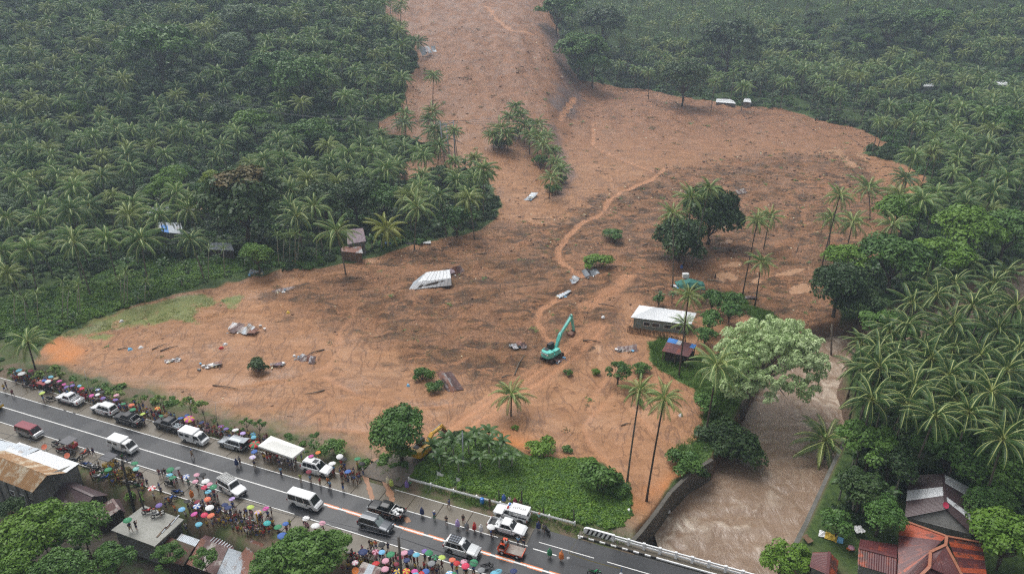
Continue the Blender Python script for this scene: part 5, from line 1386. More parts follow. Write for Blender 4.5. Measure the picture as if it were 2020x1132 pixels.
# grey annexe roof behind it
a = [Z((-40, 895), 2.3), Z((8, 889), 2.3), Z((78, 886), 2.3), Z((31, 869), 2.9)]
o0 = Vector((a[1].x, a[1].y, 0)); t = thing('annexe', 'flat grey blue metal roof beside the upper end of the long building', 'building', o0)
A_, B_, C_, D_ = Z((-45, 892), 2.2), Z((30, 908), 2.9) + Vector((0, .5, 0)), Z((78, 885), 2.6), Z((20, 866), 2.6)
sheets(t, Z((-60, 886), 2.9), Z((34, 906), 2.95), Z((78, 885), 2.6), Z((-10, 866), 2.6), o0, 'grey', 1.1)
walls(t, [Z((-60, 886), 2.9), Z((34, 906), 2.95), Z((78, 885), 2.6), Z((-10, 866), 2.6)], -3.2, [2.8, 2.85, 2.5, 2.5], o0, M_WALLC, .9)
def gable(name, label, nE0, nE1, rr0, rr1, fE0, fE1, z0, mats, cat='house', wallm=None, w=1.0, alt=None, inset=.35):
 """px of near eave, ridge, far eave (each with its height)"""
 a, b, c, d, e, f = [Z(p[:2], p[2]) for p in (nE0, nE1, rr1, rr0, fE1, fE0)]
 o0 = Vector((b.x, b.y, z0)); t = thing(name, label, cat, o0)
 sheets(t, a, b, c, d, o0, mats[0], w, alt=alt[0] if alt else None); sheets(t, f, e, c, d, o0, mats[-1], w, alt=alt[1] if alt else None)
 ring = walls(t, [a, b, e, f], z0, [nE0[2], nE1[2], fE1[2], fE0[2]], o0, wallm or M_WALLC, inset)
 for q0, q1, q2, sg in ((b, e, c, 1), (a, f, d, -1)):
  inn = (d - c).normalized() * (.35 * sg); mb = MB()
  mb.poly([q0 + inn - o0 - Vector((0, 0, .12)), q1 + inn - o0 - Vector((0, 0, .12)), q2 + inn - o0 - Vector((0, 0, .1))]); build('gable', mb, wallm or M_WALLC, t)
 mb = MB(); mb.bar(d - o0 + Vector((0, 0, .05)), c - o0 + Vector((0, 0, .05)), .35, .05); build('ridge_cap', mb, RM[mats[0]], t)
 return t, ring, o0
gable('shack', 'dark brown gable roofed shack with silvery worn streaks below the motorcycles', (103, 975, -.7), (148, 1019, -.7), (126, 953, .7), (185, 979, .7), (140, 948, -.1), (214, 976, -.1), -3.2, ['brown', 'brown'], wallm=M_INSIDE)
gable('shack', 'low rusty brown shack roof beside the concrete roof slab', (171, 1009, -1.5), (192, 1034, -1.5), (221, 984, -.5), (236, 1005, -.5), (236, 984, -1.1), (248, 1010, -1.1), -3.2, ['rust', 'brown'], wallm=M_INSIDE)
# concrete roof slab with people on it
cs = [Z(p, .3) for p in ((219, 1045), (305, 1077), (363, 1024), (284, 996))]; o0 = Vector((cs[1].x, cs[1].y, -3.2))
t = thing('slab_roofed_building', 'flat concrete roof slab level with the road with people standing on it', 'building', o0)
mb = MB(); mb.slab([p - o0 for p in cs], .22); build('roof_slab', mb, concrete_mat('mossy_concrete', (.30, .30, .27), (.23, .225, .20), (.15, .16, .11), .5), t)
walls(t, cs, -3.2, [.25] * 4, o0, M_WALLC, .5)
c = [(cs[i] + (cs[i + 1] - cs[i]) * .5) for i in range(3)]
for k, u in enumerate((.25, .4, .55, .7)):
 mb = MB(); p = cs[1].lerp(cs[2], u) + (cs[0] - cs[1]) * .12; mb.bar(p - o0 + Vector((0, 0, .06)), p - o0 + Vector((.4, 1.9, .06)), .22, .06); build('plank', mb, [M_WOOD, RM['grey']][k % 2], t)
def leanto(name, label, pts, z0, m, cat='shed', wallm=None, w=1.0, alt=None, inset=.35):
 q = [Z(p[:2], p[2]) for p in pts]; o0 = Vector((q[1].x, q[1].y, z0)); t = thing(name, label, cat, o0)
 sheets(t, *q, o0, m, w, alt=alt); walls(t, q, z0, [p[2] for p in pts], o0, wallm or M_INSIDE, inset); return t, q, o0
leanto('thatched_shack', 'shaggy brown roofed shack under the thin trees at the bottom', [(311, 1098, -1.4), (361, 1116, -1.4), (384, 1077, -.5), (333, 1058, -.5)], -3.2, 'thatch')
leanto('shed', 'small pale grey sheet roof behind the rusty roofs', [(340, 1072, -1.0), (381, 1082, -1.0), (394, 1064, -.8), (358, 1052, -.8)], -3.2, 'grey')
leanto('shack', 'large purple brown rusty roof with pale worn streaks at the bottom', [(367, 1112, -1.5), (426, 1134, -1.5), (450, 1079, -.4), (397, 1061, -.4)], -3.2, 'rust', w=.9, alt={0: 'galv_rust'})
leanto('shack', 'grey metal roof between two rusty ones at the bottom', [(426, 1136, -1.4), (470, 1152, -1.4), (482, 1090, -.5), (451, 1080, -.5)], -3.2, 'grey')
leanto('shack', 'steep silver and rust streaked roof left of the large bottom tree', [(452, 1126, -1.2), (500, 1142, -1.2), (520, 1072, .1), (496, 1063, .1)], -3.2, 'galv_rust')
t, q, o0 = leanto('shed', 'open slatted roof frame behind the purple brown roof', [(393, 1066, -1.0), (455, 1086, -1.0), (470, 1072, -.9), (404, 1055, -.9)], -3.2, 'dark_red')
for k in range(8):
 mb = MB(); a = q[0].lerp(q[1], .3 + k * .09); b = q[3].lerp(q[2], .3 + k * .09); mb.bar(a - o0 + Vector((0, 0, .12)), b - o0 + Vector((0, 0, .12)), .12, .05); build('batten', mb, RM['grey'], t)
leanto('market_stall', 'roadside stall with a patched maroon and silver roof under the umbrellas', [(700, 1132, 2.2), (744, 1146, 2.2), (752, 1119, 2.5), (716, 1107, 2.5)], 0.0, 'rust', 'stall', alt={1: 'grey', 3: 'white'}, inset=.6)
# right bank houses
gable('house', 'dark brown gable roofed house with white metal patches on the right bank', (1785, 1020, 2.0), (1793, 937, 2.0), (1866, 1004, 4.0), (1860, 934, 4.0), (1921, 1056, 2.2), (1938, 974, 2.2), -.2, ['brown', 'brown'], w=1.15,
  alt=[{3: 'white', 4: 'white'}, {2: 'white', 6: 'white', 7: 'white'}])
rp_ = {'a': Z((1774, 1024), 2.2), 'b': Z((1867, 1058), 4.3), 'c': Z((1865, 1075), 4.4), 'd': Z((1835, 1089), 4.4), 'e': Z((1833, 1119), 4.4), 'f': Z((1937, 1071), 2.2), 'g': Z((1949, 1150), 2.2), 'h': Z((1770, 1150), 2.2), 'i': Z((1800, 1150), 3.4), 'j': Z((1905, 1150), 2.7)}
o0 = Vector((rp_['a'].x, rp_['a'].y, -.2)); t = thing('house', 'large hip roofed house with bright orange and maroon metal sheets', 'house', o0)
sheets(t, rp_['h'], rp_['a'], rp_['b'], rp_['d'], o0, 'dark_red', .8, alt={k: 'red' for k in (1, 11, 12, 13, 14)}, base=False)
sheets(t, rp_['f'], rp_['g'], rp_['j'], rp_['b'], o0, 'dark_red', .8, alt={0: 'red', 1: 'red', 3: 'red', 6: 'red'}, base=False)
sheets(t, rp_['h'], rp_['j'], rp_['e'], rp_['d'], o0, 'dark_red', .9, alt={3: 'red', 6: 'red'}, base=False)
sheets(t, rp_['i'], rp_['j'], rp_['c'], rp_['e'], o0, 'dark_red', .9, base=False); sheets(t, rp_['e'], rp_['j'], rp_['c'], rp_['d'], o0, 'dark_red', .9, base=False)
for k, (p, q) in enumerate((('a', 'b'), ('b', 'c'), ('c', 'd'), ('d', 'e'), ('b', 'f'), ('c', 'j'), ('e', 'i'))):
 mb = MB(); mb.bar(rp_[p] - o0 + Vector((0, 0, .12)), rp_[q] - o0 + Vector((0, 0, .12)), .34, .08); build('ridge_cap', mb, mat('orange_trim', (.36, .14, .08), .6, var=.3), t)
walls(t, [rp_['h'], rp_['a'], rp_['f'], rp_['g']], -.2, [2.1] * 4, o0, M_WALLC, .8)
gable('house', 'low maroon roofed annexe left of the orange roofed house', (1692, 1114, 1.6), (1768, 1136, 1.6), (1694, 1080, 2.6), (1769, 1099, 2.6), (1697, 1063, 1.9), (1771, 1074, 1.9), -.2, ['dark_red', 'dark_red'], w=1.0, alt=[{0: 'red'}, {}])
gable('shed', 'small maroon and bright red roofed hut by the bridge end tree', (1597, 1117, 1.4), (1603, 1089, 1.4), (1632, 1132, 2.3), (1636, 1088, 2.3), (1650, 1135, 1.2), (1654, 1105, 1.2), -.2, ['dark_red', 'red'], cat='shed')
# white roofed house on the island
e = [(1244, 626, 2.4), (1363, 641, 2.4), (1374, 618, 2.4), (1261, 602, 2.4)]; q = [Z(p[:2], p[2]) for p in e]
zf = gz(q[0].x, q[0].y) - .1; o0 = Vector((q[0].x, q[0].y, zf)); r0, r1 = Z((1290, 606), 3.3), Z((1350, 614), 3.3)
t = thing('house', 'long house with a bright white metal roof stranded in the mud', 'house', o0)
sheets(t, q[0], q[1], r1, r0, o0, 'white', 1.0); sheets(t, q[3], q[2], r1, r0, o0, 'white', 1.0)
for a, b, c in ((q[0], q[3], r0), (q[1], q[2], r1)):
 mb = MB(); mb.poly([a - o0, b - o0, c - o0]); build('hip_sheet', mb, RM['white'], t)
M_GRN = mat('pale_green_wall', (.22, .27, .25), .7)
ring = walls(t, q, zf, [2.4] * 4, o0, M_GRN, .7)
outn = (ring[0] - ring[3]).normalized()
for u, w_ in ((.25, 1.4), (.42, 1.6), (.66, 2.0), (.86, 1.6)): window_on(t, ring[0], ring[1], u, zf + 1.7, w_, .9, o0, outn)
fa, fb = landpt(1238, 655), landpt(1350, 682)
ft = thing('bamboo_fence', 'brown bamboo fence in front of the white roofed house', 'fence', fa)
n = 46
pm = MB(); pm.box((0, 0, .7), (.16, .05, 1.7)); pmm = pm.mesh('picket', M_BAMB)
for k in range(n):
 p = fa.lerp(fb, k / n); p.z = gz(p.x, p.y); o = link('picket', pmm, ft, p - fa, (rnd.uniform(-.06, .06), rnd.uniform(-.06, .06), rnd.uniform(-.2, .2)), (1, 1, rnd.uniform(.85, 1.1)))
for z in (.5, 1.2): mb = MB(); mb.bar(Vector((0, .05, z)), fb - fa + Vector((0, .05, z)), .06); build('rail', mb, M_WOOD, ft)
# shed with blue sheets
q = [Z(p[:2], p[2]) for p in ((1306, 692, 2.2), (1358, 704, 2.2), (1374, 680, 3.0), (1320, 666, 3.0))]; zf = gz(q[0].x, q[0].y); o0 = Vector((q[0].x, q[0].y, zf))
t = thing('shed', 'open shed with a brown roof edged by bright blue sheets on the grass island', 'shed', o0)
lo, hi = [q[0].lerp(q[3], .68), q[1].lerp(q[2], .68)], 0
sheets(t, q[0], q[1], lo[1], lo[0], o0, 'dark_red', .9)
sheets(t, lo[0], lo[1], q[2], q[3], o0, 'blue', .95, alt={2: 'grey', 3: 'dark_red', 4: 'dark_red'})
for p in q + [q[0].lerp(q[1], .5), q[3].lerp(q[2], .5)]:
 mb = MB(); c = p.lerp(sum(q, Vector()) / 4, .08); mb.bar(Vector((c.x, c.y, zf - .3)) - o0, Vector((c.x, c.y, p.z - .1)) - o0, .14); build('post', mb, M_WOOD, t)
mb = MB(); a, b = q[3].lerp(q[0], .2), q[2].lerp(q[1], .2); mb.slab([Vector((v.x, v.y, 2.0)) - o0 for v in (q[0].lerp(q[2], .1), q[1].lerp(q[3], .3), b, a)], 1.9); build('inner_wall', mb, M_INSIDE, t)
# green net tent and white tank
c = landpt(1360, 566); t = thing('net_tent', 'sagging teal green net shelter behind the white roofed house', 'shelter', c)
mb = MB(); r = random.Random(2); K = 10; g = {}
for i in range(K + 1):
 for j in range(6):
  x = (i / K - .5) * 6.6; y = (j / 5 - .5) * 3.6; z = 1.9 - .25 * abs(x) - .2 * abs(y) + r.uniform(-.18, .18) - (.7 if j in (0, 5) else 0); g[i, j] = mb.vert((x, y, max(.1, z)))
for i in range(K):
 for j in range(5): mb.face((g[i, j], g[i + 1, j], g[i + 1, j + 1], g[i, j + 1]))
build('net', mb, mat('teal_net', (.035, .17, .14), .8, var=.3), t)
for x, y in ((-3, -1.5), (3, -1.5), (3, 1.5), (-3, 1.5)): mb = MB(); mb.tube([(x, y, -.3), (x, y, 1.3)], .05, 5); build('post', mb, M_WOOD, t)
c = landpt(1352, 548); mb = MB(); mb.box((0, 0, .55), (1.5, 1.1, 1.3)); o = build('tank', mb, M_WHITE, loc=c, bev=.1); tag(o, 'white box shaped tank behind the teal net shelter', 'tank')
# houses in the left forest
def hut(label, pts, m, zr, walls_m=M_WALLC, base=None, name='house', alt=None, wn=0):
 """pts: px near eave left, near eave right, far eave right, far eave left; heights above the local ground"""
 b = landpt(*(base or pts[0])); z0 = b.z
 q = [Z(p[:2], z0 + p[2]) for p in pts]; o0 = Vector((q[0].x, q[0].y, z0)); t = thing(name, label, 'house', o0)
 rl, rr = q[0].lerp(q[3], .5) + Vector((0, 0, zr)), q[1].lerp(q[2], .5) + Vector((0, 0, zr))
 sheets(t, q[0], q[1], rr, rl, o0, m, 1.1, alt=alt); sheets(t, q[3], q[2], rr, rl, o0, m, 1.1)
 ring = walls(t, q, z0 - .5, [z0 + p[2] for p in pts], o0, walls_m, .4)
 for a, b_, c in ((q[0], q[3], rl), (q[1], q[2], rr)):
  mb = MB(); mb.poly([a.lerp(b_, .08) - o0 - Vector((0, 0, .1)), b_.lerp(a, .08) - o0 - Vector((0, 0, .1)), c - o0 - Vector((0, 0, .1))]); build('gable', mb, walls_m, t)
 for k in range(wn): window_on(t, ring[0], ring[1], (k + 1) / (wn + 1), z0 + 1.6, 1.0, .9, o0, (ring[0] - ring[3]))
 return t
hut('house with a bright blue sheet on its roof among the left palms', [(312, 457, 3.0), (362, 462, 3.0), (356, 440, 3.2), (310, 438, 3.2)], 'grey', .6, base=(340, 490), alt={1: 'blue', 2: 'blue'}, wn=2)
hut('pale roof half hidden by palms behind the blue sheeted house', [(288, 426, 3), (335, 414, 3), (330, 404, 3.2), (296, 410, 3.2)], 'grey', .5, base=(310, 455))
hut('pinkish metal roof between the palms and the large dark tree', [(372, 412, 3.2), (414, 416, 3.2), (410, 396, 3.4), (374, 394, 3.4)], 'cream_rust', .5, base=(395, 450))
hut('small hut with a grey pointed roof behind the areca palms', [(408, 492, 2.4), (462, 495, 2.4), (452, 480, 2.4), (418, 478, 2.4)], 'grey', 1.0, walls_m=M_INSIDE, base=(435, 512))
hut('house with a purple metal roof at the edge of the mud', [(686, 482, 3.6), (722, 476, 3.6), (716, 450, 5.4), (684, 453, 5.4)], 'purple', .3, base=(700, 506), wn=1)
hut('low shack with orange sheeting below the purple roof', [(672, 496, 2.4), (716, 500, 2.4), (712, 486, 2.8), (676, 486, 2.8)], 'galv_rust', .2, walls_m=M_WOOD, base=(690, 508), name='shack')
hut('far white roof behind the trees, uppermost', [(1310, 137, 4), (1334, 134, 4), (1336, 126, 4.5), (1313, 128, 4.5)], 'white', .3, base=(1322, 152))
hut('white roof sunk at the upper edge of the mud field', [(1412, 202, 1.2), (1452, 205, 1.2), (1440, 196, 1.6), (1414, 195, 1.6)], 'white', .4, base=(1432, 207))
hut('small white hut right of the sunken white roof', [(1466, 201, 2.4), (1482, 203, 2.4), (1479, 195, 2.6), (1470, 194, 2.6)], 'white', .4, base=(1474, 206))
hut('faint pale roof at the right edge of the far hillside', [(1950, 168, 5), (1988, 169, 5), (1986, 160, 5.5), (1952, 160, 5.5)], 'white', .3, base=(1968, 182))
hut('faint pale roof left of the one at the right edge of the far hillside', [(1822, 171, 4), (1842, 171, 4), (1841, 166, 4.5), (1823, 166, 4.5)], 'white', .3, base=(1832, 182))
# ---- white tent beside the road
cn = [Z(p, 2.55) for p in ((508.5, 879), (577, 903), (601, 884), (534.5, 859))]; o0 = Vector((cn[0].x, cn[0].y, 0)); t = thing('canopy_tent', 'white gazebo tent on the shoulder sheltering a dark dressed crowd', 'tent', o0)
ra, rb = cn[0].lerp(cn[3], .5).lerp(cn[1].lerp(cn[2], .5), .28), cn[1].lerp(cn[2], .5).lerp(cn[0].lerp(cn[3], .5), .28); ra.z = rb.z = 3.15
mb = MB(); K = 6
def patch(a, b, c, d, sag=.08):
 g = {}
 for i in range(K + 1):
  for j in range(K + 1):
   u, v = i / K, j / K; p = a.lerp(b, u).lerp(d.lerp(c, u), v); p = p - Vector((0, 0, sag * math.sin(math.pi * v) * (.6 + .4 * math.sin(math.pi * u)))); g[i, j] = mb.vert(p - o0)
 for i in range(K):
  for j in range(K): mb.face((g[i, j], g[i + 1, j], g[i + 1, j + 1], g[i, j + 1]))
patch(cn[0], cn[1], rb, ra); patch(cn[2], cn[3], ra, rb); patch(cn[1], cn[2], rb, rb); patch(cn[3], cn[0], ra, ra)
M_TENT = mat('tent_cloth', (.80, .80, .76), .7, var=.08, scale=1.2)
build('roof_cloth', mb, M_TENT, t, True)
mb = MB()
for i in range(4):
 a, b = cn[i], cn[(i + 1) % 4]; mb.poly([a - o0, b - o0, b - o0 - Vector((0, 0, .3)), a - o0 - Vector((0, 0, .3))])
build('valance', mb, M_TENT, t)
for p in cn: mb = MB(); c = p.lerp(sum(cn, Vector()) / 4, .03); mb.tube([Vector((c.x, c.y, 0)) - o0, Vector((c.x, c.y, 2.5)) - o0], .03, 6); build('leg', mb, M_WHITE, t)
# ------------------------------------------------------------------ vehicles
M_TYRE = mat('tyre', (.018, .018, .018), .7)
M_RIM = mat('alloy', (.35, .36, .37), .3, .7)
M_GLASS = mat('car_glass', (.015, .018, .020), .06, var=.05, spec=.7)
M_GLASSL = mat('pale_windscreen', (.22, .27, .27), .08, var=.1, spec=.7)
M_PLAST = mat('black_plastic', (.025, .025, .027), .5)
M_HEAD = mat('headlamp', (.55, .58, .60), .15)
M_TAIL = mat('tail_lamp', (.35, .012, .012), .25)
M_CHROME = mat('chrome', (.55, .56, .57), .2, .9)
M_PLATE = mat('number_plate', (.7, .7, .7), .5)
PAINT = {}
def paint(name, c, metal=.0, rough=.25):
 if name not in PAINT: PAINT[name] = mat('paint_' + name, c, rough, metal, var=.04, coat=.6)
 return PAINT[name]
def wheel_mesh(r, w):
 mb = MB(); n = 18
 prof = [(r * .60, -w / 2), (r * .93, -w / 2), (r, -w * .36), (r, w * .36), (r * .93, w / 2), (r * .60, w / 2)]
 for i in range(n):
  for k in range(5):
   q = []
   for kk, ii in ((k, i), (k + 1, i), (k + 1, i + 1), (k, i + 1)):
    t = 2 * math.pi * ii / n; q.append((prof[kk][0] * math.cos(t), prof[kk][1], prof[kk][0] * math.sin(t)))
   mb.poly(q)
 tyre = mb.mesh('tyre', M_TYRE, True)
 mb = MB()
 for sg in (-1, 1):
  mb.poly([(r * .61 * math.cos(2 * math.pi * i / n), sg * w * .30, r * .61 * math.sin(2 * math.pi * i / n)) for i in range(n)][::-sg])
  for k in range(5):
   a = 2 * math.pi * k / 5; c, s = math.cos(a), math.sin(a)
   mb.bar((c * r * .1, sg * w * .38, s * r * .1), (c * r * .58, sg * w * .40, s * r * .58), r * .16, .05, (0, 1, 0))
 return tyre, mb.mesh('rim', M_RIM)
WH = {}
def add_wheels(t, L, xw, wid, r, tw=.24, rimm=None):
 key = (r, tw)
 if key not in WH: WH[key] = wheel_mesh(r, tw)
 for x in xw:
  for sg in (-1, 1):
   w_ = link('wheel', WH[key][0], t, (x, sg * (wid / 2 - tw / 2 - .005), r)); rim = link('rim', WH[key][1], w_)
   if rimm: rim.material_slots[0].link = 'OBJECT'; rim.material_slots[0].material = rimm
def body_mesh(L, wid, top, zb, xw, wr, m, bed=None, arch_m=None, tuck=.05):
 """top: list of (x, z) along the bonnet/belt/boot line, nose at +x. bed: (x0, x1, floor z)"""
 xs = set(np.linspace(-L / 2, L / 2, 15).tolist()) | {p[0] for p in top}
 for x in xw:
  for k in range(9): xs.add(x + wr * 1.18 * math.cos(math.pi * k / 8))
 st = sorted(xs)
 if bed: st = sorted(set(st) | {bed[0], bed[0] + .001, bed[1], bed[1] - .001})
 tx = [p[0] for p in sorted(top)]; tz = [p[1] for p in sorted(top)]
 mb = MB(); rings = []
 for x in st:
  zt = float(np.interp(x, tx, tz)); lo = zb
  for c in xw:
   if abs(x - c) < wr * 1.18: lo = max(lo, wr + math.sqrt(max(0, (wr * 1.18) ** 2 - (x - c) ** 2)) - .02)
  e = min(1, (L / 2 - abs(x)) / .35); ww = wid / 2 * (1 - .13 * (1 - e) ** 2)
  lo2 = lo + .18 * (1 - e) ** 2
  zm = lerp(lo2, zt, .55)
  if bed and bed[0] < x < bed[1]: inn = (ww - .09, zt, ww - .10, bed[2], 0, bed[2])
  else: inn = (ww - .16, zt + .035, ww * .55, zt + .06, 0, zt + .07)
  half = [(0, lo2), (ww - tuck - .02, lo2), (ww - tuck * .3, lo2 + .10), (ww, zm), (ww - .03, zt - .02), (inn[0], inn[1]), (inn[2], inn[3]), (inn[4], inn[5])]
  ring = [mb.vert((x, y, z)) for y, z in half] + [mb.vert((x, -y, z)) for y, z in half[-2:0:-1]]
  rings.append(ring)
 n = len(rings[0])
 for a, b in zip(rings, rings[1:]):
  for i in range(n): mb.face((a[i], b[i], b[(i + 1) % n], a[(i + 1) % n]))
 mb.face(rings[0]); mb.face(rings[-1][::-1])
 return mb.mesh('body', m, False)
def cabin(t, x_c, x_rf, x_rr, x_b, zb_, zr, wb, wt, m, glass=M_GLASS, pillars=(.0,), wsm=None, rear=True, crown=.04, side=(.08, .92), gz0=.12):
 """glass house: body coloured shell, panes set on its faces"""
 mb = MB()
 Lb = [(x_c, zb_, wb), (x_rf, zr, wt), (x_rr, zr, wt), (x_b, zb_, wb)]
 v = {}
 for i, (x, z, w_) in enumerate(Lb):
  v[i, -1] = mb.vert((x, -w_ / 2, z)); v[i, 1] = mb.vert((x, w_ / 2, z)); v[i, 0] = mb.vert((x, 0, z + (crown if i in (1, 2) else 0)))
 mb.face((v[0, -1], v[1, -1], v[2, -1], v[3, -1])[::-1]); mb.face((v[0, 1], v[1, 1], v[2, 1], v[3, 1]))
 for i in range(3):
  mb.face((v[i, 1], v[i, 0], v[i + 1, 0], v[i + 1, 1])); mb.face((v[i, 0], v[i, -1], v[i + 1, -1], v[i + 1, 0]))
 me = mb.mesh('cabin', m); bevel(me, .05, 2, 28); link('cabin', me, t)
 def P3(i, y): x, z, w_ = Lb[i]; return Vector((x, y * w_ / 2, z))
 def quad(a, b, c, d, mm, nm, off=.012):
  nrm = (b - a).cross(d - a).normalized(); mb = MB(); mb.poly([p + nrm * off for p in (a, b, c, d)]); mb.poly([p + nrm * (off - .03) for p in (d, c, b, a)])
  return build(nm, mb, mm, t)
 def bil(a, b, c, d, u0, u1, v0, v1): f = lambda u, v_: a.lerp(b, u).lerp(d.lerp(c, u), v_); return f(u0, v0), f(u1, v0), f(u1, v1), f(u0, v1)
 a, b, c, d = P3(0, -1), P3(0, 1), P3(1, 1), P3(1, -1); quad(*bil(a, b, c, d, .06, .94, .06, .9), wsm or glass, 'windscreen', .02)
 if rear: a, b, c, d = P3(3, 1), P3(3, -1), P3(2, -1), P3(2, 1); quad(*bil(a, b, c, d, .1, .9, .15 if rear is True else rear, .85), glass, 'rear_window', .02)
 for sg in (-1, 1):
  a, b, c, d = P3(3, sg), P3(0, sg), P3(1, sg), P3(2, sg)
  ps = [side[0]] + list(pillars) + [side[1]]
  for k in range(len(ps) - 1):
   u0, u1 = ps[k] + .012, ps[k + 1] - .012
   if u1 - u0 < .03: continue
   q = bil(a, b, c, d, u0, u1, gz0, .86)
   if sg > 0: q = q[::-1]
   quad(*q, glass, 'side_window')
def lamps(t, L, wid, zf, zr_, pick=False):
 for sg in (-1, 1):
  mb = MB(); mb.box((L / 2 - .09, sg * (wid / 2 - .26), zf), (.14, .36, .16), Matrix.Rotation(-sg * .35, 4, 'Z')); build('headlight', mb, M_HEAD, t, bev=.02)
  mb = MB(); mb.box((-L / 2 + .04, sg * (wid / 2 - .12), zr_), (.12, .16, .34)); build('tail_light', mb, M_TAIL, t, bev=.02)
  mb = MB(); mb.box((L * .5 - L * .31, sg * (wid / 2 + .09), zf + .32), (.12, .2, .15)); build('mirror', mb, M_PLAST, t, bev=.02)
 mb = MB(); mb.box((L / 2 - .02, 0, zf - .18), (.12, wid * .62, .2)); build('grille', mb, M_PLAST, t)
 mb = MB(); mb.box((L / 2 + .02, 0, zf - .36), (.03, .4, .13)); build('number_plate', mb, M_PLATE, t)
 mb = MB(); mb.box((-L / 2 - .01, 0, zf - .1), (.03, .4, .13)); build('number_plate', mb, M_PLATE, t)
def place(x, y, heading, z=0.0):
 """ground centre in the photograph and which way it faces along the road: +1 towards the right"""
 p = atz(x, y, z); return p, RANG + (0 if heading > 0 else math.pi)
def pickup(name, label, x, y, hd, col, L=5.2, lift=0.0, load=None, dz=0, turn=0, rimm=None):
 p, rz = place(x, y, hd); t = thing(name, label, 'pickup truck', p, rz + turn); W_ = 1.84; r = .38 + lift * .3; z = lift
 xw = (L / 2 - .95, -L / 2 + 1.18)
 link('body', body_mesh(L, W_, [(-L / 2, 1.02 + z), (-L / 2 + 1.75, 1.06 + z), (L / 2 - 1.5, 1.10 + z), (L / 2 - .3, .98 + z), (L / 2, .82 + z)], .36 + z * .8, xw, r, col, bed=(-L / 2 + .08, -L / 2 + 1.62, .66 + z)), t)
 cabin(t, L / 2 - 1.45, L / 2 - 2.15, -L / 2 + 2.05, -L / 2 + 1.68, 1.06 + z, 1.72 + z, 1.66, 1.42, col, pillars=(.46,))
 mb = MB(); mb.box((-L / 2 + .85, 0, .672 + z), (1.5, 1.6, .01)); build('bed_liner', mb, M_PLAST, t)
 for sg in (-1, 1): mb = MB(); mb.bar((-L / 2 + 1.6, sg * .7, 1.08 + z), (-L / 2 + 1.45, sg * .66, 1.5 + z), .06); mb.bar((-L / 2 + 1.45, sg * .66, 1.5 + z), (-L / 2 + 1.45, 0, 1.5 + z), .06); mb.bar((-L / 2 + 1.5, sg * .66, 1.5 + z), (-L / 2 + .9, sg * .74, 1.08 + z), .06); build('roll_bar', mb, M_CHROME if name != 'x' else M_PLAST, t)
 for sg in (-1, 1): mb = MB(); mb.box((.05, sg * (W_ / 2 + .03), .36 + z * .7), (2.0, .18, .05)); build('side_step', mb, M_PLAST, t)
 lamps(t, L, W_, .82 + z, .88 + z); add_wheels(t, L, xw, W_, r, .26 + lift * .2, rimm)
 if load == 'bottles':
  mb = MB(); rr = random.Random(4)
  for k in range(60): mb.ball((-L / 2 + .2 + 1.25 * rr.random(), rr.uniform(-.6, .6), .80 + z + rr.uniform(0, .18)), (.13, .09, .08), 5, 3)
  o = build('water_bottles', mb, mat('clear_plastic', (.62, .68, .72), .2)); o.matrix_world = Matrix.Translation(p) @ Matrix.Rotation(rz, 4, 'Z'); o['kind'] = 'stuff'; o['label'] = 'heap of clear plastic water bottles in the dark pickup bed'
 if load == 'bags':
  mb = MB(); rr = random.Random(5)
  for k in range(12): mb.ball((-L / 2 + .3 + 1.1 * rr.random(), rr.uniform(-.55, .55), .86 + z + rr.uniform(0, .15)), (.28, .22, .14), 7, 4, Matrix.Rotation(rr.random() * 3, 3, 'Z'))
  o = build('white_bags', mb, M_WHITE, smooth=True); o.matrix_world = Matrix.Translation(p) @ Matrix.Rotation(rz, 4, 'Z'); o['kind'] = 'stuff'; o['label'] = 'white plastic bags heaped in the black pickup bed'
 return t
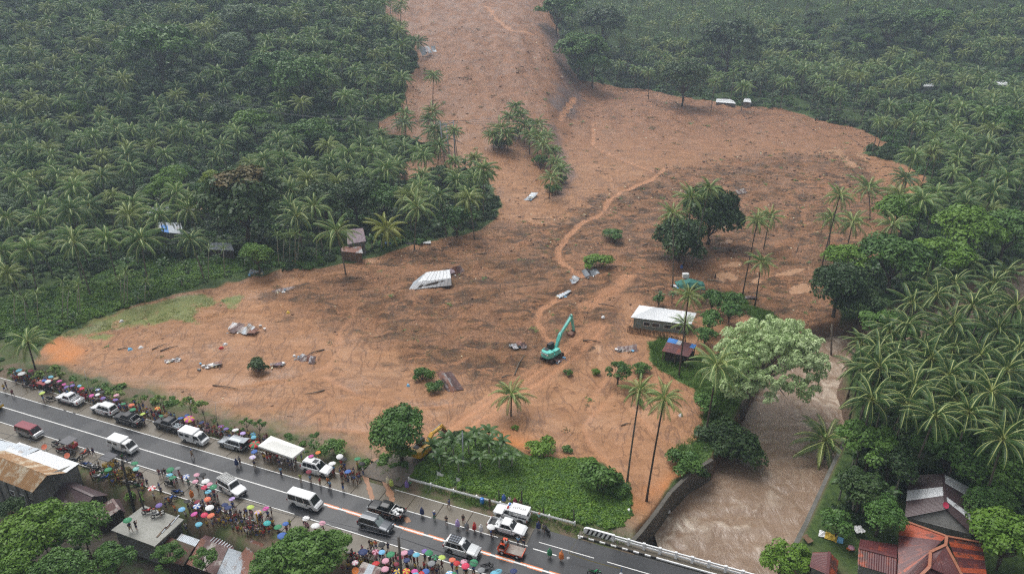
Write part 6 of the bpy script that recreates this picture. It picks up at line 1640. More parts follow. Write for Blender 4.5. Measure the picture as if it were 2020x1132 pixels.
def suv(label, x, y, hd, col, L=4.8, H=1.82, rack=None, ws=None, box=False, turn=0, sunroof=False, hatch=False, name='suv', cat='car', rimm=None, low=0.0, trim=None):
 p, rz = place(x, y, hd); t = thing(name, label, cat, p, rz + turn); W_ = 1.85; r = .37 - low * .15; xw = (L / 2 - .92, -L / 2 + 1.0); h = -low
 hood = 1.10 if box else 1.06
 link('body', body_mesh(L, W_, [(-L / 2, 1.0 + h), (-L / 2 + .5, 1.08 + h), (L / 2 - 1.55, 1.10 + h), (L / 2 - .35, (1.06 if box else .96) + h), (L / 2, (.95 if box else .78) + h)], .34 + h * .4, xw, r, col), t)
 if box: cabin(t, L / 2 - 1.45, L / 2 - 1.85, -L / 2 + .12, -L / 2 + .06, 1.07 + h, H, 1.68, 1.5, col, pillars=(.36, .68), wsm=ws)
 else: cabin(t, L / 2 - 1.35, L / 2 - 2.15, -L / 2 + .42, -L / 2 + .07, 1.06 + h, H, 1.68, 1.38, col, pillars=(.33, .64), wsm=ws)
 lamps(t, L, W_, .84 + h, 1.0 + h); add_wheels(t, L, xw, W_, r, rimm=rimm)
 for sg in (-1, 1): mb = MB(); mb.box((.0, sg * (W_ / 2 + .02), .36), (2.0, .16, .05)); build('side_step', mb, M_CHROME, t)
 mb = MB(); mb.box((-L / 2 + .02, 0, .58 + h), (.14, W_ * .92, .22)); build('rear_bumper', mb, trim or col, t, bev=.03)
 mb = MB(); mb.box((L / 2 - .05, 0, .52 + h), (.16, W_ * .9, .2)); build('front_bumper', mb, trim or col, t, bev=.03)
 for sg in (-1, 1): mb = MB(); mb.bar((-L / 2 + .6, sg * .62, H + .05), (L / 2 - 2.2, sg * .62, H + .05), .05); build('roof_rail', mb, M_CHROME, t)
 if rack == 'basket':
  rt = MB()
  for k in range(5): rt.bar((-L / 2 + .7 + k * .35, -.6, H + .13), (-L / 2 + .7 + k * .35, .6, H + .13), .05)
  for k in (-.6, -.2, .2, .6): rt.bar((-L / 2 + .7, k, H + .13), (-L / 2 + 2.1, k, H + .13), .05)
  build('roof_rack', rt, M_PLAST, t)
  mb = MB(); mb.box((-L / 2 + 1.4, 0, H + .08), (1.35, 1.1, .03)); build('rack_pad', mb, mat('grey_pad', (.16, .18, .22), .6), t)
 if rack == 'flat':
  rt = MB()
  for k in range(7): rt.bar((-L / 2 + .35 + k * .36, -.68, H + .12), (-L / 2 + .35 + k * .36, .68, H + .12), .12, .04)
  for k in (-.68, .68): rt.bar((-L / 2 + .3, k, H + .14), (-L / 2 + 2.6, k, H + .14), .06)
  build('roof_rack', rt, mat('grey_rack', (.36, .36, .34), .5), t)
 if sunroof: mb = MB(); mb.box((-.15, 0, H + .045), (.75, .8, .02)); build('sunroof', mb, M_GLASS, t)
 if hatch:
  mb = MB(); mb.bar((-L / 2 + .42, 0, H + .03), (-L / 2 - .55, 0, H + .15), 1.35, .06); build('tailgate', mb, col, t)
  mb = MB(); mb.box((-L / 2 + .03, 0, 1.15), (.2, 1.3, .9)); build('boot_opening', mb, M_PLAST, t)
 return t
def van(label, x, y, hd, col, low_col=None, H=2.05, L=4.9, roofm=None, stripe=None):
 p, rz = place(x, y, hd); t = thing('van', label, 'van', p, rz); W_ = 1.75; r = .33; xw = (L / 2 - 1.0, -L / 2 + 1.15)
 link('body', body_mesh(L, W_, [(-L / 2, 1.12), (L / 2 - .75, 1.10), (L / 2 - .25, .95), (L / 2, .70)], .30, xw, r, low_col or col), t)
 cabin(t, L / 2 - .42, L / 2 - 1.05, -L / 2 + .12, -L / 2 + .02, 1.08, H, 1.70, 1.52, col, pillars=(.38, .66,), side=(.05, .93), gz0=.1)
 lamps(t, L, W_, .74, .95); add_wheels(t, L, xw, W_, r, .2)
 mb = MB(); mb.box((L / 2 - .03, 0, .45), (.18, W_ * .92, .24)); build('front_bumper', mb, M_CHROME if low_col else col, t, bev=.04)
 return t
def boxvan(label, x, y, hd):
 col = paint('white', (.80, .81, .82)); p, rz = place(x, y, hd); t = thing('van', label, 'van', p, rz); L, W_ = 4.7, 1.72; r = .30; xw = (L / 2 - .95, -L / 2 + 1.1)
 link('body', body_mesh(L, W_, [(-L / 2, .85), (L / 2 - 1.6, .9), (L / 2 - .5, 1.05), (L / 2, .8)], .30, xw, r, col), t)
 mb = MB(); mb.box((-L / 2 + 1.5, 0, 1.42), (2.96, 1.80, 1.30)); build('rear_box', mb, col, t, bev=.05)
 cabin(t, L / 2 - .30, L / 2 - .95, L / 2 - 1.75, L / 2 - 1.75, 1.05, 1.82, 1.62, 1.44, col, rear=False, side=(.12, .88))
 for sg in (-1, 1):
  for xx in (-L / 2 + .75, -L / 2 + 1.85):
   mb = MB(); mb.box((xx, sg * .905, 1.5), (.82, .012, .42)); build('side_window', mb, M_GLASS, t)
 mb = MB(); mb.box((-L / 2 + .015, 0, 1.55), (.012, 1.2, .45)); build('rear_window', mb, M_GLASS, t)
 lamps(t, L, W_, .72, .7); add_wheels(t, L, xw, W_, r, .19)
 mb = MB(); mb.box((L / 2 - .02, 0, .48), (.16, W_ * .95, .26)); build('front_bumper', mb, col, t, bev=.03)
 return t
WHT = paint('white', (.80, .81, .82)); BLK = paint('black', (.012, .012, .013)); DGR = paint('dark_grey', (.035, .036, .040), .2); SIL = paint('silver', (.42, .45, .48), .45); SGR = paint('slate_grey', (.075, .085, .10), .3)
MAR = paint('maroon', (.24, .018, .035)); ORG = paint('orange', (.70, .085, .02)); SLW = paint('silver_white', (.62, .64, .65), .2)
M_DEC = mat('sticker_print', (.35, .08, .07), .5, var=.6, scale=20)
def stickers(t, ys, zs=(.75, 1.0), x0=-1.6, x1=1.2, n=9, W_=1.85, seed=1):
 r = random.Random(seed); mb = MB(); mb2 = MB()
 for k in range(n):
  x = lerp(x0, x1, k / n); h = r.uniform(.08, .18)
  (mb if k % 2 else mb2).box((x, ys * (W_ / 2 + .008), r.uniform(*zs)), (r.uniform(.12, .28), .01, h))
 build('sticker', mb, M_DEC, t); build('sticker', mb2, mat('sticker_dark', (.06, .07, .12), .5), t)
t = pickup('pickup_truck', 'white pickup with sticker lettering, first of the row parked facing left', 141, 793, -1, WHT); stickers(t, 1, (.55, .62), -.9, 1.2, 9); stickers(t, 1, (1.25, 1.5), -.6, .5, 4, 1.58)
t = suv('white wagon with stickered doors and blue lower trim parked behind the white pickup', 208, 813, -1, WHT, trim=WHT); stickers(t, 1, (.55, .9), -1.9, .8, 10, seed=2)
pickup('pickup_truck', 'black lifted pickup parked behind the white wagon', 257, 833, -1, BLK, 5.35, .12)
pickup('pickup_truck', 'dark grey off road pickup carrying water bottles, parked before the white box van', 337, 845, -1, DGR, 5.4, .22, load='bottles')
boxvan('white box bodied van parked on the far shoulder', 385, 870, 1)
suv('silver people carrier with its tailgate open beside the rainbow umbrella', 461, 880, -1, SIL, 4.7, 1.72, hatch=True, low=.06)
suv('white wagon with a dark sunroof parked right of the white tent', 627, 930, 1, WHT, 4.9, 1.88, sunroof=True)
boxvan('white box bodied van driving on the road near the centre line', 245, 886, 1)
van('maroon van with silver lower body parked on the near shoulder', 61, 858, 1, MAR, paint('silver_lower', (.40, .41, .42), .3), 1.85, 4.6)
t = suv('white boxy four wheel drive with a flat roof rack standing angled at the road edge', 459, 968, 1, WHT, 4.75, 1.9, rack='flat', box=True, turn=-.22, trim=M_PLAST)
van('white passenger van straddling the centre line', 603, 996, 1, WHT, None, 2.1, 5.0)
pickup('pickup_truck', 'black pickup with white bags in its bed on the far lane', 763, 1012, -1, BLK, 5.3, .05, load='bags')
suv('dark slate grey wagon with a pale windscreen on the near lane', 742, 1041, 1, SGR, 4.8, 1.82, ws=M_GLASSL)
suv('silver wagon with roof basket beside the near crowd', 912, 1088, 1, SLW, 4.75, 1.85, rack='basket')
pickup('pickup_truck', 'white double cab pickup beside the caged patrol jeep', 1001, 1047, 1, WHT, 5.3, .05)
# caged patrol jeep
p, rz = place(1010, 1020, -1); t = thing('patrol_jeep', 'white patrol jeep with a red and blue light bar and open caged rear', 'jeep', p, rz)
link('body', body_mesh(5.0, 1.85, [(-2.5, .95), (.2, .98), (.9, 1.08), (2.2, 1.0), (2.5, .85)], .38, (1.6, -1.5), .38, WHT, bed=(-2.42, .1, .62)), t)
cabin(t, 1.15, .75, .15, .1, 1.05, 1.85, 1.66, 1.5, WHT, rear=False, side=(.15, .85))
mb = MB()
for x in (-2.42, -1.15, .08):
 for sg in (-1, 1): mb.bar((x, sg * .82, .95), (x, sg * .82, 1.86), .07)
build('cage', mb, WHT, t); mb = MB(); mb.box((-1.18, 0, 1.90), (2.55, 1.78, .08)); build('cage_roof', mb, WHT, t, bev=.02)
mb = MB(); rr = random.Random(3)
for i in range(7): mb.box((-1.9 + i * .27, rr.uniform(-.08, .08) + .0, 1.944), (.14, .34, .004), Matrix.Rotation(rr.uniform(-.3, .3), 4, 'Z'))
build('roof_marking', mb, mat('worn_print', (.35, .34, .33), .6), t)
mb = MB(); mb.box((.45, .32, 1.95), (.24, .5, .13)); build('red_light', mb, M_TAIL, t, bev=.02); mb = MB(); mb.box((.45, -.32, 1.95), (.24, .5, .13)); build('blue_light', mb, mat('blue_lens', (.05, .18, .55), .2), t, bev=.02)
for sg in (-1, 1): mb = MB(); mb.box((-1.2, sg * .6, .82), (2.2, .35, .06)); build('bench', mb, M_PLAST, t)
lamps(t, 5.0, 1.85, .85, .8); add_wheels(t, 5, (1.6, -1.5), 1.85, .38)
# orange kei truck
p, rz = place(1008, 1090, -1); t = thing('mini_truck', 'small orange flatbed truck with two people standing on it', 'truck', p, rz); L = 3.5
link('body', body_mesh(L, 1.45, [(-L / 2, .62), (L / 2 - 1.2, .62), (L / 2 - 1.0, 1.0), (L / 2 - .15, .95), (L / 2, .7)], .32, (L / 2 - .75, -L / 2 + .7), .27, ORG), t)
cabin(t, L / 2 - .12, L / 2 - .5, L / 2 - 1.1, L / 2 - 1.2, .95, 1.72, 1.42, 1.3, ORG, side=(.15, .85))
mb = MB(); mb.box((-L / 2 + 1.1, 0, .70), (2.2, 1.5, .08)); build('flatbed', mb, concrete_mat('worn_bed', (.38, .36, .33), (.22, .16, .13), (.12, .06, .05), .6), t)
mb = MB(); mb.box((-L / 2 - .02, 0, .66), (.06, 1.5, .28)); build('tailboard', mb, ORG, t)
lamps(t, L, 1.45, .66, .55); add_wheels(t, L, (L / 2 - .75, -L / 2 + .7), 1.45, .27, .17, M_WHITE)
mb = MB(); mb.box((L / 2 - .62, .735, .8), (.5, .012, .14)); build('door_marking', mb, M_WHITE, t)
# truck nose at the left edge of the frame
p, rz = place(-26, 803, 1); t = thing('truck', 'white and yellow truck entering at the left edge of the road', 'truck', p, rz); L = 6.0
YEL = paint('yellow', (.70, .42, .02))
link('body', body_mesh(L, 2.0, [(-L / 2, 1.0), (1.0, 1.0), (1.2, 1.3), (L / 2 - .1, 1.2), (L / 2, .9)], .45, (2.0, -1.7), .42, WHT), t)
cabin(t, L / 2 - .1, L / 2 - .5, L / 2 - 1.6, L / 2 - 1.7, 1.25, 2.1, 1.9, 1.75, WHT); mb = MB(); mb.box((L / 2 - .02, 0, .6), (.2, 2.0, .4)); build('front_bumper', mb, YEL, t, bev=.03)
mb = MB(); mb.box((-1.2, 0, 1.8), (3.6, 2.1, 1.6)); build('cargo_box', mb, WHT, t, bev=.04); lamps(t, L, 2.0, .9, .9); add_wheels(t, L, (2.0, -1.7), 2.0, .42)
# ---- motorcycles and tricycles
M_BIKE = {}
def bike_parts():
 mb = MB()
 for x in (0,):
  for i in range(14):
   a, b = 2 * math.pi * i / 14, 2 * math.pi * (i + 1) / 14; q = []
   for rr_, aa in ((.30, a), (.30, b), (.21, b), (.21, a)): q.append((x + rr_ * math.cos(aa), 0, rr_ * math.sin(aa)))
   for dy in (-.05, .05): mb.poly([(v[0], dy, v[2]) for v in q])
   mb.poly([(q[0][0], -.05, q[0][2]), (q[1][0], -.05, q[1][2]), (q[1][0], .05, q[1][2]), (q[0][0], .05, q[0][2])])
   mb.poly([(q[2][0], -.05, q[2][2]), (q[3][0], -.05, q[3][2]), (q[3][0], .05, q[3][2]), (q[2][0], .05, q[2][2])])
 wheels = mb.mesh('wheel', M_TYRE)
 mb = MB(); mb.tube([(.62, -.08, .3), (.42, -.08, .95)], .03, 5); mb.tube([(.62, .08, .3), (.42, .08, .95)], .03, 5); mb.tube([(.38, -.36, 1.02), (.44, 0, .97), (.38, .36, 1.02)], .02, 5)
 mb.box((0, 0, .42), (.5, .28, .3)); mb.tube([(-.6, .12, .3), (.1, .12, .35)], .045, 6); mb.tube([(-.6, -.12, .3), (-.1, -.1, .6)], .02, 5)
 frame = mb.mesh('frame', M_PLAST)
 mb = MB(); o = [(.52, .0, .72), (.30, .15, .72), (.05, .16, .52), (-.15, .15, .62), (-.72, .10, .78), (-.80, 0, .80)]
 half = o; up = [(.42, .0, .98), (.28, .12, .88), (.05, .12, .66), (-.15, .13, .78), (-.68, .09, .86), (-.78, 0, .87)]
 n = len(o)
 for s in (1, -1):
  lo = [mb.vert((x, y * s, z)) for x, y, z in o]; hi = [mb.vert((x, y * s, z)) for x, y, z in up]
  for i in range(n - 1): mb.face((lo[i], lo[i + 1], hi[i + 1], hi[i]) if s > 0 else (hi[i], hi[i + 1], lo[i + 1], lo[i]))
 for i in range(n - 1):
  a, b = up[i], up[i + 1]; mb.poly([(a[0], a[1], a[2]), (b[0], b[1], b[2]), (b[0], -b[1], b[2]), (a[0], -a[1], a[2])])
 mb.box((.62, 0, .62), (.34, .12, .03)); fair = mb.mesh('fairing', WHT)
 mb = MB(); mb.box((-.38, 0, .90), (.72, .24, .10)); seat = bevel(mb.mesh('seat', M_PLAST), .03)
 return wheels, frame, fair, seat
BK = bike_parts(); M_SEAT = M_PLAST
BKC = {'red': paint('red', (.50, .015, .02)), 'blue': paint('blue', (.02, .10, .42)), 'black': BLK, 'white': WHT, 'orange': ORG, 'grey': DGR, 'green': paint('green', (.02, .22, .08))}
def bike(x, y, ang, col, label, z=0.0, p=None):
 p = p or atz(x, y, z); t = thing('motorcycle', label, 'motorcycle', p, ang, 'motorcycles parked among the crowd')
 for nm, me, lo in (('wheel', BK[0], (.62, 0, .3)), ('wheel', BK[0], (-.6, 0, .3)), ('frame', BK[1], None), ('fairing', BK[2], None), ('seat', BK[3], None)):
  o = link(nm, me, t, lo)
  if nm == 'fairing': o.material_slots[0].link = 'OBJECT'; o.material_slots[0].material = BKC[col]
 return t
for x, y, a, c, lb, z in ((351, 975, .4, 'blue', 'blue motorcycle leaning at the shoulder line near the red and white umbrella', 0), (338, 988, .9, 'blue', 'bright blue scooter beside the leaning blue motorcycle', 0),
  (294, 1012, .7, 'red', 'red motorcycle parked on the concrete roof slab', .3), (312, 1018, 1.0, 'white', 'motorcycle under a pale cover on the concrete roof slab', .3), (336, 958, .2, 'black', 'black motorcycle behind the blue one', 0),
  (115, 878, .8, 'black', 'black motorcycle behind the maroon van', 0), (122, 892, .3, 'red', 'red motorcycle beside the black motorcycle by the maroon van', 0), (138, 902, 1.2, 'grey', 'grey motorcycle in the jumble right of the maroon van', 0),
  (168, 898, 1.5, 'orange', 'orange scooter beside two people walking', 0), (152, 912, .7, 'black', 'black motorcycle at the gable of the long roof', 0), (172, 920, .4, 'blue', 'blue motorcycle in the row by the yellow tricycle', 0),
  (184, 924, .5, 'white', 'white motorcycle in the row by the yellow tricycle', 0), (194, 930, .6, 'black', 'black motorcycle in the row by the yellow tricycle', 0), (196, 944, .9, 'white', 'white scooter below the green umbrella', 0),
  (212, 946, 1.1, 'blue', 'blue scooter below the green umbrella', 0), (262, 958, .6, 'black', 'black motorcycle right of the leaning utility pole', 0), (276, 962, .3, 'green', 'green motorcycle right of the leaning utility pole', 0),
  (2, 880, .7, 'black', 'black motorcycle at the left frame edge', 0), (8, 892, .6, 'grey', 'grey motorcycle at the left frame edge', 0), (102, 790, .6, 'black', 'black motorcycle beside the yellow green umbrella', 0),
  (55, 762, .5, 'black', 'black motorcycle below the big white umbrella', 0), (68, 766, .4, 'red', 'red motorcycle in the crowd left of the maroon tricycle', 0), (115, 765, .6, 'grey', 'grey motorcycle right of the maroon tricycle', 0),
  (433, 857, .2, 'blue', 'blue motorcycle in front of the silver people carrier', 0), (425, 1004, .8, 'black', 'black motorcycle in the near crowd below the boxy white car', 0), (1079, 1050, 2.4, 'grey', 'scooter standing alone at the road edge before the bridge', 0),
  (695, 1100, .5, 'red', 'red motorcycle at the left of the bottom crowd', 0), (960, 1120, .7, 'black', 'black motorcycle at the bottom edge of the crowd', 0), (1172, 1133, .3, 'green', 'green motorcycle entering at the bottom edge', 0)):
 bike(x, y, RANG + a * 1.0, c, lb, z)
def tricycle(x, y, hd, roofc, bodyc, label):
 p, rz = place(x, y, hd); t = thing('tricycle', label, 'tricycle', p, rz)
 w_ = link('motorcycle', BK[2], t, (0, .75, 0)); w_.material_slots[0].link = 'OBJECT'; w_.material_slots[0].material = bodyc
 link('wheel', BK[0], t, (.62, .75, .3)); link('wheel', BK[0], t, (-.6, .75, .3)); link('frame', BK[1], t, (0, .75, 0)); link('seat', BK[3], t, (0, .75, 0))
 mb = MB(); mb.box((0, -.35, .62), (1.5, 1.05, .65), taper=.95); build('sidecar', mb, bodyc, t, bev=.06)
 mb = MB(); mb.box((-.1, .1, 1.75), (2.1, 1.9, .09), taper=.93); build('canopy', mb, roofc, t, bev=.03)
 for x_, y_ in ((-.9, -.75), (.75, -.75), (-.9, .3), (.75, .3)): mb = MB(); mb.tube([(x_, y_, .9), (x_, y_, 1.72)], .025, 5); build('post', mb, M_CHROME, t)
 link('side_wheel', wheel_mesh(.26, .1)[0], t, (-.2, -.92, .26))
tricycle(93, 768, -1, mat('maroon_cloth', (.30, .05, .05), .6), BLK, 'tricycle with a faded maroon roof in the left crowd')
tricycle(219, 920, 1, mat('grey_cloth', (.08, .08, .09), .6), YEL, 'yellow tricycle with a dark roof beside the green umbrella')
tricycle(140, 885, -1, mat('open_frame', (.10, .10, .11), .5), BKC['red'], 'red tricycle frame beside the person in a yellow raincoat')
# ------------------------------------------------------------------ excavators
def excavator(x, y, rz, boomdir, main, label, s=1.0, reach=1.0, writing=None, pose=None):
 b = landpt(x, y); t = thing('excavator', label, 'excavator', b, rz); t.scale = (s,) * 3
 TRK = mat('track_steel', (.09, .06, .045), .7, .2)
 for sg in (-1, 1):
  mb = MB(); n = 10; prof = []
  for k in range(n + 1): a = -math.pi / 2 + math.pi * k / n; prof.append((1.75 + .42 * math.cos(a), .44 + .42 * math.sin(a)))
  for k in range(n + 1): a = math.pi / 2 + math.pi * k / n; prof.append((-1.75 + .42 * math.cos(a), .44 + .42 * math.sin(a)))
  N_ = len(prof); y0, y1 = sg * .95, sg * 1.5
  a_ = [mb.vert((px__, y0, pz)) for px__, pz in prof]; b_ = [mb.vert((px__, y1, pz)) for px__, pz in prof]
  for k in range(N_): mb.face((a_[k], a_[(k + 1) % N_], b_[(k + 1) % N_], b_[k]))
  mb.face(a_); mb.face(b_[::-1])
  tr = build('track', mb, TRK, t)
  mb = MB()
  for k in range(20): mb.box((-1.9 + k * .2, sg * 1.225, .885), (.07, .6, .05)); mb.box((-1.9 + k * .2, sg * 1.225, .0), (.07, .6, .05))
  build('track_shoes', mb, TRK, tr)['kind'] = 'stuff'
 mb = MB(); mb.box((0, 0, .75), (2.4, 1.9, .5)); mb.tube([(0, 0, .9), (0, 0, 1.15)], .75, 14); build('undercarriage', mb, TRK, t)
 up = boomdir - rz; M4 = Matrix.Rotation(up, 4, 'Z')
 h = link('house', None, t); bpy.data.objects.remove(h)
 def part(nm, mb, m, bev=0, par=None, smooth=False):
  o = build(nm, mb, m, par or t, smooth, bev=bev);
  if not par: o.rotation_euler.z = up
  return o
 mb = MB(); prof = [(1.3, -1.32), (1.3, 1.32), (-1.4, 1.32), (-2.2, 1.15), (-2.55, .7), (-2.62, 0), (-2.55, -.7), (-2.2, -1.15), (-1.4, -1.32)][::-1]
 mb.slab([(a, b_, 1.72) for a, b_ in prof][::-1], .6); hs = part('house', mb, main, .06)
 mb = MB(); prof2 = [(-.9, -1.25), (-1.4, -1.27), (-2.15, -1.1), (-2.48, -.68), (-2.55, 0), (-2.48, .68), (-2.15, 1.1), (-1.4, 1.27), (-.9, 1.25)]
 mb.slab([(a, b_, 2.45) for a, b_ in prof2][::-1], .73); part('engine_cover', mb, main, .08)
 mb = MB(); mb.box((-1.35, .45, 2.48), (.9, 1.1, .08)); part('engine_hatch', mb, M_PLAST, .02)
 mb = MB(); mb.box((.2, -.85, 2.0), (1.6, .85, .62)); part('tank_box', mb, main, .05)
 mb = MB(); mb.box((.45, .82, 2.35), (1.65, .95, 1.35), taper=.93); cb = part('cab', mb, M_PLAST, .06)
 mb = MB(); mb.box((.45, 1.295, 2.55), (1.2, .02, .7)); mb.box((1.28, .82, 2.45), (.02, .75, .9)); mb.box((-.385, .82, 2.6), (.02, .7, .6)); build('cab_window', mb, M_GLASS, cb)
 # boom, stick, bucket in the x-z plane of the house
 pts = pose or [(1.0, 1.9), (2.6, 5.6), (5.3, 7.6), (6.4, 4.4), (5.6, 3.4)]
 P0, P1, P2, P3, P4 = [Vector((a, -.1, c)) for a, c in pts]
 mb = MB(); mb.bar(P0, P0.lerp(P1, .55), .5, .62, (0, 1, 0)); mb.bar(P0.lerp(P1, .5), P1, .5, .8, (0, 1, 0)); mb.bar(P1 - (P2 - P1).normalized() * .1, P2, .46, .66, (0, 1, 0)); part('boom', mb, main, .05)
 mb = MB(); mb.bar(P2 + (P2 - P3).normalized() * .6, P3, .38, .52, (0, 1, 0)); st = part('stick', mb, main, .04)
 mb = MB(); mb.tube([P0 + Vector((.5, .3, .2)), P0.lerp(P1, .85) + Vector((0, .3, 0))], .09, 7); mb.tube([P0 + Vector((.5, -.3, .2)), P0.lerp(P1, .85) + Vector((0, -.3, 0))], .09, 7)
 mb.tube([P1 + Vector((-.1, 0, .55)), P2 + (P2 - P3).normalized() * .6 + Vector((-.1, 0, .2))], .09, 7); mb.tube([P2 + Vector((.35, 0, -.2)), P3 + Vector((.35, 0, .2))], .07, 7); part('cylinders', mb, M_CHROME)
 mb = MB(); bk = [(0, .1), (-.15, -.65), (-.7, -1.05), (-1.35, -.85), (-1.45, -.3), (-.5, .05)]
 A_ = [mb.vert((P3.x + a, -.65, P3.z + c - .1)) for a, c in bk]; B_ = [mb.vert((P3.x + a, .45, P3.z + c - .1)) for a, c in bk]
 for k in range(5): mb.face((A_[k], A_[k + 1], B_[k + 1], B_[k]))
 mb.face(A_); mb.face(B_[::-1])
 for k in range(5): mb.box((P3.x - 1.5, -.6 + k * .25, P3.z - .35), (.3, .1, .1))
 part('bucket', mb, mat('muddy_steel', (.17, .08, .05), .7, .1, var=.4), .02)
 if writing:
  mb = MB(); mb.box((-2.60, 0, 2.08), (.05, 1.9, .32)); wp = part('name_board', mb, M_WHITE)
  cu = bpy.data.curves.new('name_lettering', 'FONT'); cu.body = writing; cu.size = .34; cu.align_x = 'CENTER'; cu.align_y = 'CENTER'; cu.extrude = .005; cu.materials.append(mat('letter_teal', (.03, .20, .20), .5))
  oc = bpy.data.objects.new('name_lettering', cu); me_ = bpy.data.meshes.new_from_object(oc); bpy.data.objects.remove(oc); o = bpy.data.objects.new('name_lettering', me_); COL.objects.link(o); o.parent = wp; o.location = (-2.632, 0, 2.08); o.rotation_euler = (math.pi / 2, 0, -math.pi / 2)
 return t
TEAL = paint('teal', (.12, .58, .50), 0, .4)
ta = math.atan2(*(lambda d: (d.y, d.x))(landpt(1130, 690) - landpt(1070, 730)))
excavator(1089, 706, ta, math.atan2(*(lambda d: (d.y, d.x))(landpt(1135, 670) - landpt(1092, 702))), TEAL, 'turquoise excavator with raised boom working on the muddy track', .95, writing='KOBELCO', pose=[(1.0, 1.9), (2.4, 4.6), (6.0, 7.2), (7.0, 3.6), (0, 0)])
YLW = paint('excavator_yellow', (.62, .34, .02), 0, .45)
excavator(835, 897, RANG + 2.6, math.atan2(*(lambda d: (d.y, d.x))(landpt(878, 850) - landpt(830, 893))), YLW, 'yellow excavator half hidden behind the large roadside tree', .85, pose=[(1.0, 1.9), (2.8, 3.0), (6.0, 2.7), (6.8, 1.4), (0, 0)])
# ------------------------------------------------------------------ people
def skin_mesh(name, joints, edges, root=0, sub=1):
 me = bpy.data.meshes.new(name); me.from_pydata([j[0] for j in joints], edges, []); ob = bpy.data.objects.new(name, me); COL.objects.link(ob)
 sk = ob.modifiers.new('skin', 'SKIN'); sk.use_smooth_shade = True
 if not me.skin_vertices: raise RuntimeError('no skin layer')
 for i, j in enumerate(joints):
  d = me.skin_vertices[0].data[i]; r = j[1]; d.radius = r if hasattr(r, '__len__') else (r, r); d.use_root = (i == root)
 if sub: ob.modifiers.new('sub', 'SUBSURF').levels = sub
 dg = bpy.context.evaluated_depsgraph_get(); out = bpy.data.meshes.new_from_object(ob.evaluated_get(dg)); out.name = name
 bpy.data.objects.remove(ob); return out
M_SKIN = mat('skin', (.30, .165, .10), .6, var=.1); M_HAIR = mat('black_hair', (.012, .010, .009), .5); M_EYE = mat('eye_dark', (.02, .015, .012), .3)
def pose_joints(arm_l='down', arm_r='down', legs='stand'):
 sh = {'down': ((-.02, .235, 1.08), (.05, .24, .86)), 'hold': ((.04, .25, 1.12), (.20, .17, 1.24)), 'phone': ((.10, .23, 1.16), (.26, .07, 1.36)), 'cross': ((.06, .25, 1.13), (.21, .02, 1.14)),
   'swing': ((-.10, .24, 1.10), (-.13, .24, .88)), 'fwd': ((.08, .24, 1.10), (.22, .22, .92)), 'up': ((.05, .27, 1.22), (.12, .18, 1.44))}
 lg = {'stand': (((.02, .47), (-.02, .09)), ((.02, .47), (-.02, .09))), 'walk': (((.14, .49), (.20, .10)), ((-.02, .47), (-.24, .14)))}[legs]
 J = [((0, 0, .90), (.115, .145)), ((0, 0, 1.06), (.10, .125)), ((.01, 0, 1.25), (.115, .155)), ((0, 0, 1.37), (.075, .11)), ((.0, 0, 1.44), .05), ((.012, 0, 1.53), (.092, .075)), ((.012, 0, 1.60), (.075, .065))]
 E = [(0, 1), (1, 2), (2, 3), (3, 4), (4, 5), (5, 6)]; H = []
 for s, a in ((1, arm_l), (-1, arm_r)):
  k = len(J); el, wr = sh[a]; d = (Vector(wr) - Vector(el)).normalized(); hd = Vector(wr) + d * .09
  J += [((0, s * .165, 1.36), .055), ((el[0], s * el[1], el[2]), .040), ((wr[0], s * wr[1], wr[2]), .028), ((hd.x, s * hd.y, hd.z), (.014, .036))]; E += [(3, k), (k, k + 1), (k + 1, k + 2), (k + 2, k + 3)]; H.append((Vector((hd.x, s * hd.y, hd.z)), Vector((d.x, s * d.y, d.z)), s))
 for s, (kn, an) in zip((1, -1), lg):
  k = len(J); J += [((0, s * .09, .84), .085), ((kn[0], s * .10, kn[1]), .058), ((an[0], s * .10, an[1]), .038), ((an[0] + .15, s * .115, max(.035, an[1] - .05)), (.035, .03))]
  E += [(0, k), (k, k + 1), (k + 1, k + 2), (k + 2, k + 3)]
 return J, E, H
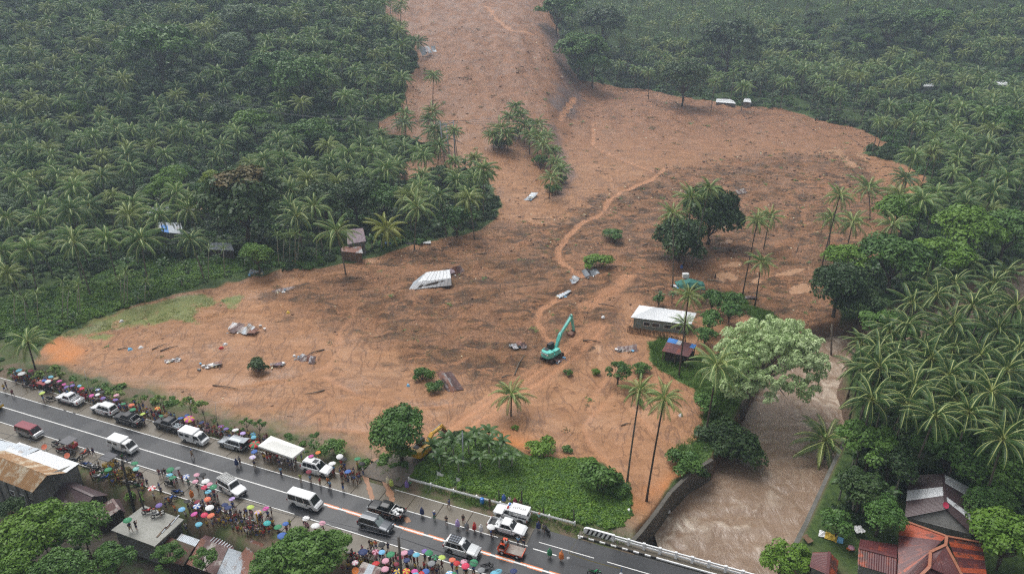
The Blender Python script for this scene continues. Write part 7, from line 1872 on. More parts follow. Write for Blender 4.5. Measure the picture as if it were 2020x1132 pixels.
def person_meshes(i, *a):
 J, E, H = pose_joints(*a)
 body = skin_mesh('person', J, E); mb = MB()
 for h, d, s in H:                       # four fingers of unequal length and a thumb
  side = d.cross(Vector((0, 0, 1)));  side = side.normalized() if side.length > .2 else Vector((1, 0, 0)); curl = side.cross(d).normalized() * (-.02)
  for k, ln in enumerate((.055, .070, .075, .066)):
   o = h + side * ((k - 1.5) * .020); mb.tube([o - d * .02, o + d * ln * .55, o + d * ln + curl], [.009, .008, .006], 4)
  o = h - side * .035 - d * .04; mb.tube([o + side * .02, o - side * .015 + d * .03, o - side * .012 + d * .055], [.010, .009, .007], 4)
 mb.cur = 0; mb.ball((.108, 0, 1.52), (.018, .012, .022), 5, 4)
 for s in (-1, 1): mb.ball((.0, s * .083, 1.53), (.02, .012, .028), 5, 4)
 mb.cur = 1
 for s in (-1, 1): mb.ball((.094, s * .032, 1.55), (.010, .014, .008), 5, 3)
 mb.box((.102, 0, 1.478), (.008, .04, .008))
 x = mb.mesh('x', [M_SKIN, M_EYE], True); bm = bmesh.new(); bm.from_mesh(body); bm.from_mesh(x); bm.to_mesh(body); bm.free(); body.materials.append(M_SKIN); body.materials.append(M_EYE)
 g = lambda j, k: (j[0], tuple(r + k for r in j[1]) if hasattr(j[1], '__len__') else j[1] + k)
 T = [g(J[0], .018), g(J[1], .03), g(J[2], .022), g(J[3], .02)]; Et = [(0, 1), (1, 2), (2, 3)]
 for k in (7, 11):
  n = len(T); m = Vector(J[k][0]).lerp(Vector(J[k + 1][0]), .72); T += [g(J[k], .018), (tuple(m), .062)]; Et += [(3, n), (n, n + 1)]
 shirt = skin_mesh('shirt', T, Et); shirt.materials.append(M_WHITE)
 out = []
 for full in (0, 1):
  T = [((J[0][0][0], 0, .93), (.13, .155)), ((0, 0, .88), (.13, .16))]; Et = [(0, 1)]
  for k in (15, 19):
   n = len(T); kn, an = Vector(J[k + 1][0]), Vector(J[k + 2][0]); T += [g(J[k], .022), (tuple(Vector(J[k][0]).lerp(kn, .9)), .085)]; Et += [(1, n), (n, n + 1)]
   if full: T += [(tuple(kn.lerp(an, .85)), .058)]; Et += [(n + 1, n + 2)]
  m = skin_mesh('trousers', T, Et, 1); m.materials.append(M_WHITE); out.append(m)
 return body, shirt, out[0], out[1]
PV = [person_meshes(0, 'down', 'down', 'stand'), person_meshes(1, 'hold', 'down', 'stand'), person_meshes(2, 'cross', 'cross', 'stand'), person_meshes(3, 'phone', 'phone', 'stand'),
  person_meshes(4, 'swing', 'fwd', 'walk'), person_meshes(5, 'up', 'down', 'stand'), person_meshes(6, 'down', 'hold', 'walk')]
PNAME = ['standing', 'with one arm bent', 'with folded arms', 'holding up a phone', 'walking', 'shading the eyes', 'walking arm bent']
mb = MB(); mb.ball((-.006, 0, 1.565), (.108, .09, .092), 9, 6); HAIR = mb.mesh('hair', M_HAIR, True)
_v = [v for v in HAIR.vertices if v.co.x > .055 and v.co.z < 1.59]
for v in _v: v.co.x = .05
mb = MB(); mb.ball((.0, 0, 1.59), (.115, .10, .075), 9, 5); mb.box((.11, 0, 1.58), (.10, .13, .015)); CAP = mb.mesh('cap', M_WHITE, True)
def coat_mesh():
 mb = MB(); n = 12; rings = [(1.42, .07, .09), (1.36, .14, .21), (1.15, .20, .29), (.85, .23, .31), (.55, .26, .33)]; R_ = []
 for z, a, b in rings: R_.append([mb.vert((a * math.cos(2 * math.pi * k / n) * (1 + .10 * (k % 2)), b * math.sin(2 * math.pi * k / n) * (1 + .08 * (k % 2)), z)) for k in range(n)])
 for p, q in zip(R_, R_[1:]):
  for k in range(n): mb.face((p[k], q[k], q[(k + 1) % n], p[(k + 1) % n]))
 mb.ball((-.015, 0, 1.54), (.115, .11, .12), 9, 6); me = mb.mesh('raincoat', M_WHITE, True)
 for v in me.vertices:
  if v.co.z > 1.45 and v.co.x > .06: v.co.x = .055
 return me
COAT = coat_mesh()
CC = {'white': (.72, .72, .72), 'black': (.02, .02, .022), 'red': (.50, .03, .03), 'blue': (.05, .13, .40), 'navy': (.02, .035, .12), 'grey': (.22, .23, .24), 'yellow': (.62, .42, .05), 'orange': (.68, .20, .04),
  'pink': (.62, .32, .40), 'green': (.035, .22, .10), 'maroon': (.20, .02, .04), 'light blue': (.18, .45, .70), 'purple': (.18, .12, .36), 'lime': (.46, .58, .12), 'brown': (.14, .08, .04), 'khaki': (.36, .28, .16),
  'magenta': (.56, .09, .32), 'teal': (.05, .38, .38), 'lilac': (.48, .36, .68), 'cyan': (.14, .42, .55), 'crimson': (.60, .04, .10), 'coral': (.66, .17, .09), 'mint': (.25, .55, .50), 'cream': (.68, .62, .42)}
CM = {k: mat('cloth_' + k.replace(' ', '_'), v, .7, var=.10) for k, v in CC.items()}
LAND = [(141, 790, 'white pickup'), (208, 810, 'white wagon'), (257, 830, 'black pickup'), (337, 842, 'bottle laden pickup'), (383, 865, 'parked box van'), (458, 877, 'silver people carrier'),
  (555, 890, 'white tent'), (627, 927, 'sunroof wagon'), (93, 765, 'maroon tricycle'), (60, 725, 'left roadside palm'), (61, 855, 'maroon van'), (218, 918, 'yellow tricycle'), (459, 965, 'boxy white car'),
  (601, 990, 'passenger van'), (742, 1036, 'slate grey wagon'), (911, 1083, 'silver wagon'), (290, 1030, 'concrete roof slab'), (350, 975, 'leaning blue motorcycle'), (700, 920, 'site entrance'),
  (725, 1120, 'patched stall roof'), (790, 1110, 'dark utility pole'), (1008, 1040, 'white double cab'), (1008, 1085, 'orange truck'), (400, 1000, 'parked motorcycle row'), (600, 1060, 'bottom tree'), (1120, 1080, 'police tape'),
  (870, 1010, 'open shoulder'), (0, 760, 'left frame edge'), (960, 1115, 'bottom crowd end'), (510, 1015, 'yellow post'), (340, 935, 'green umbrella pair'), (150, 885, 'red tricycle')]
def landmark(x, y): return min(LAND, key=lambda l: (l[0] - x) ** 2 + 2.5 * (l[1] - y) ** 2)[2]
PC = [0]
def slot(o, m): o.material_slots[0].link = 'OBJECT'; o.material_slots[0].material = m; return o
def person(p, rz, top, bot='black', pv=0, coat=False, cap=None, full=False, h=1.0, extra=None):
 x, y, _ = pix(p); PC[0] += 1
 b = link('person', PV[pv][0], None, p, rz, h)
 wear = f'{top} hooded raincoat' if coat else f'{top} shirt'
 lb = f'person in {wear} {PNAME[pv]} by the {landmark(x, y)}' if not extra else f'person in {wear} {extra}'
 tag(b, lb, 'person', 'people watching the rescue', share=True)
 if coat: slot(link('raincoat', COAT, b), CM[top])
 else:
  slot(link('shirt', PV[pv][1], b), CM[top])
  if cap: slot(link('cap', CAP, b), CM[cap])
  else: link('hair', HAIR, b)
 slot(link('trousers', PV[pv][3 if full else 2], b), CM[bot])
 return b
# umbrellas
def canopy_mesh():
 mb = MB(); n = 8; prev = None; K = 5; hub = mb.vert((0, 0, 0)); G = []
 for k in range(1, K + 1):
  a = (math.pi / 2) * .80 * k / K; r_ = math.sin(a) / math.sin(math.pi / 2 * .8); z = -(1 - math.cos(a)) * .42
  row = []
  for i in range(2 * n):
   t = math.pi * i / n; dip = 1 if i % 2 == 0 else .955 - .02 * k / K; row.append(mb.vert((r_ * dip * math.cos(t), r_ * dip * math.sin(t), z + (0 if i % 2 == 0 else .012))))
  G.append(row)
 for i in range(2 * n):
  mb.cur = (i // 2) % 2; j = (i + 1) % (2 * n); mb.face((hub, G[0][i], G[0][j]))
  for k in range(K - 1): mb.face((G[k][i], G[k + 1][i], G[k + 1][j], G[k][j]))
 return mb.mesh('canopy', [M_WHITE, M_WHITE], False)
CANOPY = canopy_mesh(); mb = MB(); mb.tube([(0, 0, -1.0), (0, 0, .10)], .014, 5); SHAFT = mb.mesh('shaft', M_CHROME)
mb = MB()
for i in range(8): t_ = math.pi * i / 4; mb.bar((0, 0, -.02), (.95 * math.cos(t_), .95 * math.sin(t_), -.32), .018)
RIBS = mb.mesh('ribs', M_CHROME)
def umbrella(x, y, c, c2=None, r=.56, tilt=None, z=2.1, who=True, label=None, rr=None, zg=0.0):
 rr = rr or rnd; p = atz(x, y, z + zg); kk = random.Random(int(x * 7 + y * 13))
 tl = tilt or (kk.uniform(-.16, .16), kk.uniform(-.16, .16), kk.uniform(0, 6.28))
 desc = c if not c2 else f'{c} and {c2}'
 size = 'large ' if r > .7 else ''
 t = thing('umbrella', label or f'{size}{desc} open umbrella above the crowd by the {landmark(x, y + 14)}', 'umbrella', p, 0, 'umbrellas of the crowd', True); t.rotation_euler = tl
 r *= .86; cn_ = link('canopy', CANOPY, t, None, None, (r, r, r * .95));
 for i, cc in ((0, c), (1, c2 or c)): cn_.material_slots[i].link = 'OBJECT'; cn_.material_slots[i].material = CM[cc]
 link('shaft', SHAFT, t, None)
 if who:
  off = Vector((kk.uniform(-.12, .12), kk.uniform(-.1, .1), 0)); q = Vector((p.x, p.y, zg)) + off
  if abs(rn(q.x, q.y)) > LANE + SHO + .5 and zg == 0: q.z = min(0, gz(q.x, q.y)) - 0
  face = RANG + (math.pi / 2 if rn(q.x, q.y) > -LANE - 9 else 0) + kk.uniform(-.9, .9)
  top = kk.choice(['white', 'black', 'red', 'blue', 'navy', 'grey', 'black', 'pink', 'green', 'yellow', 'maroon', 'light blue', 'brown'])
  person(q, face, top, kk.choice(['black', 'navy', 'blue', 'grey', 'khaki', 'brown']), kk.choice([1, 1, 6]), full=kk.random() < .4, h=kk.uniform(.9, 1.03), extra=f'under the {desc} umbrella by the {landmark(x, y + 14)}')
  if kk.random() < .10:
   a = kk.uniform(0, 6.28); q2 = q + Vector((math.cos(a), math.sin(a), 0)) * .42
   person(q2, face + kk.uniform(-.5, .5), kk.choice(['white', 'black', 'red', 'blue', 'grey', 'pink', 'yellow', 'green']), kk.choice(['black', 'blue', 'grey']), kk.choice([0, 2]), h=kk.uniform(.72, 1.0), extra=f'sharing the {desc} umbrella by the {landmark(x, y + 14)}')
UM = [(37, 729, 'cyan', 0, .62), (42, 735, 'white', 0, .78), (60, 730, 'maroon', 0, .55), (89, 743, 'black', 0, .5), (100, 742, 'cyan', 0, .5), (87, 749, 'blue', 0, .5), (94, 751, 'white', 0, .6), (110, 745, 'khaki', 0, .55),
 (117, 750, 'magenta', 0, .52), (126, 757, 'magenta', 0, .42), (130, 762, 'purple', 0, .5), (142, 759, 'purple', 0, .52), (141, 753, 'maroon', 0, .45), (156, 760, 'light blue', 0, .4), (161, 765, 'crimson', 0, .5),
 (180, 765, 'black', 0, .5), (193, 767, 'white', 'blue', .5), (201, 772, 'black', 0, .55), (180, 779, 'magenta', 0, .5), (192, 777, 'white', 0, .5), (203, 784, 'purple', 0, .5), (229, 778, 'pink', 0, .55), (228, 787, 'purple', 0, .52),
 (243, 795, 'green', 0, .5), (259, 797, 'coral', 0, .58), (262, 806, 'green', 0, .62), (281, 815, 'lime', 0, .5), (310, 804, 'yellow', 'red', .52), (318, 819, 'green', 0, .42), (327, 818, 'brown', 0, .45), (356, 823, 'blue', 0, .55),
 (373, 824, 'yellow', 'magenta', .98), (369, 818, 'blue', 0, .5), (397, 832, 'navy', 0, .5), (436, 839, 'purple', 'maroon', .58), (446, 844, 'purple', 0, .5), (464, 846, 'white', 0, .62), (479, 853, 'lilac', 0, .52),
 (499, 855, 'blue', 'green', .5), (500, 861, 'cyan', 0, .5), (502, 874, 'green', 'red', .98), (501, 889, 'blue', 0, .58), (498, 900, 'white', 'lilac', .58), (613, 898, 'magenta', 0, .5), (627, 891, 'orange', 0, .5), (670, 899, 'white', 0, .64),
 (655, 912, 'white', 0, .66), (679, 904, 'black', 0, .55), (705, 903, 'green', 0, .6), (714, 913, 'black', 0, .55), (686, 928, 'blue', 0, .6), (609, 929, 'maroon', 0, .5), (82, 774, 'lime', 0, .6), (80, 771, 'grey', 0, .5),
 (265, 912, 'green', 0, .64), (268, 923, 'mint', 0, .55), (213, 924, 'green', 0, .62), (335, 925, 'green', 0, .64), (350, 922, 'grey', 0, .5), (334, 935, 'cyan', 0, .55), (340, 940, 'green', 0, .64), (367, 938, 'white', 'blue', .58),
 (388, 935, 'pink', 0, .5), (399, 935, 'black', 0, .58), (385, 948, 'pink', 0, .5), (405, 947, 'white', 0, .7), (413, 953, 'pink', 0, .52), (402, 960, 'crimson', 0, .52), (420, 959, 'green', 0, .62), (410, 968, 'cyan', 0, .55),
 (457, 982, 'lilac', 0, .52), (409, 983, 'coral', 0, .56), (369, 987, 'black', 0, .55), (388, 988, 'maroon', 0, .5), (388, 997, 'white', 'blue', .58), (413, 999, 'white', 0, .7), (358, 1003, 'light blue', 0, .55), (382, 1012, 'magenta', 0, .55),
 (403, 1014, 'crimson', 0, .55), (415, 1015, 'coral', 0, .6), (392, 1032, 'cyan', 0, .55), (313, 995, 'purple', 0, .55), (299, 961, 'red', 'white', .66), (450, 999, 'navy', 0, .6), (444, 994, 'navy', 0, .55), (494, 998, 'lime', 0, .6),
 (524, 1001, 'magenta', 0, .52), (508, 1008, 'yellow', 'lilac', .58), (527, 1030, 'teal', 0, .58), (548, 1037, 'green', 0, .64), (563, 1031, 'blue', 0, .5), (592, 1044, 'brown', 0, .5), (557, 1054, 'blue', 0, .8), (603, 1020, 'white', 0, .62),
 (622, 1034, 'white', 0, .72), (636, 1030, 'pink', 0, .52), (753, 1072, 'black', 0, .56), (716, 1086, 'navy', 0, .72), (741, 1087, 'maroon', 'pink', .56), (753, 1087, 'light blue', 0, .52), (770, 1091, 'green', 0, .66), (797, 1088, 'pink', 0, .55),
 (789, 1098, 'maroon', 0, .5), (809, 1087, 'navy', 0, .56), (821, 1092, 'cyan', 0, .55), (838, 1085, 'purple', 0, .5), (846, 1088, 'green', 0, .66), (859, 1097, 'green', 'black', .62), (872, 1097, 'lime', 0, .55), (892, 1102, 'coral', 0, .52),
 (741, 1109, 'red', 0, .58), (760, 1104, 'pink', 0, .56), (759, 1120, 'pink', 0, .6), (700, 1108, 'pink', 'white', .5), (782, 1111, 'maroon', 0, .4), (802, 1103, 'navy', 0, .5), (851, 1109, 'grey', 0, .58), (901, 1109, 'red', 0, .5),
 (915, 1106, 'pink', 0, .52), (918, 1114, 'crimson', 0, .62), (935, 1108, 'green', 0, .66), (949, 1122, 'grey', 0, .58), (840, 1125, 'blue', 0, .55), (784, 1126, 'yellow', 'navy', .62), (801, 1125, 'red', 'yellow', .62), (818, 1125, 'magenta', 0, .5),
 (886, 1129, 'white', 'light blue', .56), (894, 1131, 'green', 0, .5), (820, 1131, 'cyan', 0, .5), (832, 1130, 'red', 0, .5), (975, 1129, 'cyan', 0, .64), (983, 1124, 'cyan', 0, .6), (1013, 1124, 'navy', 0, .55), (969, 1037, 'white', 0, .68)]
for x, y, c, c2, r in UM: umbrella(x, y, c, c2 or None, r)
umbrella(251, 1024, 'green', None, .66, zg=.3)
# persons that can be told apart
FA = RANG + math.pi / 2
def who(x, y, top, bot='black', pv=0, rz=FA, **k):
 p = atz(x, y, k.pop('z', 0.0)); return person(p, rz, top, bot, pv, **k)
who(380, 903, 'khaki', 'brown', 4, RANG, cap='blue', extra='and blue cap walking on the far lane'); who(27, 783, 'maroon', 'black', 4, RANG + 3, extra='walking at the left road edge')
who(177, 899, 'grey', 'maroon', 4, RANG, extra='walking at the near road edge, left one'); who(186, 899, 'navy', 'navy', 4, RANG, extra='and shorts walking at the near road edge')
who(146, 884, 'yellow', 'lime', 0, FA, coat=True, extra='beside the red tricycle'); who(116, 888, 'navy', 'lime', 1, FA, cap='black', extra='and yellow shorts by the red tricycle')
who(468, 921, 'navy', 'black', 0, FA, coat=True, extra='standing on the far lane left of the tent'); who(474, 916, 'grey', 'black', 0, extra='standing behind the navy raincoat')
who(555, 938, 'light blue', 'navy', 1, extra='with dark trousers standing on the far edge line', full=True); who(594, 951, 'lime', 'khaki', 5, RANG - 1.4, extra='with hands raised on the far edge line')
who(613, 950, 'black', 'grey', 1, extra='below the maroon umbrella on the shoulder'); who(632, 958, 'red', 'khaki', 0, RANG + .2, full=True, extra='standing left of the blue shirted pair'); who(648, 958, 'orange', 'black', 0, extra='behind the blue shirted person')
who(652, 965, 'light blue', 'navy', 0, extra='on the far edge line right of the sunroof wagon'); who(677, 966, 'black', 'blue', 3, full=True, extra='and jeans photographing on the shoulder'); who(766, 957, 'cream', 'grey', 0, coat=True, extra='at the site entrance')
who(773, 962, 'lime', 'black', 5, coat=True, extra='at the site entrance'); who(803, 965, 'purple', 'purple', 0, coat=True, extra='at the left end of the guardrail'); who(810, 964, 'green', 'black', 0, extra='at the left end of the guardrail')
who(833, 1018, 'navy', 'black', 0, coat=True, extra='walking on the shoulder before the white double cab'); who(857, 1025, 'blue', 'green', 1, cap='white', full=True, extra='and green trousers on the shoulder'); who(886, 1001, 'blue', 'navy', 4, RANG + 3, extra='walking along the guardrail')
who(881, 1035, 'black', 'grey', 2, RANG - 1.5, extra='standing alone on the shoulder'); who(903, 1042, 'lilac', 'navy', 0, coat=True, extra='with orange hood walking'); who(914, 1032, 'black', 'maroon', 0, extra='behind the lilac raincoat')
who(921, 1047, 'grey', 'grey', 5, coat=True, extra='flaring on the far edge line'); who(936, 1048, 'red', 'red', 0, RANG, coat=True, extra='small, on the far edge line'); who(949, 1052, 'white', 'black', 0, coat=True, extra='on the far edge line')
who(971, 1056, 'black', 'brown', 1, extra='below the white umbrella by the pickup bed'); who(1084, 1099, 'green', 'grey', 0, coat=True, extra='standing on the road before the bridge'); who(1107, 1106, 'orange', 'khaki', 0, RANG - 1.7, coat=True, h=1.05, extra='standing on the road before the bridge')
who(1022, 1076, 'light blue', 'navy', 0, extra='next to the orange truck'); who(1033, 1076, 'black', 'navy', 2, RANG - 1.5, full=True, h=1.08, extra='in front of the white double cab'); who(1062, 1046, 'navy', 'black', 0, coat=True, extra='beside the lone scooter')
who(1063, 1030, 'mint', 'khaki', 0, cap='coral', extra='leaning at the guardrail'); who(994, 992, 'blue', 'blue', 5, coat=True, extra='behind the guardrail'); who(1005, 996, 'white', 'lime', 0, extra='behind the guardrail'); who(1016, 999, 'maroon', 'maroon', 0, coat=True, extra='behind the guardrail')
who(1027, 1003, 'brown', 'black', 0, extra='behind the guardrail'); who(1072, 1050, 'grey', 'black', 2, extra='at the lone scooter')
who(997, 1082, 'white', 'navy', 0, z=.75, extra='standing on the orange truck bed, right one'); who(991, 1080, 'black', 'black', 0, z=.75, extra='standing on the orange truck bed, left one')
for x, y, c, b, pv, ex in ((270, 1045, 'black', 'navy', 3, 'alone on the concrete roof slab'), (317, 1017, 'yellow', 'brown', 1, 'on the concrete roof slab'), (347, 1012, 'orange', 'navy', 0, 'on the edge of the concrete roof slab'),
  (329, 1006, 'navy', 'black', 0, 'behind the two orange shirts'), (336, 998, 'orange', 'navy', 1, 'behind the concrete roof slab'), (340, 1000, 'black', 'grey', 0, 'between the orange shirts')): who(x, y, c, b, pv, z=.3 if y > 1008 else 0, extra=ex)
who(380, 984, 'orange', 'orange', 0, RANG, coat=True, extra='walking across the near shoulder'); who(502, 1040, 'brown', 'grey', 0, cap='cyan', extra='sitting below the yellow post', h=.8); who(495, 1018, 'black', 'navy', 2, extra='below the yellow green umbrella')
b = landpt(1344, 533); person(b, 1.0, 'blue', 'navy', 0, coat=True, extra='standing in the mud behind the white tank'); b = landpt(1410, 552); person(b, 2.0, 'black', 'navy', 4, extra='wading the mud right of the white tank')
for x, y, c in ((316, 938, 'maroon'), (322, 937, 'navy'), (327, 936, 'black'), (284, 963, 'crimson'), (275, 945, 'purple'), (316, 965, 'blue'), (319, 972, 'navy'), (350, 952, 'black'), (362, 950, 'maroon'), (424, 978, 'red'), (431, 985, 'maroon'),
  (537, 1013, 'grey'), (540, 1037, 'yellow'), (573, 1038, 'lime'), (567, 1048, 'maroon'), (601, 1033, 'black'), (700, 1108, 'white'), (709, 1100, 'white'), (696, 1096, 'grey'), (742, 1080, 'coral'), (766, 1083, 'navy'),
  (52, 764, 'white'), (72, 757, 'orange'), (66, 762, 'brown'), (80, 752, 'orange'), (33, 752, 'maroon'), (14, 762, 'black'), (10, 768, 'yellow'), (243, 906, 'green'), (251, 908, 'grey'), (230, 940, 'red'), (205, 940, 'green')):
 kk = random.Random(x * 3 + y); who(x, y + 4, c, kk.choice(['black', 'navy', 'grey', 'blue']), kk.choice([0, 0, 2, 3, 5]), RANG + kk.uniform(0, 6.28), h=kk.uniform(.9, 1.04))
# the crowd that fills the verges between them
kk = random.Random(21); cols = ['black', 'black', 'navy', 'grey', 'white', 'white', 'red', 'blue', 'maroon', 'green', 'yellow', 'pink', 'light blue', 'brown', 'khaki', 'purple', 'orange', 'navy']
cpos = []; REST = []
def crowd(n, f, ang, pvs=(0, 0, 1, 2, 3, 5)):
 k = 0
 for _ in range(n * 8):
  if k >= n: break
  s, nn = f(); p = rp(s, nn)
  if any((p.x - q[0]) ** 2 + (p.y - q[1]) ** 2 < .11 for q in cpos): continue
  cpos.append((p.x, p.y)); p.z = min(0, gz(p.x, p.y)) if abs(nn) > LANE + SHO else 0; k += 1
  if PC[0] >= 298: REST.append((p, RANG + ang + kk.uniform(-.7, .7), kk.uniform(.82, 1.05))); continue
  person(p, RANG + ang + kk.uniform(-.7, .7), kk.choice(cols), kk.choice(['black', 'navy', 'blue', 'grey', 'brown']), kk.choice(pvs), coat=kk.random() < .10, cap=kk.choice([None, None, None, 'red', 'white', 'blue']), full=kk.random() < .35, h=kk.uniform(.82, 1.05))
sx = lambda x, y: rsn(x, y)[0]
crowd(180, lambda: (kk.uniform(sx(0, 760), sx(330, 850)), LANE + SHO + abs(kk.gauss(-.1, .8))), math.pi / 2)
crowd(95, lambda: (kk.uniform(sx(330, 850), sx(515, 900)), LANE + SHO + .1 + abs(kk.gauss(0, .7))), math.pi / 2)
crowd(32, lambda: (kk.uniform(sx(520, 905), sx(596, 920)), LANE + kk.uniform(.9, 3.4)), math.pi / 2)
crowd(22, lambda: (kk.uniform(sx(665, 930), sx(720, 940)), LANE + SHO - kk.uniform(-.6, 1.2)), math.pi / 2)
crowd(100, lambda: (kk.uniform(sx(400, 985), sx(545, 1045)), -LANE - SHO - kk.uniform(-.6, 2.6)), math.pi / 2)
crowd(120, lambda: (kk.uniform(sx(700, 1095), sx(965, 1150)), -LANE - kk.uniform(1.4, 6.4)), math.pi / 2)
crowd(24, lambda: (kk.uniform(sx(190, 920), sx(300, 960)), -LANE - SHO - kk.uniform(-1.5, 1.4)), math.pi / 2)
def combo(pv, top, bot):
 V, F, Mi, ms = [], [], [], []
 for me, m in ((PV[pv][0], M_SKIN), (PV[pv][1], CM[top]), (PV[pv][2], CM[bot]), (HAIR, M_HAIR)):
  o = len(V); V += [tuple(v.co) for v in me.vertices]; F += [tuple(o + i for i in p.vertices) for p in me.polygons]; Mi += [len(ms)] * len(me.polygons); ms.append(m)
 x = bpy.data.meshes.new('onlooker'); x.from_pydata(V, [], F)
 for m in ms: x.materials.append(m)
 x.polygons.foreach_set('material_index', Mi); return x
if REST:
 k = len(REST); o = scatter('crowd', [r_[0] for r_ in REST], [(0, 0, r_[1]) for r_ in REST], [r_[2] for r_ in REST], nrs.randint(0, 9, k),
  [combo(*a) for a in ((0, 'black', 'blue'), (1, 'white', 'black'), (2, 'navy', 'grey'), (3, 'red', 'black'), (0, 'yellow', 'navy'), (5, 'grey', 'black'), (0, 'blue', 'khaki'), (2, 'pink', 'navy'), (1, 'maroon', 'black'))])
 tag(o, 'onlookers packed between those who can be told apart', None, kind='stuff')
print('people', PC[0], len(REST))
# ------------------------------------------------------------------ poles and wires
M_STEELP = mat('galvanised_pole', (.36, .39, .42), .45, .3); M_DARKP = mat('tarred_pole', (.035, .030, .026), .8, var=.3); M_WIRE = mat('wire', (.10, .10, .11), .5); M_INS = mat('insulator', (.5, .5, .5), .4)
hb = [landpt(879, 334), landpt(890, 338), landpt(899, 330)]; ht = [atY(868, 240, hb[0].y), atY(880, 246, hb[1].y), atY(894, 238, hb[2].y)]
tp = []
for i, (b, t_) in enumerate(zip(hb, ht)):
 t = thing('utility_pole', ['left', 'middle', 'right'][i] + ' one of three tilted steel utility poles at the edge of the scar', 'utility pole', b, 0, 'tilted steel utility poles')
 mb = MB(); mb.tube([(0, 0, -1), (t_ - b)], [.28, .17], 8); build('shaft', mb, M_STEELP, t, True)
 mb = MB(); e = (t_ - b) * .96; mb.bar(e + Vector((-1.6, 0, 0)), e + Vector((1.6, 0, 0)), .16); build('crossarm', mb, M_STEELP, t)
 for x in (-1.4, 0, 1.4): mb = MB(); mb.ball(e + Vector((x, 0, .25)), (.12, .12, .28), 6, 4); build('insulator', mb, M_INS, t)
 tp.append(t_)
mb = MB(); mb.bar(tp[0] - Vector((0, 0, 1.2)), tp[2] - Vector((0, 0, .8)), .18); mb.bar(tp[0] - Vector((0, 0, 3)), tp[1] - Vector((0, 0, .5)), .12)
o = build('cross_brace', mb, M_STEELP); tag(o, 'steel brace joining the tops of the three tilted poles', 'pole brace')
def wire(a, b, sag, label, cat='wire', r=.036, g='overhead wires'):
 a, b = Vector(a), Vector(b); pts = [a.lerp(b, k / 16) - Vector((0, 0, sag * 4 * (k / 16) * (1 - k / 16))) for k in range(17)]
 mb = MB(); o0 = a.copy(); mb.tube([p - o0 for p in pts], r, 4, False); o = build('overhead_wire', mb, M_WIRE, loc=o0); tag(o, label, cat, g)
for i in range(3):
 wire(tp[i], landpt(380 + i * 8, 196 - i * 4, 14) + Vector((0, 0, 14)), 2.5, f'{["upper", "middle", "lower"][i]} wire from the tilted poles leftwards over the forest', r=.05)
 e = landpt(2030, 225 + i * 22, 12) + Vector((0, 0, 12)); wire(tp[i], landpt(1250, 178 + i * 14, 7) + Vector((0, 0, 7)), 3, f'{["upper", "middle", "lower"][i]} wire from the tilted poles across the scar', r=.045)
 wire(landpt(1250, 178 + i * 14, 7) + Vector((0, 0, 7)), e, 3, f'{["upper", "middle", "lower"][i]} wire crossing the far right palms', r=.045)
def pole(bx, by, tx, ty, zb, m, r0, r1, label, name='utility_pole', arms=(), cat='utility pole'):
 b = atz(bx, by, zb); t_ = atY(tx, ty, b.y); rel = t_ - b; t = thing(name, label, cat, b)
 mb = MB(); mb.tube([(0, 0, -.6), rel], [r0, r1], 8); build('shaft', mb, m, t, True)
 for f, dx, ln in arms:
  e = rel * f; mb = MB(); d = RN * dx[0] + RD * dx[1] + Vector((0, 0, dx[2])); d.normalize(); mb.bar(e - d * ln, e + d * ln, .12); build('crossarm', mb, m, t)
 return t_
pA = pole(264, 1004, 240, 908, -1.0, M_DARKP, .20, .14, 'leaning black utility pole with a slanted crossarm beside the concrete slab', arms=((.93, (.5, .9, .5), 1.6), (.55, (-.2, 1, .25), 1.5)))
pB = pole(286, 1008, 272, 966, .3, M_DARKP, .12, .09, 'short dark post standing on the corner of the concrete slab', 'post', cat='post')
pC = pole(795, 1170, 786, 1059, 0, mat('grey_wood_pole', (.12, .105, .09), .8, var=.3), .20, .15, 'dark wooden utility pole rising through the bottom crowd')
pD = pole(914, 925, 912, 851, 0, M_STEELP, .13, .09, 'slender grey pole standing among the roadside banana plants')
pole(176, 770, 166, 731, 0, M_INS, .05, .03, 'thin white pole behind the crowd at the left', 'thin_pole', cat='pole'); pole(427, 832, 424, 793, 0, M_INS, .04, .03, 'thin white pole right of the rainbow umbrella', 'thin_pole', cat='pole')
pole(732, 905, 731, 864, 0, M_STEELP, .03, .02, 'thin rod with a small sign at the mud edge', 'thin_pole', cat='pole')
wire(pA, pC, .8, 'wire sagging from the leaning pole to the bottom pole'); wire(pA + Vector((.6, 0, -.5)), pC + Vector((0, 0, -.5)), 1.0, 'second wire sagging from the leaning pole to the bottom pole')
wire(pC, rp(75, -9, 9), .6, 'wire from the bottom pole towards the bridge'); wire(pC, rp(75, -8, 8), .9, 'lower wire from the bottom pole towards the bridge'); wire(pD, pC, .5, 'diagonal wire crossing the road from the grey pole', r=.02)
wire(pA, rp(-90, -14, 8), .8, 'wire from the leaning pole to the left')
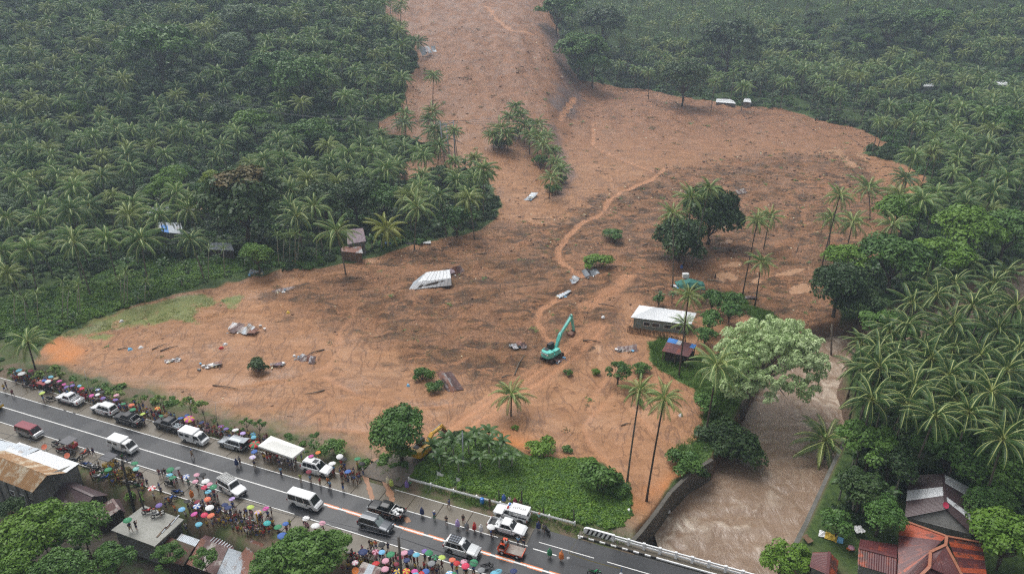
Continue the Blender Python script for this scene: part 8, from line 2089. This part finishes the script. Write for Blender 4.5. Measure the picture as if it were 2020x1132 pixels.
# ------------------------------------------------------------------ small things by the road
M_BLUEP = paint('barrel_blue', (.02, .18, .55), 0, .4)
b = atz(951, 993, 0); t = thing('barrel', 'bright blue plastic barrel standing in front of the guardrail', 'barrel', b)
mb = MB(); mb.tube([(0, 0, 0), (0, 0, .12), (0, 0, .3), (0, 0, .33), (0, 0, .62), (0, 0, .65), (0, 0, .88), (0, 0, .95)], [.27, .30, .31, .295, .31, .295, .30, .26], 14); build('drum', mb, M_BLUEP, t, True)
b = atz(966, 998, 0); mb = MB(); mb.box((0, 0, .7), (.3, .06, 1.5), Matrix.Rotation(.25, 4, 'X')); o = build('plank', mb, M_WOOD, loc=b); tag(o, 'weathered plank propped up right of the blue barrel', 'plank')
for x, y, ty, lb in ((985, 988, 966, 'dark fence post left of the blue raincoat'), (1030, 998, 968, 'dark fence post behind the guardrail in the middle'), (1073, 1016, 1003, 'short dark fence post behind the guardrail'), (1133, 1034, 1006, 'dark fence post at the right end of the guardrail')):
 pole(x, y, x - 1, ty, 0, M_DARKP, .10, .09, lb, 'fence_post', cat='post')
for x, y, a, lb in ((862, 938, .5, 'white flag hanging in the banana plants, left one'), (900, 950, 1.0, 'white flag hanging above the guardrail, right one')):
 b = atz(x, y, 1.6); t = thing('flag', lb, 'flag', b, a); mb = MB(); n = 5
 for i in range(n): mb.poly([(i * .22, .12 * math.sin(i * 1.5), -.1 * i), ((i + 1) * .22, .12 * math.sin(i * 1.5 + 1.5), -.1 * (i + 1)), ((i + 1) * .22, .12 * math.sin(i * 1.5 + 1.5), .8 - .2 * (i + 1)), (i * .22, .12 * math.sin(i * 1.5), .8 - .2 * i)])
 build('cloth', mb, M_WHITE, t); mb = MB(); mb.tube([(0, 0, -1.8), (0, 0, .9)], .02, 5); build('pole', mb, M_STEELP, t)
# barrier tape before the bridge
M_TAPE = mat('yellow_tape', (.62, .48, .05), .5)
p1, p2, p3 = atz(1121, 1100, 0), atz(1143, 1060, 0), atz(1225, 1131, 0)
def post_s(p, h, lb, m=M_INS): t = thing('barrier_post', lb, 'post', p); mb = MB(); mb.tube([(0, 0, 0), (0, 0, h)], .035, 6); build('shaft', mb, m, t); mb = MB(); mb.tube([(0, 0, 0), (0, 0, .08)], [.22, .16], 10); build('base', mb, M_INS, t)
post_s(p1, .9, 'thin post with a pale foot on the road before the bridge'); post_s(p2, .9, 'thin post by the start of the kerb stones'); post_s(p3, 1.0, 'thin post at the bottom edge of the bridge', M_BLUEP)
for a, b_, lb in ((p1, p2, 'slack yellow barrier tape from road post to kerb post'), (p1, p3, 'long slack yellow barrier tape running onto the bridge')):
 a, b_ = a + Vector((0, 0, .85)), b_ + Vector((0, 0, .85)); mb = MB(); n = 14; q = [a.lerp(b_, k / n) - Vector((0, 0, 1.0 * (k / n) * (1 - k / n))) - a for k in range(n + 1)]
 for u, v in zip(q, q[1:]): mb.poly([u, v, v + Vector((0, 0, .09)), u + Vector((0, 0, .09))])
 o = build('barrier_tape', mb, M_TAPE, loc=a); tag(o, lb, 'barrier tape')
b = atz(511, 1040, -.4); tpv = atY(505, 1012, b.y); t = thing('gate_pole', 'bright yellow slanted post at the garden below the near crowd', 'post', b); mb = MB(); mb.tube([(0, 0, -.3), tpv - b], .09, 6); build('shaft', mb, YEL, t)
for x, y, z, m, lb in ((87, 881, 3.0, 'coral', 'orange satellite dish above the grey roof'), (132, 898, 2.8, 'coral', 'orange satellite dish by the white roof edge'), (1866, 996, 4.6, 'crimson', 'red satellite dish on the dark brown roof'), (701, 1125, 2.8, 'orange', 'orange satellite dish at the patched stall')):
 c = atz(x, y, z); t = thing('satellite_dish', lb, 'satellite dish', c); mb = MB(); n = 14; ctr = mb.vert((0, 0, -.12)); rim = [mb.vert((.42 * math.cos(6.283 * k / n), .42 * math.sin(6.283 * k / n), 0)) for k in range(n)]
 for k in range(n): mb.face((ctr, rim[k], rim[(k + 1) % n]))
 d = build('dish', mb, CM[m], t, True); d.rotation_euler = (.75, .1, 0)
 mb = MB(); mb.tube([(0, 0, -.1), (0, .25, -.6), (0, .3, -1.2)], .03, 5); build('mast', mb, M_STEELP, t); mb = MB(); mb.bar((0, -.1, -.05), (0, -.5, .35), .03); build('feed_arm', mb, M_STEELP, t)
b = atz(1890, 0, 0)
def tarp(x, y, w_, d_, cols, lb, name='tarpaulin', rz=.2, h=.15):
 b = landpt(x, y); t = thing(name, lb, 'tarpaulin', b, rz); r = random.Random(x)
 for i, c in enumerate(cols):
  mb = MB(); g = {}
  for a in range(4):
   for e in range(4): g[a, e] = mb.vert(((a / 3 - .5) * w_ / len(cols) + (i - (len(cols) - 1) / 2) * w_ / len(cols), (e / 3 - .5) * d_ + r.uniform(-.08, .08), h + r.uniform(-.1, .12)))
  for a in range(3):
   for e in range(3): mb.face((g[a, e], g[a + 1, e], g[a + 1, e + 1], g[a, e + 1]))
  build('sheet', mb, CM[c], t)
tarp(1639, 1060, 3.0, 1.3, ['white', 'yellow', 'yellow', 'light blue'], 'crumpled white and yellow banner on the yard by the right river wall', 'banner', -.5); tarp(1691, 1053, 1.3, 1.3, ['white', 'white'], 'white sheet covered box in the yard on the right bank', rz=.1, h=.9)
tarp(1678, 1084, 1.0, .5, ['orange'], 'small orange cloth in the yard beside a pink umbrella'); tarp(1592, 1066, .9, 1.3, ['brown'], 'brown board leaning by the right river wall', 'board', .3, .4)
umbrella(1680, 1078, 'pink', None, .5, who=False, z=1.4, label='pink umbrella lying in the right bank yard')
tarp(766, 487, 1.6, 1.6, ['blue'], 'blue sheet beside the yellow palm', h=1.0); tarp(705, 494, 3.0, 1.0, ['orange', 'coral'], 'orange sheet under the purple roofed house', h=.9); tarp(826, 480, 6.5, 1.6, ['black', 'black', 'white'], 'black and white sheet on the mud right of the yellow palm', rz=.15)
# ------------------------------------------------------------------ wreckage in the mud
def bent_sheet(w_, l_, r, m):
 mb = MB(); K, J_ = 10, 3; g = {}; b1, b2, tw_ = r.uniform(-.25, .35), r.uniform(-.3, .3), r.uniform(-.3, .3)
 for i in range(K + 1):
  for j in range(J_ + 1):
   u, v = i / K - .5, j / J_ - .5; g[i, j] = mb.vert((u * w_, v * l_, (.04 if i % 2 else 0) + b1 * w_ * u * u + b2 * l_ * v * v + tw_ * u * v * 2 + r.uniform(-.02, .02)))
 for i in range(K):
  for j in range(J_): mb.face((g[i, j], g[i + 1, j], g[i + 1, j + 1], g[i, j + 1]))
 return mb.mesh('roof_sheet', RM[m])
def wreck(x, y, wpx, mats_, n, lb, rz=0, tilt=.25, sticks=6, seed=None, bits=4, hgt=.5):
 b = landpt(x, y); wm = wpx * pix(b)[2] / FPX; r = random.Random(seed or int(x + y)); t = thing('wreckage', lb, 'wreckage', b, rz)
 for i in range(n):
  u = (i + .5) / n - .5; o = link('roof_sheet', bent_sheet(wm / n * 1.3, wm * r.uniform(.38, .6), r, mats_[i % len(mats_)]), t, (u * wm, r.uniform(-.15, .15) * wm, hgt + r.uniform(-.2, .3)))
  o.rotation_euler = (tilt + r.uniform(-.35, .35), r.uniform(-.3, .3), r.uniform(-.3, .3))
 for i in range(sticks):
  a, ln = r.uniform(0, 6.28), r.uniform(.2, .55) * wm * .6; c = Vector((r.uniform(-.55, .55) * wm, r.uniform(-.35, .35) * wm, .15)); d = Vector((math.cos(a), math.sin(a), r.uniform(-.05, .3))) * ln
  mb = MB(); mb.bar(c - d / 2, c + d / 2, .12, .09); build('timber', mb, M_WOOD, t)
 for i in range(bits):
  mb = MB(); mb.box((r.uniform(-.7, .7) * wm, r.uniform(-.4, .4) * wm, .15), (r.uniform(.3, .8), r.uniform(.2, .5), r.uniform(.1, .4)), Matrix.Rotation(r.uniform(0, 3), 4, 'Z')); build('rubbish', mb, CM[r.choice(['white', 'white', 'light blue', 'cream', 'grey'])], t)
 return t
# the big white roof lying on the mud
b = landpt(850, 560); t = thing('collapsed_roof', 'large white metal roof lying collapsed on the mud in the centre left', 'roof', b)
q = lambda x, y, z: atz(x, y, b.z + z)
sheets(t, q(806, 572, .05), q(891, 563, .2), q(890, 549, 1.7), q(824, 556, 1.3), b, 'white', .95, jit=.06, e=-.03)
sheets(t, q(824, 556, 1.3), q(890, 549, 1.7), q(887, 532, 1.6), q(841, 537, 1.3), b, 'white', .95, jit=.06, e=-.03)
sheets(t, q(806, 572, .05), q(824, 556, 1.3), q(841, 537, 1.2), q(816, 556, .3), b, 'grey', .9)
mb = MB(); mb.slab([v - b - Vector((0, 0, .25)) for v in (q(812, 568, .2), q(888, 563, .3), q(886, 540, 1.4), q(842, 545, 1.2))], .2); build('rafters', mb, M_INSIDE, t)
wreck(896, 541, 34, ['rust', 'purple', 'galv_rust'], 4, 'crumpled brown sheets at the right end of the collapsed white roof', .6, .6, 5, hgt=.9)
wreck(480, 652, 60, ['galv_rust', 'striped', 'rust', 'grey'], 5, 'flattened brown and grey house roof with white rubbish on the left mud', -.15, .15, 8, bits=7, hgt=.3)
wreck(607, 710, 36, ['striped', 'rust', 'galv_rust'], 4, 'dark bent roof sheets right of the stranded round bush', -.25, .3, 7, hgt=.5)
wreck(545, 722, 20, ['rust', 'purple'], 2, 'two brown sheets touching the stranded round bush', .2, .3, 4, bits=5, hgt=.3)
wreck(415, 722, 34, ['galv_rust'], 1, 'heap of splintered boards and rags on the left mud', .2, .2, 14, bits=8, hgt=.2)
wreck(340, 712, 22, ['rust'], 1, 'small rubbish heap with coloured rags left of the splintered boards', .5, .2, 7, bits=6, hgt=.1)
t = wreck(1024, 685, 26, ['striped', 'galv_rust'], 3, 'grey and brown sheets left of the turquoise excavator', .1, .2, 6, hgt=.4)
wreck(1134, 556, 30, ['grey', 'white', 'grey'], 4, 'crumpled silver sheets piled beside the muddy stream', .9, .6, 3, hgt=.8)
wreck(1165, 543, 34, ['grey', 'striped', 'grey'], 4, 'twisted silver sheets below the low green bush', .35, .5, 3, hgt=.7)
wreck(1112, 583, 24, ['grey'], 1, 'scattered pale rubbish along the stream bend', .8, .2, 5, bits=10, hgt=.2)
wreck(843, 112, 34, ['grey', 'grey', 'striped'], 5, 'twisted grey steel frame at the upper left edge of the scar', .7, .8, 16, hgt=3)
wreck(1048, 390, 26, ['grey'], 1, 'pale rubbish strewn on the slope below the scar clump', 1.2, .2, 7, bits=9, hgt=.2)
wreck(1475, 588, 26, ['striped'], 1, 'rubbish pile at the feet of the leaning palms', .2, .2, 7, bits=9, hgt=.2)
wreck(1338, 566, 18, ['white'], 1, 'rubbish at the left of the teal net shelter', .2, .2, 4, bits=9, hgt=.2)
wreck(1238, 692, 30, ['rust'], 1, 'rubbish and torn plants left of the grass island', .2, .2, 9, bits=7, hgt=.1)
wreck(505, 540, 20, ['grey'], 1, 'pale debris at the upper edge of the left mud', .2, .2, 6, bits=6, hgt=.1)
wreck(560, 575, 34, ['rust'], 1, 'branches and planks on the mud above the flattened roof', .3, .2, 12, bits=4, hgt=.1)
wreck(1460, 380, 20, ['rust'], 1, 'fallen branches right of the tall mango tree', .3, .2, 6, bits=1, hgt=.1)
wreck(900, 345, 30, ['rust'], 1, 'broken planks at the foot of the tilted poles', .3, .2, 10, bits=1, hgt=.1)
wreck(1605, 665, 26, ['rust'], 1, 'drift timber at the mud scarp by the river', .3, .2, 8, bits=0, hgt=.1)
wreck(1105, 712, 20, ['rust'], 1, 'dark scraps beside the excavator tracks', .4, .2, 5, bits=3, hgt=.1)
# the striped gable roof, buried to the eaves
b = landpt(888, 762); t = thing('buried_roof', 'rusty striped gable roof buried in mud to its eaves', 'roof', b); q = lambda x, y, z: atz(x, y, b.z + z)
sheets(t, q(882, 770, .1), q(896, 774, .1), q(876, 731, 1.9), q(862, 735, 1.9), b, 'galv_rust', .8)
sheets(t, q(884, 772, .1), q(915, 768, .2), q(890, 732, 1.8), q(862, 736, 1.8), b, 'striped', .8, alt={1: 'galv_rust', 3: 'rust'})
mb = MB(); mb.slab([v - b for v in (q(884, 772, -.2), q(914, 768, 0), q(890, 738, 0), q(866, 742, 0))], .5); build('frame', mb, M_INSIDE, t)
# fallen trunks
for i, (x0, y0, x1, y1, lb) in enumerate(((1606, 302, 1618, 290, 'short dark log lying on the upper right mud'), (1672, 268, 1700, 288, 'fallen trunk near the upper right palms'), (885, 272, 915, 286, 'thin trunk lying on the slope beside the poles'), (1740, 330, 1770, 331, 'dark trunk at the right edge of the mud field'),
  (1050, 432, 1092, 434, 'stick shaped log left of the stream'), (1268, 485, 1290, 478, 'pale broken trunk near the stream bush'), (1395, 552, 1440, 562, 'reddish trunk lying behind the teal net'), (1570, 498, 1580, 470, 'leaning dead stump on the right mud'),
  (640, 690, 600, 705, 'yellowish broken trunk by the dark bent sheets'), (232, 690, 260, 686, 'branch lying on the orange left mud'), (300, 690, 330, 678, 'pale branch on the left mud'), (316, 693, 352, 683, 'long dark branch with a blue rag on the left mud'),
  (990, 745, 1010, 740, 'stick beside the excavator tracks'), (1635, 690, 1660, 712, 'trunk stuck in the rapids'), (1180, 600, 1215, 606, 'branch on the mud above the island house'), (640, 770, 600, 778, 'curved twig on the lower mud'), (420, 760, 470, 768, 'thin branch on the lower left mud'),
  (1150, 672, 1185, 676, 'thin trunk right of the turquoise excavator'), (960, 500, 930, 506, 'log on the central mud'), (1225, 840, 1245, 836, 'stick on the lower right mud'), (1300, 1000, 1335, 975, 'bundle of canes at the river wall'), (1015, 740, 1035, 700, 'thin bent pole beside the excavator'))):
 a, b2 = landpt(x0, y0), landpt(x1, y1); mb = MB(); r = random.Random(i); mid = a.lerp(b2, .5) + Vector((r.uniform(-.3, .3), r.uniform(-.3, .3), .25)); mb.tube([Vector((0, 0, .1)), mid - a, b2 - a + Vector((0, 0, .15))], [.13, .10, .04], 6)
 o = build('fallen_trunk', mb, [M_TRUNK, M_WOOD, M_TRUNKD][i % 3], loc=a, smooth=True); tag(o, lb, 'log')
# pole stuck in the river
b = atz(1642, 700, WATER_Z); tpp = atY(1641, 640, b.y); mb = MB(); mb.tube([(0, 0, -1.5), tpp - b], [.22, .14], 7); o = build('dead_trunk', mb, M_TRUNK, loc=b, smooth=True); tag(o, 'bare pale trunk standing in the rapids', 'log')
# small rubbish bits one by one
r = random.Random(17)
bitm = {'white': 'white', 'light blue': 'light blue', 'red': 'red', 'yellow': 'yellow'}
for x, y, c, lb in ((278, 686, 'white', 'white scrap on the left mud, nearest the lawn'), (256, 690, 'light blue', 'light blue scrap on the left mud'), (240, 634, 'white', 'tiny white post on the lawn edge'), (444, 680, 'white', 'white scrap above the splintered boards'), (437, 687, 'red', 'small red scrap on the mud'),
  (568, 617, 'yellow', 'yellow scrap right of the flattened roof'), (805, 761, 'light blue', 'pale blue scrap left of the buried bush'), (580, 703, 'white', 'white basin by the dark bent sheets'), (1190, 626, 'white', 'white scrap behind the excavator boom'), (376, 792, 'white', 'white barrel caught in the forked sapling'),
  (1318, 1009, 'white', 'white sack by the foot of the river wall palm'), (1240, 1008, 'white', 'white sack at the edge of the green patch'), (1210, 1018, 'white', 'crumpled white bag in the green patch'), (1342, 820, 'white', 'white scrap under the broad palm'), (1350, 543, 'light blue', 'pale drum near the white tank')):
 b = landpt(x, y); mb = MB(); s = .55 if y < 700 else .45; n = 7; r0 = [s * r.uniform(.6, 1.1) for _ in range(n)]
 mb.add([(r0[k] * math.cos(k * 6.28 / n), r0[k] * math.sin(k * 6.28 / n), 0.02) for k in range(n)] + [(r0[k] * .6 * math.cos(k * 6.28 / n + .2), r0[k] * .6 * math.sin(k * 6.28 / n), .25 + .15 * r.random()) for k in range(n)], [(k, (k + 1) % n, n + (k + 1) % n, n + k) for k in range(n)] + [tuple(range(n, 2 * n))])
 o = build('rubbish_item', mb, CM[c], loc=b); tag(o, lb, 'rubbish')
# ---- countless small debris: sticks, clods, chips and torn leaves
def chip(seed, m, kind):
 r = random.Random(seed); mb = MB()
 if kind == 'stick': mb.tube([(-.7, 0, .04), (0, r.uniform(-.15, .15), .12), (.7, 0, .05)], [.035, .045, .02], 4)
 elif kind == 'clod':
  mb.ball((0, 0, .02), (.28, .22, .16), 7, 4)
  mb.v = [(x * r.uniform(.8, 1.2), y * r.uniform(.8, 1.2), z * r.uniform(.8, 1.2)) for x, y, z in mb.v]
 elif kind == 'leafy':
  for i in range(14): a = r.uniform(0, 6.28); c = Vector((r.gauss(0, .35), r.gauss(0, .25), .08)); d = Vector((math.cos(a), math.sin(a), r.uniform(0, .5))) * .22; e = Vector((-d.y, d.x, 0)) * .35; mb.poly([c - d, c + e, c + d, c - e])
 else: mb.poly([(-.16, -.08, .08), (.14, -.1, .05), (.18, .08, .1), (-.1, .1, .12)])
 return mb.mesh('debris_bit', m, kind == 'clod')
M_CLOD = mat('wet_clod', (.11, .055, .03), .7, var=.4); M_CLOD2 = mat('pale_clod', (.26, .14, .08), .6, var=.3); M_STICK = mat('broken_wood', (.30, .20, .11), .8, var=.4); M_STICKD = mat('wet_wood', (.06, .04, .025), .7)
DS = [chip(1, M_STICK, 'stick'), chip(2, M_STICKD, 'stick'), chip(3, M_CLOD, 'clod'), chip(4, M_CLOD2, 'clod'), chip(5, MATS['leaf_mid'], 'leafy'), chip(6, mat('dead_leaf', (.14, .11, .04), .8), 'leafy'), chip(7, CM['cream'], 'chip')]
n0 = 60000; dx = nrs.uniform(-150, 190, n0); dy = nrs.uniform(85, 400, n0)
w1 = sdist(dx, dy, ROUGH); m1 = sdist(dx, dy, MUD)
pr = np.where(w1 > 0, .55, .10) * np.clip(.5 + 2.2 * fbm(dx / 7, dy / 7, 3), .05, 1) * np.clip(dy / 220, .35, 1)
ok = (m1 > .6) & (nrs.rand(n0) < pr) & (seg_dist(dx, dy, STREAM) > 1) & (seg_dist(dx, dy, TRACK[1]) > 3) & (rn(dx, dy) > 9) & ~inside(dx, dy, ISLE) & (sdist(dx, dy, RIVER) < -1.5)
dx, dy, w1 = dx[ok], dy[ok], w1[ok]; k = len(dx); dz = land(dx, dy)
idx = nrs.choice(7, k, p=[.20, .15, .22, .12, .06, .15, .10]); idx = np.where((w1 < -4) & (idx == 2), 3, idx)
o = scatter('mud_debris', np.stack([dx, dy, dz], -1), np.stack([nrs.uniform(-.2, .2, k), nrs.uniform(-.2, .2, k), nrs.uniform(0, 6.28, k)], -1), nrs.uniform(.6, 1.6, k) * np.clip(dy / 180, .8, 1.9), idx, DS)
tag(o, 'sticks, clods and torn leaves strewn over the mud', None, kind='stuff'); print('debris', k)
# ------------------------------------------------------------------ rain haze
def haze():
 mb = MB(); mb.box((0, 330, 62), (1900, 900, 140))
 m = bpy.data.materials.new('rain_haze'); m.use_nodes = True; nt = m.node_tree; nt.nodes.clear()
 v = nt.nodes.new('ShaderNodeVolumePrincipled'); v.inputs['Color'].default_value = (.66, .80, 1.0, 1); v.inputs['Density'].default_value = .00038; v.inputs['Anisotropy'].default_value = .2
 o = nt.nodes.new('ShaderNodeOutputMaterial'); nt.links.new(v.outputs[0], o.inputs['Volume'])
 b = build('haze', mb, m); b['kind'] = 'stuff'; b['label'] = 'thin blue grey rain haze over the valley'
haze()
# ------------------------------------------------------------------ labels that several things share are told apart by their order
def finish_labels():
 from collections import defaultdict
 by = defaultdict(list)
 for o, share in THINGS: by[o['label']].append((o, share))
 ordw = ['leftmost', 'second from left', 'third from left', 'fourth from left', 'fifth from left', 'sixth from left', 'seventh from left', 'eighth from left']
 for lb, os_ in by.items():
  if len(os_) < 2: continue
  os_.sort(key=lambda t: -pix(t[0].location)[1]); n = -(-len(os_) // 8); m = -(-len(os_) // n)
  for c in range(n):
   g = sorted(os_[c * m:(c + 1) * m], key=lambda t: pix(t[0].location)[0])
   row = '' if n == 1 else ('front ' if c == 0 else 'back ' if c == n - 1 else 'middle ' if n == 3 else f'{["", "second", "third", "fourth"][min(c, 3)]} row ')
   for i, (o, _) in enumerate(g):
    o['label'] = lb + ', ' + row + ('rightmost' if i == len(g) - 1 and i else ordw[i])
finish_labels()
